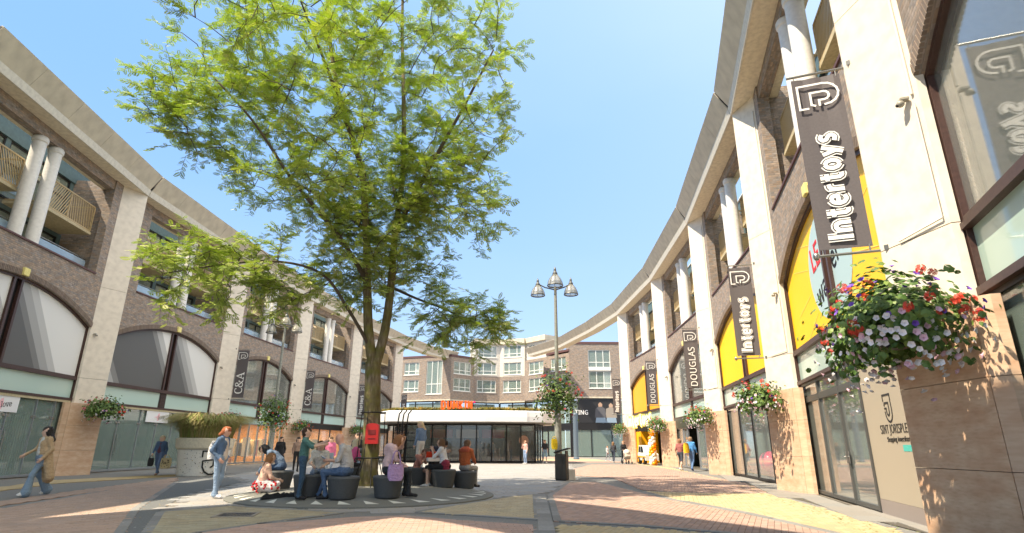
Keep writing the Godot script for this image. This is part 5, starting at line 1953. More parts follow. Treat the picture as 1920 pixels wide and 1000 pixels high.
func flower_baskets(lx: Array, rx: Array) -> void:
	flower_meshes()
	for side in 2:
		var v: Array = RV if side else LV
		var fr: Array = rx if side else lx
		for i in 5:
			var L: float = v[i].distance_to(v[i + 1])
			var B := bay_of(v, i, side == 1)
			var xf: Transform3D = fr[i]
			var at := xf * (B.at(L - 0.95, 2.78, 0.9) if side == 1 and i == 0 else B.at(L - 0.55, 2.78, 1.02))
			var ang := atan2(xf.basis.x.x, xf.basis.x.z) - PI / 2
			var where := "sunlit" if side else "shaded"
			var says := [["hanging basket of red and white flowers on the stone pillar beside the striped arches", "hanging basket of red flowers half hidden behind the planter's grasses", "hanging basket of purple and red flowers on the pillar beside the clothes shop doors", "hanging basket of purple flowers on the pillar behind the tree trunk", "hanging basket of pink flowers on the pillar beside the pavilion"],
				["big hanging basket of red, white and purple flowers above the information panel", "hanging basket of red and white flowers between the door and the beach balls", "hanging basket of red and white flowers between beach balls and perfume shop", "hanging basket of red and white flowers between perfume shop and toy shop", "hanging basket of pink flowers on the pillar beside the pushchair"]]
			var o := thing("flower_basket", says[side][i], "flower basket", at, ang, "flower baskets on the pillars")
			var near := side == 1 and i == 0
			var vis := 620 if near else (420 if side == 1 and i == 1 else 300)
			basket(o, Vector3(1.15, 0.55, 0.66) if near else Vector3(0.98, 0.46, 0.6), 40 + side * 10 + i, 2600 if near else 1100, 60 if near else (30 if i < 3 else 18), (230 if near else 120) if side else 40, (60 if near else 6) if side else (10 if i < 2 else 26), near)
			var br := MB.new()
			br.tube([Vector3(0, -0.1, -0.9), Vector3(0, -0.12, -0.3)], [0.03], 6)
			part("bracket", br, M.iron, o)

# ---------------------------------------------------------------- people
# A body is one field of tapered bones joined by a smooth minimum and meshed as surface nets; the pieces of its surface
# (skin, hair, clothes) become the person's parts. Local axes: faces +z, its left is +x, y up, feet on y = 0.
const SKIN := Color(0.62, 0.40, 0.29)

func joints(pose: String) -> Dictionary:
	var j := {
		"pel": Vector3(0, 0.96, 0), "wai": Vector3(0, 1.10, 0), "che": Vector3(0, 1.28, 0.01), "nec": Vector3(0, 1.44, 0), "hea": Vector3(0, 1.58, 0.015),
		"hipl": Vector3(0.09, 0.92, 0), "hipr": Vector3(-0.09, 0.92, 0), "knel": Vector3(0.10, 0.50, 0.02), "kner": Vector3(-0.10, 0.50, 0.02), "ankl": Vector3(0.10, 0.09, -0.02), "ankr": Vector3(-0.10, 0.09, -0.02),
		"toel": Vector3(0.12, 0.045, 0.14), "toer": Vector3(-0.12, 0.045, 0.14),
		"shol": Vector3(0.165, 1.39, 0), "shor": Vector3(-0.165, 1.39, 0), "elbl": Vector3(0.22, 1.12, -0.02), "elbr": Vector3(-0.22, 1.12, -0.02), "wril": Vector3(0.23, 0.89, 0.06), "wrir": Vector3(-0.23, 0.89, 0.06),
	}
	if pose == "walk":
		j.merge({"knel": Vector3(0.09, 0.52, 0.17), "ankl": Vector3(0.09, 0.10, 0.22), "toel": Vector3(0.10, 0.06, 0.38), "kner": Vector3(-0.09, 0.50, -0.08), "ankr": Vector3(-0.09, 0.14, -0.34), "toer": Vector3(-0.10, 0.05, -0.2),
			"elbl": Vector3(0.22, 1.12, -0.12), "wril": Vector3(0.23, 0.9, -0.05), "elbr": Vector3(-0.22, 1.12, 0.06), "wrir": Vector3(-0.2, 0.95, 0.24)}, true)
	elif pose == "sit":
		# seat surface at y = 0.50
		j.merge({"pel": Vector3(0, 0.60, 0), "wai": Vector3(0, 0.74, 0.0), "che": Vector3(0, 0.94, 0.05), "nec": Vector3(0, 1.10, 0.08), "hea": Vector3(0, 1.235, 0.12),
			"hipl": Vector3(0.10, 0.58, 0.02), "hipr": Vector3(-0.10, 0.58, 0.02), "knel": Vector3(0.13, 0.56, 0.46), "kner": Vector3(-0.12, 0.56, 0.46), "ankl": Vector3(0.13, 0.10, 0.44), "ankr": Vector3(-0.12, 0.10, 0.48),
			"toel": Vector3(0.15, 0.05, 0.61), "toer": Vector3(-0.14, 0.05, 0.65), "shol": Vector3(0.17, 1.05, 0.06), "shor": Vector3(-0.17, 1.05, 0.06), "elbl": Vector3(0.23, 0.80, 0.14), "elbr": Vector3(-0.23, 0.80, 0.14), "wril": Vector3(0.13, 0.72, 0.38), "wrir": Vector3(-0.13, 0.72, 0.38)}, true)
	return j

func bones_of(j: Dictionary, o: Dictionary) -> Array:
	# [a, b, radius a, radius b, layer]; layers: skin, top, trousers, shoes, hair, and any extra names
	var arm: String = o.get("sleeve", "top")            # what covers the forearm
	var leg: String = o.get("leg", "trousers")          # what covers the calf
	var thick: float = o.get("thick", 1.0)
	var b := []
	var side := Vector3(0.06, 0, 0) * thick
	b.append([j.pel - side, j.pel + side, 0.105 * thick, 0.105 * thick, "trousers"])
	b.append([j.pel.lerp(j.wai, 0.55) - side * 0.7, j.wai - side * 0.8, 0.10 * thick, 0.098 * thick, "top"])
	b.append([j.pel.lerp(j.wai, 0.55) + side * 0.7, j.wai + side * 0.8, 0.10 * thick, 0.098 * thick, "top"])
	b.append([j.wai - side * 0.8, j.che - side * 1.1, 0.098 * thick, 0.108 * thick, "top"])
	b.append([j.wai + side * 0.8, j.che + side * 1.1, 0.098 * thick, 0.108 * thick, "top"])
	b.append([j.che, j.nec, 0.10, 0.058, "top"])
	for s in ["l", "r"]:
		var out: Vector3 = j["sho" + s]
		b.append([j.nec.lerp(out, 0.25) - Vector3(0, 0.02, 0), out, 0.062, 0.062, "top"])
		b.append([j["sho" + s], j["elb" + s], 0.060, 0.046, "top"])
		b.append([j["elb" + s], j["wri" + s], 0.043 if arm != "skin" else 0.039, 0.034 if arm != "skin" else 0.026, arm])
		var hd: Vector3 = (j["wri" + s] - j["elb" + s]).normalized()
		b.append([j["wri" + s] + hd * 0.02, j["wri" + s] + hd * 0.075, 0.027, 0.031, "skin"])
		b.append([j["hip" + s], j["kne" + s], 0.088 * thick, 0.062, "trousers"])
		b.append([j["kne" + s], j["ank" + s], 0.057 if leg != "skin" else 0.052, o.get("cuff", 0.045) if leg != "skin" else 0.034, leg])
		b.append([j["ank" + s] - Vector3(0, 0.035, 0) - (j["toe" + s] - j["ank" + s]).normalized() * 0.03, j["toe" + s], 0.042, 0.036, "shoes"])
	var up: Vector3 = (j.hea - j.nec).normalized()
	var face: Vector3 = o.get("look", Vector3(0, 0, 1)).normalized()
	var rt := up.cross(face).normalized()
	b.append([j.nec, j.hea - up * 0.03, 0.050, 0.050, "skin"])
	b.append([j.hea - up * 0.035 + face * 0.022, j.hea + up * 0.04, 0.070, 0.088, "skin"])
	b.append([j.hea - up * 0.075 + face * 0.045, j.hea - up * 0.06 + face * 0.05, 0.036, 0.04, "skin"])
	b.append([j.hea + up * 0.005 + face * 0.088, j.hea - up * 0.022 + face * 0.104, 0.010, 0.015, "skin"])
	for q in [-1.0, 1.0]:
		b.append([j.hea + rt * q * 0.082 + up * 0.01, j.hea + rt * q * 0.085 - up * 0.022, 0.016, 0.012, "skin"])
	var hl: float = o.get("hair_len", 0.0)
	if not o.get("bald", false):
		b.append([j.hea + up * 0.048 - face * 0.022, j.hea + up * 0.058 + face * 0.012, 0.096, 0.078, "hair"])
		b.append([j.hea + up * 0.03 - face * 0.035, j.hea - up * 0.03 - face * 0.035, 0.088, 0.072, "hair"])
		if hl > 0:
			var back: Vector3 = o.get("hair_dir", Vector3(0, -1, 0) * 1.0 - face * 0.28).normalized()
			b.append([j.hea - face * 0.05 - up * 0.01, j.hea - face * 0.05 + back * hl, 0.078, 0.05, "hair"])
			for q in [-1.0, 1.0]:
				b.append([j.hea + rt * q * 0.07 - face * 0.02, j.hea + rt * q * 0.08 - face * 0.02 + back * hl * 0.85, 0.04, 0.03, "hair"])
	for e in o.get("extra", []):
		b.append(e)
	return b

func person(label: String, at: Vector3, turn: float, scale: float, j: Dictionary, colours: Dictionary, o := {}, group := "people on the square") -> Node3D:
	var root := thing("person", label, "person", at, turn, group)
	var bones := bones_of(j, o)
	var cell: float = o.get("cell", 0.022)
	var k := 0.018
	var lo := Vector3(1e9, 1e9, 1e9)
	var hi := -lo
	for b in bones:
		for q in 2:
			var rr: Vector3 = Vector3.ONE * (b[2 + q] + 0.06)
			lo = lo.min(b[q] - rr)
			hi = hi.max(b[q] + rr)
	var nx := int((hi.x - lo.x) / cell) + 2
	var ny := int((hi.y - lo.y) / cell) + 2
	var nz := int((hi.z - lo.z) / cell) + 2
	var sum := PackedFloat32Array()
	sum.resize(nx * ny * nz)
	var best := PackedFloat32Array()
	best.resize(nx * ny * nz)
	best.fill(1e9)
	var lab := PackedByteArray()
	lab.resize(nx * ny * nz)
	var layers := []
	for b in bones:
		if not layers.has(b[4]):
			layers.append(b[4])
		var li := layers.find(b[4])
		var a: Vector3 = b[0]
		var d: Vector3 = b[1] - b[0]
		var dd := maxf(d.length_squared(), 1e-8)
		var ra: float = b[2]
		var rb: float = b[3]
		var rm := maxf(ra, rb) + 0.05
		var c0 := ((a.min(b[1]) - Vector3.ONE * rm - lo) / cell).floor().max(Vector3.ZERO)
		var c1 := ((a.max(b[1]) + Vector3.ONE * rm - lo) / cell).ceil()
		for z in range(int(c0.z), mini(int(c1.z) + 1, nz)):
			for y in range(int(c0.y), mini(int(c1.y) + 1, ny)):
				var i := (z * ny + y) * nx + int(c0.x)
				for x in range(int(c0.x), mini(int(c1.x) + 1, nx)):
					var p := lo + Vector3(x, y, z) * cell - a
					var t := clampf(p.dot(d) / dd, 0.0, 1.0)
					var f := (p - d * t).length() - lerpf(ra, rb, t)
					if f < 0.06:
						sum[i] += exp(-f / k)
						if f < best[i]:
							best[i] = f
							lab[i] = li
					i += 1
	# surface nets on sum = 1
	var vid := PackedInt32Array()
	vid.resize(nx * ny * nz)
	vid.fill(-1)
	var vs := PackedVector3Array()
	var offs := [0, 1, nx, nx + 1, nx * ny, nx * ny + 1, nx * ny + nx, nx * ny + nx + 1]
	var edges := [[0, 1], [2, 3], [4, 5], [6, 7], [0, 2], [1, 3], [4, 6], [5, 7], [0, 4], [1, 5], [2, 6], [3, 7]]
	for z in nz - 1:
		for y in ny - 1:
			var row := (z * ny + y) * nx
			for x in nx - 1:
				var i := row + x
				var m := 0
				for q in 8:
					if sum[i + offs[q]] > 1.0:
						m += 1
				if m == 0 or m == 8:
					continue
				var acc := Vector3.ZERO
				var n := 0
				for e in edges:
					var fa := -log(maxf(sum[i + offs[e[0]]], 0.02))
					var fb := -log(maxf(sum[i + offs[e[1]]], 0.02))
					if (fa < 0) != (fb < 0):
						var t := fa / (fa - fb)
						var pa := Vector3(e[0] & 1, (e[0] >> 1) & 1, e[0] >> 2)
						var pb := Vector3(e[1] & 1, (e[1] >> 1) & 1, e[1] >> 2)
						acc += pa.lerp(pb, t)
						n += 1
				vid[i] = vs.size()
				vs.append((lo + (Vector3(x, y, z) + acc / n) * cell) * scale)
	var norm := PackedVector3Array()
	norm.resize(vs.size())
	var tris := {}
	for li in layers.size():
		tris[li] = PackedInt32Array()
	var sx := 1
	var sy := nx
	var sz := nx * ny
	for z in range(1, nz - 1):
		for y in range(1, ny - 1):
			var row := (z * ny + y) * nx
			for x in range(1, nx - 1):
				var i := row + x
				var ina := sum[i] > 1.0
				for ax in 3:
					var st := sx if ax == 0 else (sy if ax == 1 else sz)
					var inb := sum[i + st] > 1.0
					if ina == inb:
						continue
					var u := sy if ax == 0 else (sz if ax == 1 else sx)
					var w := sz if ax == 0 else (sx if ax == 1 else sy)
					var q0 := vid[i - u - w]
					var q1 := vid[i - w]
					var q2 := vid[i]
					var q3 := vid[i - u]
					if q0 < 0 or q1 < 0 or q2 < 0 or q3 < 0:
						continue
					var li := lab[i] if ina else lab[i + st]
					if ina:   # outward = +axis; order q0,q1,q2,q3 is counter-clockwise about +axis
						tris[li].append_array([q0, q2, q1, q0, q3, q2])
					else:
						tris[li].append_array([q0, q1, q2, q0, q2, q3])
					var fn := (vs[q2] - vs[q0]).cross(vs[q3] - vs[q1])
					if not ina:
						fn = -fn
					norm[q0] += fn
					norm[q1] += fn
					norm[q2] += fn
					norm[q3] += fn
	for li in layers.size():
		var idx: PackedInt32Array = tris[li]
		if idx.is_empty():
			continue
		var remap := {}
		var v2 := PackedVector3Array()
		var n2 := PackedVector3Array()
		var i2 := PackedInt32Array()
		for q in idx:
			if not remap.has(q):
				remap[q] = v2.size()
				v2.append(vs[q])
				n2.append(norm[q].normalized())
			i2.append(remap[q])
		if layers[li] == "skin":
			add_features(v2, n2, i2, j, o, scale)
		var arr := []
		arr.resize(Mesh.ARRAY_MAX)
		arr[Mesh.ARRAY_VERTEX] = v2
		arr[Mesh.ARRAY_NORMAL] = n2
		arr[Mesh.ARRAY_INDEX] = i2
		var me := ArrayMesh.new()
		me.add_surface_from_arrays(Mesh.PRIMITIVE_TRIANGLES, arr)
		var c: Color = colours.get(layers[li], SKIN)
		var mat: StandardMaterial3D = cloth(c, layers[li])
		part("body" if layers[li] == "skin" else layers[li], me, mat, root)
	# eyes and mouth
	var up: Vector3 = (j.hea - j.nec).normalized()
	var face: Vector3 = o.get("look", Vector3(0, 0, 1)).normalized()
	var rt := up.cross(face).normalized()
	var ey := MB.new()
	for q in [-1.0, 1.0]:
		ey.ball((j.hea + rt * q * 0.034 + up * 0.012 + face * 0.083) * scale, Vector3.ONE * 0.0115 * scale, 4)
		ey.ball((j.hea + rt * q * 0.036 + up * 0.036 + face * 0.085) * scale, Vector3(0.017, 0.005, 0.006) * scale, 4)
	part("eyes", ey, M.black, root)
	var mo := MB.new()
	mo.ball((j.hea - up * 0.056 + face * 0.086) * scale, Vector3(0.022, 0.008, 0.008) * scale, 4)
	part("mouth", mo, plain(Color(0.55, 0.27, 0.24), 0.6), root)
	return root

var cloth_cache := {}
func cloth(c: Color, layer: String) -> StandardMaterial3D:
	var key := str(c) + layer
	if not cloth_cache.has(key):
		var m: StandardMaterial3D
		if layer == "skin":
			m = plain(c.linear_to_srgb(), 0.55)
		else:
			var s := c.linear_to_srgb()
			m = plain(s, 0.9)
			m.rim_enabled = layer != "shoes"
			m.rim = 0.25
			m.normal_enabled = true
			if not cloth_cache.has("folds"):
				cloth_cache["folds"] = noise_tex(91, 0.025, [], 256, 3, true, 14.0)
			m.normal_texture = cloth_cache["folds"]
			m.normal_scale = 0.8
			m.uv1_triplanar = true
			m.uv1_scale = Vector3.ONE * 2.2
		cloth_cache[key] = m
	return cloth_cache[key]

func add_features(v: PackedVector3Array, n: PackedVector3Array, idx: PackedInt32Array, j: Dictionary, o: Dictionary, scale: float) -> void:
	# four fingers and a thumb on each hand, lightly curled
	for s in ["l", "r"]:
		var hd: Vector3 = (j["wri" + s] - j["elb" + s]).normalized()
		var inn := Vector3(-1 if s == "l" else 1, 0, 0)
		var ac := hd.cross(inn).normalized()
		if ac.length() < 0.5:
			ac = Vector3(0, 0, 1)
		var pal := ac.cross(hd).normalized() * (1.0 if ac.cross(hd).dot(inn) > 0 else -1.0)
		var m := MB.new()
		var wr: Vector3 = j["wri" + s]
		for f in 4:
			var root := wr + hd * 0.09 + ac * (f - 1.5) * 0.017
			var ln: float = [0.062, 0.074, 0.07, 0.054][f]
			m.tube([root * scale, (root + hd * ln * 0.5 + pal * 0.006) * scale, (root + hd * ln * 0.85 + pal * 0.026) * scale], [0.0095 * scale, 0.0088 * scale, 0.007 * scale], 5)
		var th := wr + hd * 0.04 + ac * -0.028
		m.tube([th * scale, (th + hd * 0.03 - ac * 0.022 + pal * 0.008) * scale, (th + hd * 0.06 - ac * 0.026 + pal * 0.02) * scale], [0.011 * scale, 0.01 * scale, 0.008 * scale], 5)
		var base := v.size()
		v.append_array(m.v)
		n.append_array(m.n)
		for i in m.v.size():
			idx.append(base + i)

func on(x: float, z: float, dy := 0.0) -> Vector3:
	return P(x, maxf(mound_height(x, z), 0.012) + dy, z)

func with(j: Dictionary, d: Dictionary) -> Dictionary:
	j.merge(d, true)
	return j

func people() -> void:
	var denim := Color(0.055, 0.10, 0.19)
	var jeans := Color(0.045, 0.085, 0.16)
	var pale_jeans := Color(0.24, 0.33, 0.45)
	var blk := Color(0.018, 0.018, 0.02)
	var wht := Color(0.68, 0.67, 0.65)
	var brown_hair := Color(0.085, 0.045, 0.02)
	# woman in a trench coat
	var coat := Color(0.47, 0.33, 0.185)
	person("woman in open beige trench coat and wide pale jeans striding past the shop", on(-12.12, 15.44), -0.45, 0.99, with(joints("walk"), {"elbr": Vector3(-0.27, 1.16, 0.02), "wrir": Vector3(-0.30, 1.02, 0.24), "elbl": Vector3(0.27, 1.14, -0.06), "wril": Vector3(0.24, 0.93, 0.10)}),
		{"top": coat, "coat": coat, "shirt": Color(0.58, 0.59, 0.54), "trousers": Color(0.20, 0.28, 0.36), "shoes": wht, "hair": Color(0.02, 0.015, 0.013)},
		{"sleeve": "coat", "cuff": 0.115, "hair_len": 0.24, "hair_dir": Vector3(0.5, -1, -0.4), "look": Vector3(-0.45, 0, 1), "extra": [[Vector3(0.12, 1.1, -0.04), Vector3(0.25, 0.46, -0.16), 0.11, 0.10, "coat"], [Vector3(-0.12, 1.1, -0.04), Vector3(-0.24, 0.48, -0.20), 0.11, 0.10, "coat"], [Vector3(0, 1.1, -0.07), Vector3(0, 0.44, -0.26), 0.11, 0.13, "coat"], [Vector3(0, 1.06, 0.045), Vector3(0, 1.38, 0.045), 0.085, 0.062, "shirt"]]})
	# older fair woman
	person("fair woman in denim jacket and jeans walking past empty shop with two bags", on(-15.16, 25.74), 0.15, 0.96, joints("walk"),
		{"top": denim, "shirt": Color(0.09, 0.03, 0.05), "trousers": Color(0.09, 0.14, 0.25), "shoes": Color(0.25, 0.15, 0.1), "hair": Color(0.55, 0.46, 0.32)}, {"thick": 1.12, "hair_len": 0.06, "extra": [[Vector3(0, 1.02, 0.07), Vector3(0, 1.34, 0.055), 0.075, 0.055, "shirt"]]})
	# red-haired woman
	person("red-haired woman in denim jacket and pale jeans standing with a white rucksack", on(-7.33, 15.09), PI / 2 - 0.1, 1.0, with(joints("stand"), {"elbr": Vector3(-0.24, 1.13, -0.12), "wrir": Vector3(-0.2, 0.94, 0.08), "elbl": Vector3(0.24, 1.12, -0.1), "wril": Vector3(0.19, 0.94, 0.09), "hea": Vector3(0, 1.575, 0.05), "ankl": Vector3(0.1, 0.09, -0.1), "toel": Vector3(0.12, 0.045, 0.07), "ankr": Vector3(-0.1, 0.09, 0.06), "toer": Vector3(-0.12, 0.045, 0.22)}),
		{"top": Color(0.085, 0.14, 0.23), "shirt": Color(0.66, 0.56, 0.47), "trousers": pale_jeans, "shoes": wht, "hair": Color(0.30, 0.09, 0.03), "skin": Color(0.66, 0.38, 0.28)}, {"thick": 1.1, "cuff": 0.06, "hair_len": 0.12, "hair_dir": Vector3(0, -0.5, -1), "extra": [[Vector3(0, 1.0, 0.085), Vector3(0, 1.36, 0.06), 0.082, 0.06, "shirt"]]})
	# child in spotted skirt, sitting on the mound
	var sk := joints("sit")
	for key in sk:
		sk[key] += Vector3(0, -0.42, 0)
	sk = with(sk, {"knel": Vector3(0.24, 0.22, 0.32), "kner": Vector3(-0.24, 0.22, 0.32), "ankl": Vector3(-0.02, 0.06, 0.36), "ankr": Vector3(0.02, 0.06, 0.28), "toel": Vector3(-0.14, 0.05, 0.4), "toer": Vector3(0.14, 0.05, 0.32), "hea": Vector3(0, 0.83, 0.14)})
	var girl := person("child with bare shoulders and red-spotted white skirt sitting on the mound", on(-6.25, 15.2, 0.0), PI * 0.7, 0.98, sk,
		{"top": Color(0.66, 0.42, 0.31), "trousers": Color(0.72, 0.66, 0.64), "skirt": Color(0.72, 0.66, 0.64), "shoes": Color(0.6, 0.4, 0.3), "hair": Color(0.24, 0.12, 0.05)}, {"sleeve": "skin", "leg": "skin", "hair_len": 0.2, "hair_dir": Vector3(0.5, -1, -0.3), "extra": [[Vector3(0, 0.2, 0.0), Vector3(0.22, 0.14, 0.2), 0.16, 0.12, "skirt"], [Vector3(0, 0.2, 0.0), Vector3(-0.24, 0.13, 0.18), 0.16, 0.12, "skirt"], [Vector3(0, 0.16, 0.05), Vector3(0, 0.1, 0.38), 0.15, 0.08, "skirt"]]})
	var dots := MB.new()
	var r := RandomNumberGenerator.new()
	r.seed = 3
	for i in 60:
		var d := Vector3(r.randfn(), r.randfn() * 0.6 + 0.2, r.randfn()).normalized()
		dots.ball(Vector3(0, 0.15, 0.1) + d * Vector3(0.36, 0.19, 0.32), Vector3.ONE * 0.026, 4)
	part("skirt_dots", dots, plain(Color(0.75, 0.10, 0.14), 0.8), girl)
	# woman leaning over from the stool
	person("woman in denim jacket leaning forward from a stool over the child", on(-6.1, 15.98, -0.03), -PI / 2 + 0.15, 1.0, with(joints("sit"), {"che": Vector3(0, 0.88, 0.22), "nec": Vector3(0, 0.98, 0.36), "hea": Vector3(0, 1.03, 0.50), "wai": Vector3(0, 0.74, 0.07), "shol": Vector3(0.17, 0.95, 0.30), "shor": Vector3(-0.17, 0.95, 0.30), "elbl": Vector3(0.24, 0.68, 0.36), "elbr": Vector3(-0.22, 0.68, 0.36), "wril": Vector3(0.14, 0.48, 0.52), "wrir": Vector3(-0.12, 0.48, 0.52)}),
		{"top": Color(0.14, 0.20, 0.29), "trousers": jeans, "shoes": blk, "hair": blk}, {"look": Vector3(0, -0.5, 1), "hair_len": 0.1})
	# boy pointing
	var boy := person("boy in teal and cream T-shirt standing on the mound with both arms held out", on(-4.69, 13.5), PI / 2 + 0.25, 0.90, with(joints("stand"), {"elbl": Vector3(0.22, 1.27, 0.22), "elbr": Vector3(-0.22, 1.24, 0.2), "wril": Vector3(0.12, 1.36, 0.46), "wrir": Vector3(-0.1, 1.3, 0.45)}),
		{"top": Color(0.07, 0.17, 0.15), "panel": Color(0.66, 0.56, 0.46), "trousers": Color(0.035, 0.075, 0.125), "shoes": blk, "hair": Color(0.05, 0.025, 0.012)}, {"sleeve": "skin", "extra": [[Vector3(0, 1.0, 0.06), Vector3(0, 1.22, 0.06), 0.085, 0.075, "panel"]]})
	# seated girl behind the boy
	person("girl in pale striped T-shirt sitting on a stool beside the bald man", on(-4.62, 14.45, -0.02), 0.25, 0.88, joints("sit"), {"top": Color(0.52, 0.50, 0.44), "trousers": Color(0.15, 0.2, 0.28), "shoes": wht, "hair": brown_hair}, {"sleeve": "skin", "hair_len": 0.2})
	# bald man
	person("bald man in grey polo shirt and jeans sitting on a stool holding a phone", on(-3.74, 13.66, -0.04), -PI / 2 - 0.1, 1.05, with(joints("sit"), {"che": Vector3(0, 0.94, 0.07), "nec": Vector3(0, 1.10, 0.14), "hea": Vector3(0, 1.24, 0.20), "elbl": Vector3(0.25, 0.80, 0.12), "wril": Vector3(0.10, 0.80, 0.40), "elbr": Vector3(-0.25, 0.8, 0.12), "wrir": Vector3(-0.08, 0.8, 0.42), "ankl": Vector3(0.13, 0.1, 0.36), "toel": Vector3(0.15, 0.05, 0.53), "ankr": Vector3(-0.12, 0.1, 0.62), "toer": Vector3(-0.14, 0.05, 0.79)}),
		{"top": Color(0.40, 0.39, 0.375), "trousers": Color(0.07, 0.12, 0.21), "shoes": blk, "skin": Color(0.60, 0.34, 0.24)}, {"sleeve": "skin", "bald": true, "thick": 1.15, "look": Vector3(0, -0.1, 1)})
	# fair child in pink
	person("fair-haired child in pink top and black trousers sitting beside the tree", on(-4.5, 16.88, -0.02), PI * 0.75, 0.9, joints("sit"), {"top": Color(0.72, 0.11, 0.26), "trousers": blk, "shoes": wht, "hair": Color(0.66, 0.55, 0.36)}, {"sleeve": "skin", "hair_len": 0.12})
	# woman in black T-shirt
	person("woman in printed black T-shirt standing behind the tree with a black helmet", on(-5.68, 21.99), 0.2, 1.0, with(joints("stand"), {"elbl": Vector3(0.24, 1.12, 0.06), "wril": Vector3(0.12, 1.02, 0.28), "elbr": Vector3(-0.24, 1.12, 0.06), "wrir": Vector3(-0.14, 1.02, 0.28)}), {"top": blk, "print": Color(0.28, 0.32, 0.16), "trousers": Color(0.14, 0.2, 0.28), "shoes": blk, "hair": Color(0.05, 0.03, 0.02)}, {"sleeve": "skin", "hair_len": 0.26, "extra": [[Vector3(0, 1.2, 0.07), Vector3(0, 1.3, 0.07), 0.06, 0.055, "print"]]})
	person("woman in long black cardigan walking in front of the clothes shop doors", on(-11.8, 30.4), 0.1, 0.98, joints("walk"), {"top": blk, "coat": blk, "trousers": blk, "shoes": blk, "hair": Color(0.03, 0.018, 0.012)}, {"hair_len": 0.22, "cell": 0.03, "extra": [[Vector3(0.08, 1.0, -0.02), Vector3(0.16, 0.6, -0.06), 0.11, 0.1, "coat"], [Vector3(-0.08, 1.0, -0.02), Vector3(-0.16, 0.6, -0.06), 0.11, 0.1, "coat"]]})
	person("dark-haired woman in brown top standing before the clothes shop window", on(-10.7, 29.8), 0.5, 0.97, joints("stand"), {"top": Color(0.30, 0.2, 0.15), "trousers": blk, "shoes": blk, "hair": Color(0.03, 0.02, 0.015)}, {"hair_len": 0.25, "cell": 0.03})
	person("woman in pink top standing beyond the seated girl", on(-7.9, 26.0), 0.4, 0.95, joints("stand"), {"top": Color(0.65, 0.16, 0.3), "trousers": Color(0.2, 0.25, 0.32), "shoes": wht, "hair": brown_hair}, {"hair_len": 0.12, "cell": 0.03})
	# woman in pink hoodie
	person("woman in pale pink hoodie and black leggings sitting on a stool, hand to her brow", on(-2.86, 13.94, -0.02), PI * 0.62, 1.03, with(joints("sit"), {"che": Vector3(0, 0.94, 0.07), "nec": Vector3(0, 1.09, 0.13), "hea": Vector3(0, 1.21, 0.21), "elbl": Vector3(0.30, 1.08, 0.34), "wril": Vector3(0.10, 1.24, 0.34), "elbr": Vector3(-0.26, 0.82, 0.12), "wrir": Vector3(-0.1, 0.68, 0.36)}),
		{"top": Color(0.62, 0.44, 0.43), "hood": Color(0.62, 0.44, 0.43), "trousers": Color(0.02, 0.025, 0.03), "shoes": blk, "hair": Color(0.22, 0.10, 0.04)}, {"thick": 1.12, "hair_len": 0.1, "look": Vector3(0.2, -0.35, 1), "extra": [[Vector3(-0.09, 1.08, 0.0), Vector3(0.09, 1.08, 0.0), 0.085, 0.085, "hood"], [Vector3(0, 1.03, -0.04), Vector3(0, 0.96, -0.06), 0.08, 0.06, "hood"]]})
	# girl standing on a stool
	person("fair-haired girl in denim jacket standing above the seated group", on(-3.15, 20.6, 0.46), -2.2, 0.95, with(joints("stand"), {"hea": Vector3(0.02, 1.58, 0.03)}), {"top": Color(0.13, 0.2, 0.33), "shirt": wht, "trousers": Color(0.6, 0.58, 0.55), "shoes": wht, "hair": Color(0.60, 0.46, 0.28)}, {"hair_len": 0.26, "hair_dir": Vector3(-0.9, -0.8, 0.0), "look": Vector3(0.9, 0.1, 0.3)})
	# group round the stools
	person("small boy in faded red T-shirt and shorts sitting and eating", on(-2.72, 17.3, -0.06), PI * 0.42, 0.8, with(joints("sit"), {"che": Vector3(0, 0.92, 0.12), "nec": Vector3(0, 1.05, 0.2), "hea": Vector3(0, 1.15, 0.27), "wril": Vector3(0.05, 1.02, 0.36), "wrir": Vector3(-0.05, 1.02, 0.36), "elbl": Vector3(0.2, 0.82, 0.26), "elbr": Vector3(-0.2, 0.82, 0.26)}), {"top": Color(0.42, 0.19, 0.15), "trousers": Color(0.25, 0.14, 0.1), "shoes": Color(0.2, 0.2, 0.2), "hair": Color(0.11, 0.05, 0.025), "skin": Color(0.5, 0.29, 0.2)}, {"sleeve": "skin", "leg": "skin", "look": Vector3(0, -0.3, 1)})
	person("man in navy jumper sitting bent over his food", on(-2.35, 18.0, -0.02), PI * 0.38, 1.02, with(joints("sit"), {"che": Vector3(0, 0.93, 0.13), "nec": Vector3(0, 1.06, 0.24), "hea": Vector3(0, 1.16, 0.34), "wril": Vector3(0.05, 0.95, 0.45), "wrir": Vector3(-0.05, 0.95, 0.45)}), {"top": Color(0.022, 0.025, 0.05), "trousers": blk, "shoes": wht, "hair": Color(0.03, 0.02, 0.015)}, {"look": Vector3(0, -0.4, 1)})
	var wg := person("girl in white T-shirt and black skirt, maroon jacket tied round her waist", on(-1.9, 16.95, -0.02), -PI * 0.55, 0.97, with(joints("sit"), {"wril": Vector3(0.05, 1.05, 0.36), "wrir": Vector3(-0.05, 1.05, 0.36), "elbl": Vector3(0.22, 0.84, 0.24), "elbr": Vector3(-0.22, 0.84, 0.24)}), {"top": Color(0.66, 0.66, 0.67), "trousers": blk, "jacket": Color(0.22, 0.02, 0.045), "shoes": wht, "hair": Color(0.13, 0.07, 0.035)}, {"sleeve": "skin", "leg": "skin", "hair_len": 0.14, "extra": [[Vector3(-0.1, 0.66, -0.06), Vector3(0.1, 0.66, -0.06), 0.10, 0.10, "jacket"], [Vector3(0.08, 0.64, -0.08), Vector3(0.12, 0.36, -0.12), 0.10, 0.09, "jacket"]]})
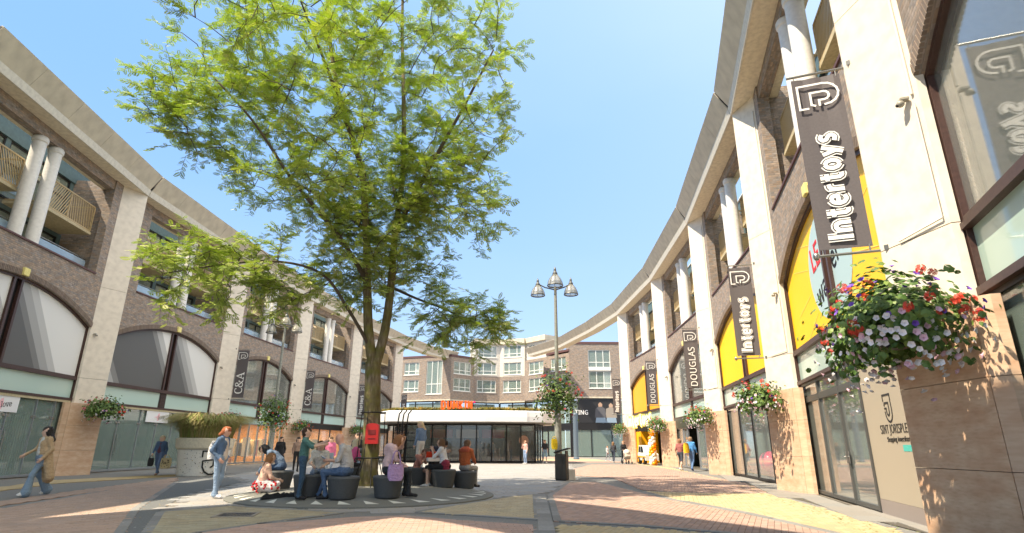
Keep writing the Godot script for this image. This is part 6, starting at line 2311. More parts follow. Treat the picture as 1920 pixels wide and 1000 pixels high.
	person("man in orange jacket and grey trousers sitting with his back turned", on(-1.36, 17.62, -0.02), PI * 0.86, 1.0, joints("sit"), {"top": Color(0.42, 0.105, 0.03), "trousers": Color(0.34, 0.33, 0.31), "shoes": blk, "hood": Color(0.52, 0.11, 0.05), "hair": Color(0.16, 0.09, 0.05)}, {"extra": [[Vector3(-0.08, 1.09, 0.0), Vector3(0.08, 1.09, 0.0), 0.075, 0.075, "hood"]]})
	# by the pavilion
	var far := {"cell": 0.034}
	person("woman in white and pink top and pale jeans standing outside the pavilion door", on(1.08, 45.1), -0.9, 1.0, with(joints("stand"), {"elbr": Vector3(-0.25, 1.15, 0.12), "wrir": Vector3(-0.1, 1.4, 0.2)}), {"top": Color(0.62, 0.36, 0.31), "trousers": Color(0.26, 0.36, 0.55), "shoes": wht, "hair": Color(0.2, 0.1, 0.05)}, {"cell": 0.034, "thick": 1.1, "hair_len": 0.08})
	person("woman in black vest and denim shorts walking away from the pavilion", on(2.62, 46.3), 0.1, 1.03, joints("walk"), {"top": blk, "trousers": Color(0.2, 0.28, 0.36), "shoes": wht, "hair": Color(0.25, 0.13, 0.06)}, {"cell": 0.034, "sleeve": "skin", "leg": "skin", "hair_len": 0.05})
	person("child in white and dark clothes walking past the fashion windows", on(9.0, 55.5), 0.6, 0.8, joints("walk"), {"top": wht, "trousers": Color(0.3, 0.32, 0.36), "shoes": wht, "hair": brown_hair}, far)
	person("woman in dark top and navy trousers walking towards the far shops", on(8.6, 50.0), 2.8, 0.98, joints("walk"), {"top": Color(0.05, 0.05, 0.06), "trousers": Color(0.04, 0.05, 0.08), "shoes": wht, "hair": Color(0.25, 0.14, 0.07)}, {"cell": 0.034, "hair_len": 0.12})
	person("woman in black pushing the pushchair past the toy shop", on(9.0, 47.6), 0.2, 1.0, with(joints("walk"), {"wril": Vector3(0.2, 1.02, 0.38), "wrir": Vector3(-0.2, 1.02, 0.38), "elbl": Vector3(0.24, 1.1, 0.1), "elbr": Vector3(-0.24, 1.1, 0.1)}), {"top": blk, "trousers": blk, "shoes": blk, "hair": Color(0.3, 0.16, 0.08)}, {"cell": 0.034, "hair_len": 0.08})
	person("woman in black vest and dark skirt walking to the perfume shop", on(9.55, 33.6), 2.4, 1.0, joints("walk"), {"top": Color(0.3, 0.1, 0.09), "trousers": Color(0.05, 0.06, 0.08), "shoes": wht, "hair": Color(0.3, 0.15, 0.08)}, {"cell": 0.028, "sleeve": "skin", "leg": "skin"})
	person("man in bright blue shirt and jeans walking to the perfume shop", on(10.05, 33.2), 2.5, 1.06, joints("walk"), {"top": Color(0.08, 0.28, 0.62), "trousers": Color(0.10, 0.18, 0.34), "shoes": Color(0.05, 0.08, 0.2), "hair": Color(0.3, 0.2, 0.12)}, {"cell": 0.028})
	person("customer in grey coat queueing inside the pavilion", on(-1.6, 50.8), 0.5, 0.98, joints("stand"), {"top": Color(0.2, 0.2, 0.2), "trousers": Color(0.1, 0.16, 0.24), "shoes": blk, "hair": brown_hair}, far)
	person("customer in dark coat standing inside behind the pavilion glass", on(-2.6, 51.3), 2.5, 1.02, joints("stand"), {"top": blk, "trousers": blk, "shoes": blk, "hair": blk}, far)

# ---------------------------------------------------------------- carried things
func belongings() -> void:
	var phone := thing("phone", "dark mobile phone held by the bald man", "phone", on(-4.3, 13.72, 0.85), 0.0)
	var pm := MB.new()
	pm.obox(Transform3D(Basis(Vector3(0, 0, 1), -0.5), Vector3.ZERO), Vector3(0.15, 0.012, 0.075), 0.005)
	part("case", pm, M.black, phone)
	var sc := MB.new()
	sc.obox(Transform3D(Basis(Vector3(0, 0, 1), -0.5), Vector3(0.003, 0.007, 0)), Vector3(0.135, 0.002, 0.065))
	part("screen", sc, plain(Color(0.08, 0.09, 0.12), 0.15), phone)
	soft_bag("shoulder_bag", "lilac cloth bag slung over the pink hoodie", on(-2.62, 13.66, 0.40), 0.5, Vector3(0.36, 0.36, 0.14), Color(0.44, 0.29, 0.50), 0.30)
	soft_bag("tote_bag", "patterned beige tote bag in the fair woman's hand", on(-14.75, 25.6, 0.30), 0.2, Vector3(0.42, 0.42, 0.14), Color(0.46, 0.38, 0.22), 0.14, true)
	soft_bag("hand_bag", "small black bag in the fair woman's other hand", on(-15.5, 25.75, 0.38), 0.2, Vector3(0.24, 0.34, 0.1), Color(0.02, 0.02, 0.022), 0.12)
	soft_bag("rucksack", "white rucksack on the red-haired woman's back", on(-7.56, 15.1, 0.92), PI / 2, Vector3(0.28, 0.40, 0.17), Color(0.66, 0.64, 0.62), 0.05)
	soft_bag("rucksack", "yellow rucksack carried beside the man in bright blue", on(9.72, 32.95, 0.95), 0.4, Vector3(0.34, 0.52, 0.2), Color(0.85, 0.48, 0.02), 0.05)
	soft_bag("plastic_bag", "yellow bag hung on the lamp post above the bin", on(1.78, 24.3, 1.15), 0.0, Vector3(0.26, 0.42, 0.14), Color(0.85, 0.58, 0.02), 0.1)
	var hl := thing("helmet", "black helmet held by the woman in the black T-shirt", "helmet", on(-5.5, 21.65, 1.0), 0.2)
	var hm := MB.new()
	hm.lathe([Vector2(0.14, 0), Vector2(0.145, 0.06), Vector2(0.12, 0.13), Vector2(0.06, 0.17), Vector2(0.0, 0.18)], 14)
	part("shell", hm, M.black, hl)
	# dark jacket dropped on the mound
	var jk := thing("dropped_jacket", "crumpled black jacket lying on the mound beside the boy", "jacket", on(-5.3, 14.0, -0.01), 0.3)
	var jm := MB.new()
	var r := RandomNumberGenerator.new()
	r.seed = 9
	var grid := []
	for i in 13:
		var row := []
		for k in 7:
			var e := minf(minf(i, 12 - i) / 3.0, minf(k, 6 - k) / 2.0)
			row.append(Vector3(-0.42 + i * 0.07 + r.randf_range(-0.02, 0.02), (0.0 if e <= 0 else r.randf_range(0.03, 0.12)), -0.17 + k * 0.056 + r.randf_range(-0.03, 0.03) + 0.05 * sin(i * 0.7)))
		grid.append(row)
	for i in 12:
		for k in 6:
			jm.quad(grid[i][k + 1], grid[i + 1][k + 1], grid[i + 1][k], grid[i][k])
	part("cloth", jm, plain(Color(0.05, 0.05, 0.055), 0.85), jk)
	var fb := thing("food_box", "orange and white cardboard food box on the girl's lap", "food box", on(-2.2, 16.85, 0.66), 0.4)
	var bm := MB.new()
	bm.obox(Transform3D(Basis(), Vector3(0, 0.05, 0)), Vector3(0.34, 0.1, 0.2), 0.01)
	part("tray", bm, plain(Color(0.86, 0.82, 0.78), 0.7), fb)
	var lm := MB.new()
	lm.obox(Transform3D(Basis(Vector3.RIGHT, -1.1), Vector3(0, 0.17, -0.13)), Vector3(0.34, 0.012, 0.2), 0.004)
	part("lid", lm, plain(Color(0.85, 0.24, 0.08), 0.7), fb)

func soft_bag(called: String, label: String, at: Vector3, turn: float, size: Vector3, c: Color, strap: float, printed := false) -> void:
	var o := thing(called, label, "bag", at, turn)
	var m := MB.new()
	var rings := []
	for i in 7:
		var f := i / 6.0
		var w := size.x * (0.46 + 0.06 * sin(PI * f) - (0.08 if i == 0 else 0.0))
		var d := size.z * (0.5 * sqrt(maxf(0.0, 1.0 - pow(f, 3.0))) + 0.04)
		rings.append([f * size.y, w, d])
	for i in 6:
		for k in 20:
			var q := []
			var nn := []
			for e in [[i, k], [i, k + 1], [i + 1, k + 1], [i + 1, k]]:
				var a: float = TAU * e[1] / 20.0
				var rg: Array = rings[e[0]]
				var x: float = rg[1] * signf(cos(a)) * pow(absf(cos(a)), 0.7)
				var z: float = -rg[2] * signf(sin(a)) * pow(absf(sin(a)), 0.7)
				q.append(Vector3(x, rg[0], z))
				nn.append(Vector3(cos(a) / size.x, 0.1, -sin(a) / size.z).normalized())
			m.squad(q[0], q[1], q[2], q[3], nn[0], nn[1], nn[2], nn[3])
	m.obox(Transform3D(Basis(), Vector3(0, 0.006, 0)), Vector3(size.x * 0.75, 0.012, size.z * 0.8))
	m.obox(Transform3D(Basis(), Vector3(0, size.y - 0.006, 0)), Vector3(size.x * 0.86, 0.01, size.z * 0.1))
	part("bag_body", m, cloth(c, "bag"), o)
	var s := MB.new()
	for zz in [-0.3, 0.3]:
		var pts := []
		for i in 9:
			var a := PI * i / 8.0
			pts.append(Vector3(cos(a) * size.x * 0.28, size.y * 0.96 + sin(a) * strap, zz * size.z * 0.4))
		s.tube(pts, [0.012], 5)
	part("handles", s, cloth(c * 0.85, "bag"), o)
	if printed:
		var p := MB.new()
		var r := RandomNumberGenerator.new()
		r.seed = 4
		for i in 26:
			p.obox(Transform3D(Basis(Vector3(0, 0, 1), r.randf() * 3.0), Vector3(r.randf_range(-0.15, 0.15), r.randf_range(0.05, 0.34), size.z * 0.5 + 0.012)), Vector3(0.05, 0.018, 0.004))
		part("print", p, plain(Color(0.12, 0.09, 0.05), 0.8), o)

# ---------------------------------------------------------------- street furniture, banners, displays
func banners() -> void:
	var cloth_m := grainy(Color(0.355, 0.335, 0.345), 0.04, 0.6, 2.0, 95)
	var whitep := plain(Color(0.90, 0.90, 0.89), 0.6)
	var list := [[RV, 1, "Intertoys", "charcoal banner with bubbly white letters on the pillar above the information panel"], [RV, 2, "Intertoys", "charcoal banner with bubbly white letters on the pillar beside the beach ball window"], [RV, 3, "DOUGLAS", "charcoal banner with thin white capitals between beach balls and perfume shop"], [RV, 4, "DOUGLAS", "charcoal banner with thin white capitals beside the toy shop sign"], [RV, 5, "Intertoys", "charcoal banner with white lettering on the pillar beside the far fashion windows"],
		[LV, 2, "CA", "charcoal banner with two big white letters beside the lamp post in the shade"], [LV, 3, "CA", "charcoal banner with two big white letters and a red tag"], [LV, 4, "Intertoys", "charcoal banner with white lettering behind the tree trunk"], [LV, 5, "Intertoys", "narrow charcoal banner on the pillar beside the pavilion roof"]]
	for q in list:
		var v: Array = q[0]
		var i: int = q[1]
		var right: bool = v == RV
		var d: Vector2 = (v[i] - v[i - 1]).normalized()
		var zz := Vector3(-d.x, 0, d.y)              # towards the near side
		var xx := Vector3.UP.cross(zz)
		var o := thing("banner", q[3], "banner", P(v[i].x, 4.1, v[i].y), 0, "pillar banners")
		o.transform.basis = Basis(xx, Vector3.UP, zz)
		var x0 := -0.80 if right else 0.06
		var x1 := -0.06 if right else 0.80
		var near := i == 1 and right
		var m := MB.new()
		var nx := 8
		var ny := 16
		var pt := func(a: int, b: int, back: bool) -> Vector3:
			var u := float(a) / nx
			var w := float(b) / ny
			var wob := 0.016 * sin(u * 5.0 + 1.0 + i) * w * w + 0.014 * sin(w * 6.0 + u * 3.0 + i) + 0.012 * sin(u * 15.0 + i) * pow(w, 6.0)
			return Vector3(lerpf(x0, x1, u), 0.12 + 3.1 * w, wob - (0.004 if back else 0.0))
		for a in nx:
			for b in ny:
				m.quad(pt.call(a, b, false), pt.call(a + 1, b, false), pt.call(a + 1, b + 1, false), pt.call(a, b + 1, false))
				m.quad(pt.call(a + 1, b, true), pt.call(a, b, true), pt.call(a, b + 1, true), pt.call(a + 1, b + 1, true))
		part("banner_cloth", m, cloth_m, o)
		var wall := 0.35 if right else -0.35
		var tip := x0 - 0.05 if right else x1 + 0.05
		for y in [0.03, 3.3]:
			var br := MB.new()
			br.tube([Vector3(x0 - 0.06 if right else x1 + 0.06, y, 0), Vector3(0.02, y, 0.0)], [0.022], 8)
			br.tube([Vector3(x0 + 0.05, y, 0), Vector3(x0 + 0.05, y + (0.12 if y < 1 else -0.12), 0)], [0.012], 6)
			br.tube([Vector3(x1 - 0.05, y, 0), Vector3(x1 - 0.05, y + (0.12 if y < 1 else -0.12), 0)], [0.012], 6)
			if y < 1:
				br.ball(Vector3(tip, y, 0), Vector3(0.05, 0.07, 0.05), 5)
			part("bracket_arm", br, M.metal, o)
			var pb := MB.new()
			var ang := -0.52 if right else 0.52
			pb.obox(Transform3D(Basis(Vector3.UP, ang), Vector3(wall * 0.75, y, 0.24)), Vector3(0.5, 0.08, 0.012))
			part("bracket_plate", pb, M.grey_metal, o)
		var cx := (x0 + x1) / 2
		var em := MB.new()
		emblem(em, 0.60, 0.034, Vector2.ZERO, 0.0, 0.005)
		part("emblem", em, whitep, o, Transform3D(Basis(Vector3(0, 0, 1), PI / 2), Vector3(cx, 2.84, 0.045)))
		var turn := Basis(Vector3(0, 0, 1), PI / 2)
		if q[2] == "Intertoys":
			bubble_text(o, "Intertoys", Transform3D(turn, Vector3(cx + 0.02, 1.2, 0.036)), 0.37)
		elif q[2] == "DOUGLAS":
			text_on(o, "DOUGLAS", Transform3D(turn, Vector3(cx + 0.02, 1.25, 0.036)), 0.34, whitep, 0.0, "Droid Sans", "lettering", 0.008)
		else:
			text_on(o, "C&A", Transform3D(turn.scaled(Vector3(1, 1, 1)), Vector3(cx, 1.05, 0.036)), 0.5, whitep, 0.0, "Droid Serif", "lettering", 0.008)

func lamp_post(at: Vector3, label: String) -> void:
	var o := thing("street_lamp", label, "street lamp", at, 0.0, "three-headed street lamps")
	var m := MB.new()
	m.lathe([Vector2(0.16, 0), Vector2(0.15, 0.5), Vector2(0.135, 2.6), Vector2(0.09, 2.75), Vector2(0.08, 5.0), Vector2(0.062, 7.9), Vector2(0.05, 8.1)], 14)
	part("post", m, grainy(Color(0.55, 0.56, 0.53), 0.08, 0.6, 1.0, 97), o)
	var a := MB.new()
	a.tube([Vector3(0, 7.95, 0), Vector3(-0.45, 8.05, 0.02), Vector3(-0.78, 8.22, 0.02)], [0.035, 0.03, 0.03], 8)
	a.tube([Vector3(0, 7.95, 0), Vector3(0.4, 8.08, -0.02), Vector3(0.7, 8.25, -0.02)], [0.035, 0.03, 0.03], 8)
	part("arm", a, M.grey_metal, o)
	var gl := plain(Color(0.66, 0.64, 0.56, 0.5), 0.2)
	gl.transparency = BaseMaterial3D.TRANSPARENCY_ALPHA
	for c in [[Vector3(0, 8.12, 0), 1.12], [Vector3(-0.78, 7.66, 0.02), 1.0], [Vector3(0.70, 7.72, -0.02), 1.0]]:
		var t := Transform3D(Basis().scaled(Vector3.ONE * c[1]), c[0])
		var cap := MB.new()
		cap.lathe([Vector2(0.11, 0.46), Vector2(0.10, 0.55), Vector2(0.06, 0.62), Vector2(0.05, 0.72), Vector2(0.0, 0.84)], 14, t)
		var hd := part("lamp_head", cap, M.grey_metal, o)
		var hoop := MB.new()
		hoop.lathe([Vector2(0.315, 0.0), Vector2(0.33, 0.03), Vector2(0.315, 0.06), Vector2(0.29, 0.03), Vector2(0.315, 0.0)], 20, t)
		part("hoop", hoop, M.grey_metal, hd)
		for k in 8:
			var rb := MB.new()
			var u := TAU * k / 8.0
			var pts := []
			for s in [[0.305, 0.05], [0.285, 0.18], [0.22, 0.33], [0.11, 0.47]]:
				pts.append(t * Vector3(cos(u) * s[0], s[1], sin(u) * s[0]))
			rb.tube(pts, [0.008], 4)
			part("rib", rb, M.grey_metal, hd)
		var sh := MB.new()
		sh.lathe([Vector2(0.30, 0.04), Vector2(0.28, 0.18), Vector2(0.215, 0.33), Vector2(0.105, 0.47)], 20, t)
		part("lamp_shade", sh, gl, hd)

func street() -> void:
	lamp_post(P(1.94, 0, 24.4), "three-headed grey lamp post with flower ball standing above the bin")
	lamp_post(P(-13.6, 0, 33.5), "three-headed lamp post with flower ball in front of the clothes shop")
	for q in [[P(1.94, 3.45, 24.4), "ball of red flowers and leaves round the lamp post above the bin", 7], [P(-13.6, 3.1, 33.5), "ball of red and white flowers round the lamp post before the clothes shop", 8]]:
		var o := thing("flower_ball", q[1], "flower basket", q[0], 0, "flower balls on the lamp posts")
		basket(o, Vector3(0.80, 0.92, 0.80), q[2], 1500, 34, 30, 6, false, true)
	# litter bin
	var b := thing("litter_bin", "dark metal litter bin with a slanted lid at the lamp post's foot", "bin", P(2.0, 0, 23.6), -0.35)
	var m := MB.new()
	m.obox(Transform3D(Basis(), Vector3(0, 0.52, 0)), Vector3(0.46, 0.96, 0.42), 0.025)
	part("body", m, grainy(Color(0.24, 0.225, 0.20), 0.12, 0.5, 1.5, 98), b)
	var l := MB.new()
	l.obox(Transform3D(Basis(Vector3(0, 0, 1), 0.28), Vector3(0.02, 1.13, 0)), Vector3(0.60, 0.05, 0.46), 0.01)
	for sx in [-0.2, 0.2]:
		l.obox(Transform3D(Basis(), Vector3(sx, 1.04, 0)), Vector3(0.03, 0.12 + sx * 0.25, 0.4))
	part("lid", l, M.dark_frame, b)
	var dr := MB.new()
	dr.obox(Transform3D(Basis(), Vector3(-0.06, 0.5, 0.215)), Vector3(0.30, 0.84, 0.015), 0.005)
	part("door", dr, plain(Color(0.20, 0.19, 0.175), 0.5), b)
	var ft := MB.new()
	ft.obox(Transform3D(Basis(), Vector3(0, 0.025, 0)), Vector3(0.4, 0.05, 0.36))
	part("foot", ft, M.black, b)
	var sb := thing("stone_block", "small grey concrete block standing beside the litter bin", "block", P(2.38, 0, 23.9), 0.1)
	var sm := MB.new()
	sm.obox(Transform3D(Basis(), Vector3(0, 0.21, 0)), Vector3(0.3, 0.42, 0.3), 0.02)
	part("block", sm, M.concrete, sb)
	planter()
	displays()
	cameras()

func planter() -> void:
	var o := thing("round_planter", "large white terrazzo planter with black emblem and long dry grasses", "planter", P(-13.6, 0, 26.4), 0.5)
	var m := MB.new()
	m.lathe([Vector2(0, 0), Vector2(0.94, 0), Vector2(0.96, 0.03), Vector2(0.98, 0.4), Vector2(1.06, 1.08)], 40)
	part("body", m, grainy(Color(0.88, 0.87, 0.84), 0.03, 0.7, 1.0, 99), o)
	var rm := MB.new()
	rm.lathe([Vector2(1.06, 1.09), Vector2(1.12, 1.12), Vector2(1.15, 1.16), Vector2(1.19, 1.52), Vector2(1.16, 1.56), Vector2(1.09, 1.56), Vector2(1.07, 1.48), Vector2(0, 1.5)], 40)
	part("rim", rm, grainy(Color(0.84, 0.81, 0.73), 0.05, 0.8, 0.8, 100), o)
	var r := RandomNumberGenerator.new()
	r.seed = 12
	var ch := MB.new()
	for i in 150:
		var a := r.randf_range(-1.0, 2.6)
		var y := r.randf_range(0.04, 1.04)
		var rr := lerpf(0.978, 1.058, clampf((y - 0.4) / 0.68, 0, 1))
		var s := r.randf_range(0.008, 0.03)
		ch.col = [Color(0.05, 0.05, 0.06), Color(0.25, 0.12, 0.08), Color(0.15, 0.2, 0.25), Color(0.4, 0.3, 0.12)][r.randi() % 4]
		ch.obox(Transform3D(Basis(Vector3.UP, a) * Basis(Vector3(0, 0, 1), r.randf() * 3), Vector3(sin(a) * rr, y, cos(a) * rr)), Vector3(s * 1.4, s, 0.012))
	part("stone_chips", ch, M.tint, o).set_meta("kind", "stuff")
	# emblem wrapped round the front
	var em := MB.new()
	var path := [Vector2(-0.32, 0.78), Vector2(-0.32, 1.02), Vector2(0.45, 1.02), Vector2(0.45, 0.4), Vector2(0.36, 0.18), Vector2(0.18, 0.08), Vector2(0.02, 0.08), Vector2(-0.16, 0.18), Vector2(-0.27, 0.38), Vector2(-0.28, 0.62), Vector2(0.02, 0.66), Vector2(0.16, 0.66), Vector2(0.16, 0.42), Vector2(0.06, 0.36)]
	for i in path.size() - 1:
		for k in 6:
			var p: Vector2 = path[i].lerp(path[i + 1], (k + 0.5) / 6.0)
			var a := 0.25 + p.x / 1.02
			var rr := lerpf(0.984, 1.062, clampf((p.y - 0.4) / 0.68, 0, 1))
			var d: Vector2 = (path[i + 1] - path[i])
			em.obox(Transform3D(Basis(Vector3.UP, a) * Basis(Vector3(0, 0, 1), atan2(d.y, d.x)), Vector3(sin(a) * rr, p.y, cos(a) * rr)), Vector3(d.length() / 6.0 + 0.03, 0.06, 0.014))
	part("emblem", em, plain(Color(0.03, 0.06, 0.06), 0.5), o)
	var blade := MB.new()
	blade.quad(Vector3(-0.005, 0, 0), Vector3(0.005, 0, 0), Vector3(0.004, 0.26, 0.05), Vector3(-0.004, 0.26, 0.05))
	blade.quad(Vector3(-0.004, 0.26, 0.05), Vector3(0.004, 0.26, 0.05), Vector3(0.003, 0.42, 0.19), Vector3(-0.003, 0.42, 0.19))
	blade.quad(Vector3(-0.003, 0.42, 0.19), Vector3(0.003, 0.42, 0.19), Vector3(0.004, 0.43, 0.38), Vector3(-0.004, 0.43, 0.38))
	blade.tri(Vector3(-0.004, 0.43, 0.38), Vector3(0.004, 0.43, 0.38), Vector3(0, 0.33, 0.56))
	var wh := []
	var ti := []
	for i in 5200:
		var a := r.randf() * TAU
		var d := sqrt(r.randf()) * 1.05
		var lean := Basis(Vector3.UP, r.randf_range(-1.3, 1.3) + atan2(sin(a) * d - 0.25, cos(a) * d))
		wh.append(Transform3D(lean.scaled(Vector3(1.6, 1.55, 1.15) * r.randf_range(0.55, 1.55) * (1.2 - d * 0.2)), Vector3(sin(a) * d, 1.48, cos(a) * d)))
		ti.append(Color(0.36, 0.34, 0.10).lerp(Color(0.48, 0.36, 0.19), r.randf()) if r.randf() < 0.7 else Color(0.22, 0.28, 0.06))
	var gm := tinted(0.85)
	gm.backlight_enabled = true
	gm.backlight = Color(0.3, 0.28, 0.1)
	copies("grasses", blade.mesh(), gm, o, wh, ti)

func displays() -> void:
	var xf2 := bay_frame(RV[2], RV[3], true)
	var B2 := bay_of(RV, 2, true)
	for q in [[5.9, 0.42, Color(0.86, 0.24, 0.42), "big pink exercise ball behind the shop window"], [3.7, 0.34, Color(0, 0, 0), "rainbow-striped ball behind the shop window"]]:
		var o := thing("display_ball", q[3], "ball", xf2 * B2.at(q[0], 0.3 + q[1], -0.8), 0.4)
		if q[1] > 0.4:
			var m := MB.new()
			m.ball(Vector3.ZERO, Vector3.ONE * q[1], 14)
			part("ball", m, plain(q[2], 0.3), o)
		else:
			var cs := [Color(0.8, 0.1, 0.08), Color(0.95, 0.45, 0.05), Color(0.95, 0.8, 0.08), Color(0.15, 0.6, 0.2), Color(0.1, 0.35, 0.75), Color(0.5, 0.15, 0.55)]
			for k in 6:   # six gores
				var m := MB.new()
				for i in 12:
					for e in 3:
						var p := []
						var n := []
						for w in [[i, e], [i, e + 1], [i + 1, e + 1], [i + 1, e]]:
							var th: float = PI * w[0] / 12.0
							var ph: float = TAU * (k + w[1] / 3.0) / 6.0
							var u := Vector3(sin(th) * cos(ph), -cos(th), -sin(th) * sin(ph))
							n.append(u)
							p.append(u * q[1])
						m.squad(p[0], p[1], p[2], p[3], n[0], n[1], n[2], n[3])
				part("gore", m, plain(cs[k], 0.3), o, Transform3D(Basis(Vector3(0, 0, 1), 0.9), Vector3.ZERO))
	# toy shop entrance: balloon column and a toy car
	var xf4 := bay_frame(RV[4], RV[5], true)
	var B4 := bay_of(RV, 4, true)
	var bc := thing("balloon_column", "column of yellow and white balloons at the toy shop entrance", "balloon column", xf4 * B4.at(2.1, 0, 0.75))
	for i in 10:
		for k in 4:
			var a := TAU * k / 4.0 + i * 0.5
			var m := MB.new()
			m.ball(Vector3(cos(a) * 0.17, 0.14 + i * 0.195, sin(a) * 0.17), Vector3(0.14, 0.15, 0.14), 7)
			part("balloon", m, plain(Color(0.98, 0.62, 0.02) if (k + i) % 4 < 2 else Color(0.9, 0.9, 0.88), 0.25), bc)
	var tb := MB.new()
	tb.ball(Vector3(0, 2.35, 0), Vector3(0.24, 0.3, 0.24), 8)
	part("top_balloon", tb, plain(Color(0.98, 0.66, 0.05), 0.25), bc)
	toy_car(xf4 * B4.at(4.4, 0.0, 0.55), xf4.basis)
	pushchair(P(9.12, 0, 46.9))

func toy_car(at: Vector3, bs: Basis) -> void:
	var o := thing("toy_car", "small white and yellow display car at the toy shop entrance", "toy car", at)
	o.transform.basis = bs
	var b := MB.new()
	b.plate(PackedVector2Array([Vector2(-1.15, 0.3), Vector2(1.15, 0.3), Vector2(1.18, 0.75), Vector2(0.75, 0.85), Vector2(0.45, 1.4), Vector2(-0.7, 1.42), Vector2(-1.0, 0.9), Vector2(-1.18, 0.8)]), -0.55, 0.45)
	part("body", b, plain(Color(0.88, 0.87, 0.84), 0.3), o)
	var w := MB.new()
	w.plate(PackedVector2Array([Vector2(-0.1, 0.88), Vector2(0.62, 0.88), Vector2(0.38, 1.32), Vector2(-0.1, 1.32)]), 0.451, 0.46)
	w.plate(PackedVector2Array([Vector2(-0.9, 0.9), Vector2(-0.2, 0.9), Vector2(-0.2, 1.32), Vector2(-0.68, 1.32)]), 0.451, 0.46)
	part("window", w, plain(Color(0.1, 0.12, 0.13), 0.1), o)
	for x in [-0.7, 0.72]:
		var t := MB.new()
		t.lathe([Vector2(0.02, -0.12), Vector2(0.24, -0.12), Vector2(0.28, -0.06), Vector2(0.28, 0.06), Vector2(0.24, 0.12), Vector2(0.02, 0.12)], 18, Transform3D(Basis(Vector3.RIGHT, PI / 2), Vector3(x, 0.28, 0.42)))
		var wh := part("wheel", t, M.black, o)
		var rim := MB.new()
		rim.lathe([Vector2(0.0, 0.0), Vector2(0.14, 0.0), Vector2(0.14, 0.02), Vector2(0.0, 0.03)], 14, Transform3D(Basis(Vector3.RIGHT, PI / 2), Vector3(x, 0.28, 0.54)))
		part("rim", rim, plain(Color(0.95, 0.65, 0.05), 0.4), wh)
	var st := MB.new()
	st.box(Vector3(-1.1, 0.5, 0.452), Vector3(1.1, 0.62, 0.465))
	part("stripe", st, plain(Color(0.95, 0.65, 0.05), 0.4), o)
	var hl := MB.new()
	for z in [-0.35, 0.25]:
		hl.ball(Vector3(-1.15, 0.62, z), Vector3(0.05, 0.09, 0.09), 6)
	part("headlight", hl, plain(Color(0.9, 0.9, 0.8), 0.1), o)

func pushchair(at: Vector3) -> void:
	var o := thing("pushchair", "white-hooded pushchair with black frame in front of the toy shop", "pushchair", at, 0.2)
	var h := MB.new()
	h.ball(Vector3(0, 0.86, -0.02), Vector3(0.27, 0.24, 0.32), 8)
	part("hood", h, plain(Color(0.82, 0.79, 0.74), 0.8), o)
	var s := MB.new()
	s.obox(Transform3D(Basis(Vector3.RIGHT, -0.5), Vector3(0, 0.58, 0.05)), Vector3(0.44, 0.36, 0.5), 0.06)
	part("seat", s, plain(Color(0.70, 0.66, 0.60), 0.85), o)
	var f := MB.new()
	for x in [-0.24, 0.24]:
		f.tube([Vector3(x, 0.12, 0.36), Vector3(x, 0.5, 0.1), Vector3(x, 1.02, -0.42)], [0.016], 6)
		f.tube([Vector3(x, 0.12, -0.34), Vector3(x, 0.5, 0.1)], [0.016], 6)
	f.tube([Vector3(-0.24, 1.02, -0.42), Vector3(0.24, 1.02, -0.42)], [0.018], 6)
	part("frame", f, M.black, o)
	for q in [Vector3(-0.24, 0.11, 0.36), Vector3(0.24, 0.11, 0.36), Vector3(-0.26, 0.14, -0.34), Vector3(0.26, 0.14, -0.34)]:
		var w := MB.new()
		w.lathe([Vector2(0.02, -0.025), Vector2(q.y - 0.02, -0.025), Vector2(q.y, 0), Vector2(q.y - 0.02, 0.025), Vector2(0.02, 0.025)], 14, Transform3D(Basis(Vector3(0, 0, 1), PI / 2), q))
		part("wheel", w, M.black, o)

func cameras() -> void:
	# small security cameras and cable ducts on the pillars
	var spots := ["above the information panel", "beside the beach ball window", "between the yellow arch and the perfume shop", "between perfume shop and toy shop", "between the two striped arches", "beside the second striped arch", "beside the clothes shop banner", "behind the tree trunk"]
	var num := -1
	for q in [[RV, 0, true], [RV, 1, true], [RV, 2, true], [RV, 3, true], [LV, 0, false], [LV, 1, false], [LV, 2, false], [LV, 3, false]]:
		num += 1
		var B := bay_of(q[0], q[1], q[2])
		var xf := bay_frame(q[0][q[1]], q[0][q[1] + 1], q[2])
		var L := B.length
		var o := thing("security_camera", "small grey camera on the pillar " + spots[num], "camera", xf * B.at(L - 0.92, 6.05, 0.16), 0, "cameras on the %s arcade's pillars" % ("sunlit" if q[2] else "shaded"))
		o.transform.basis = xf.basis
		var m := MB.new()
		m.ball(Vector3(0, -0.02, 0.05), Vector3(0.055, 0.055, 0.055), 6)
		m.obox(Transform3D(Basis(), Vector3(0, 0.04, 0.0)), Vector3(0.1, 0.05, 0.12), 0.01)
		part("housing", m, plain(Color(0.62, 0.60, 0.55), 0.4), o)
		var n := MB.new()
		n.ball(Vector3(0.0, -0.04, 0.09), Vector3(0.028, 0.028, 0.028), 5)
		part("lens", n, M.black, o)
		if q[2] and q[1] < 3:
			var c := thing("cable_duct", "thin white cable duct running down the pillar " + spots[num], "cable duct", xf * B.at(L - 0.98, 0, 0.06), 0, "cable ducts on the sunlit pillars")
			c.transform.basis = xf.basis
			var d := MB.new()
			d.tube([Vector3(0, 6.12, 0.01), Vector3(0, 12.9, 0.01)], [0.022], 6)
			var s := 1.0 if not B.right else -1.0
			d.tube([Vector3(-0.02 * s, 5.95, 0.012), Vector3(-0.02 * s, 4.2, 0.012)], [0.012], 6)
			d.tube([Vector3(-0.02 * s, 4.2, 0.012), Vector3(0.62 * s, 4.13, 0.375)], [0.012], 6)
			part("duct", d, plain(Color(0.86, 0.84, 0.80), 0.5), c)

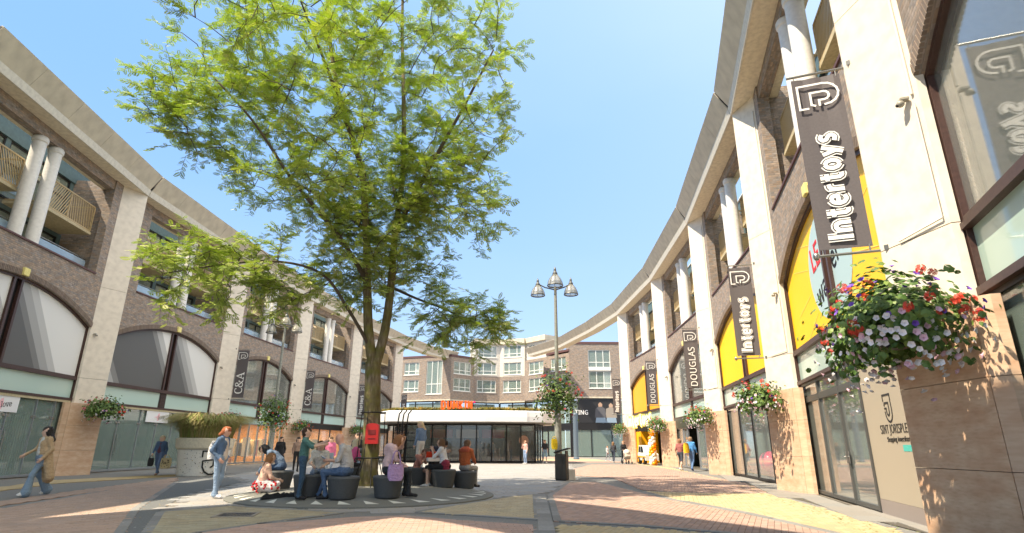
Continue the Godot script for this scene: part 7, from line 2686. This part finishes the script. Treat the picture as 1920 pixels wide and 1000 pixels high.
func ring_buildings() -> Array:
	var left := thing("curved_arcade_building", "brown brick arcade with striped panels in its arches, in shade beyond the grassy planter", "building")
	var right := thing("curved_arcade_building", "sunlit brown brick arcade with yellow panels in its arches and stone pillar bases", "building")
	var lx := []
	var rx := []
	for i in 5:
		var o := {"near": i < 2, "pane": M.glass_clear}
		if i < 2:
			o["stripes"] = true
			o["pane"] = plain(Color(0.8, 0.8, 0.79), 0.4)
		lx.append(build_bay(left, LV[i], LV[i + 1], false, o))
	var x0 := build_bay(left, Vector2(-17.5, 4.2), LV[0], false, {"pane": M.glass_clear, "closed": true})  # bay out of view; its lintel board is deepened to stop a sun streak
	var B0 := Bay.new()
	B0.length = Vector2(-17.5, 4.2).distance_to(LV[0])
	rooms(left, x0, B0, M.interior_dark, M.interior)
	glazing(left, x0, B0, [0.85, 3.2, 5.5, 7.8, B0.length - 1.1], 0.05, 3.1, -0.2, M.dark_frame, M.glass, 0.06)
	for i in 5:
		var o := {"near": i in [1, 2], "pane": M.glass_clear}
		if i in [1, 2]:
			o["pane"] = M.yellow_print
		if i == 4:
			o["pane"] = plain(Color(0.95, 0.66, 0.12), 0.4)
		rx.append(build_bay(right, RV[i], RV[i + 1], true, o))
	shop_fronts(left, right, lx, rx)
	return [left, right, lx, rx]

func _ready() -> void:
	rng.seed = 7
	camera_and_light()
	materials()
	paving()
	var r := ring_buildings()
	far_houses()
	shadow_bridge()
	pavilion()
	mound()
	stools()
	tree()
	tree_guard()
	flower_baskets(r[2], r[3])
	banners()
	street()
	window_prints(r[3])
	people()
	belongings()

func window_prints(rx: Array) -> void:
	# flat advertising print inside the two yellow arches
	var B := bay_of(RV, 1, true)
	var o := thing("window_advert", "pale blue oval with red and black lettering printed on the big yellow arch", "advert", rx[1].origin)
	o.transform = rx[1]
	var mid := B.length / 2 - 0.15
	var z := -0.194
	for side in 2:
		var m := MB.new()
		var out := PackedVector2Array()
		var s0 := mid - 0.26 if side == 0 else mid + 0.26
		for i in 25:
			var a := -PI / 2 + PI * i / 24.0
			var s := s0 + (-1.0 if side == 0 else 1.0) * 1.55 * cos(a)
			out.append(Vector2(B.x(s), 5.65 + 1.35 * sin(a)))
		m.plate(out, z, z + 0.002)
		part("oval", m, plain(Color(0.68, 0.78, 0.80), 0.5), o)
	var red := plain(Color(0.80, 0.05, 0.06), 0.5)
	var blk := plain(Color(0.06, 0.05, 0.05), 0.6)
	text_on(o, "LE", Transform3D(Basis(Vector3(0, 0, 1), 0.12), Vector3(B.x(mid + 1.05), 6.05, z + 0.006)), 0.62, red, 0.6)
	text_on(o, "wa", Transform3D(Basis(Vector3(0, 0, 1), 0.25), Vector3(B.x(mid + 0.85), 5.1, z + 0.006)), 0.55, blk, 0.3)
	text_on(o, "er is!", Transform3D(Basis(Vector3(0, 0, 1), 0.25), Vector3(B.x(mid - 1.05), 5.75, z + 0.006)), 0.55, blk, 0.3)
	for k in 14:   # thin pale rays
		var a := TAU * k / 14.0 + 0.2
		var d := Vector2(cos(a), sin(a))
		var p0 := Vector2(B.x(mid), 5.6) + d * Vector2(1.95, 1.5)
		var p1 := Vector2(B.x(mid), 5.6) + d * Vector2(3.6, 3.0)
		p1.y = clampf(p1.y, 4.2, 6.9)
		if absf(p1.y - 5.6) < 0.2 or arch(B.length - p1.x, B.length) - 0.15 < p1.y:
			continue
		var m := MB.new()
		stroke(m, [p0, p1], 0.018, z, z + 0.002)
		part("ray", m, plain(Color(1.0, 0.88, 0.45), 0.5), o)
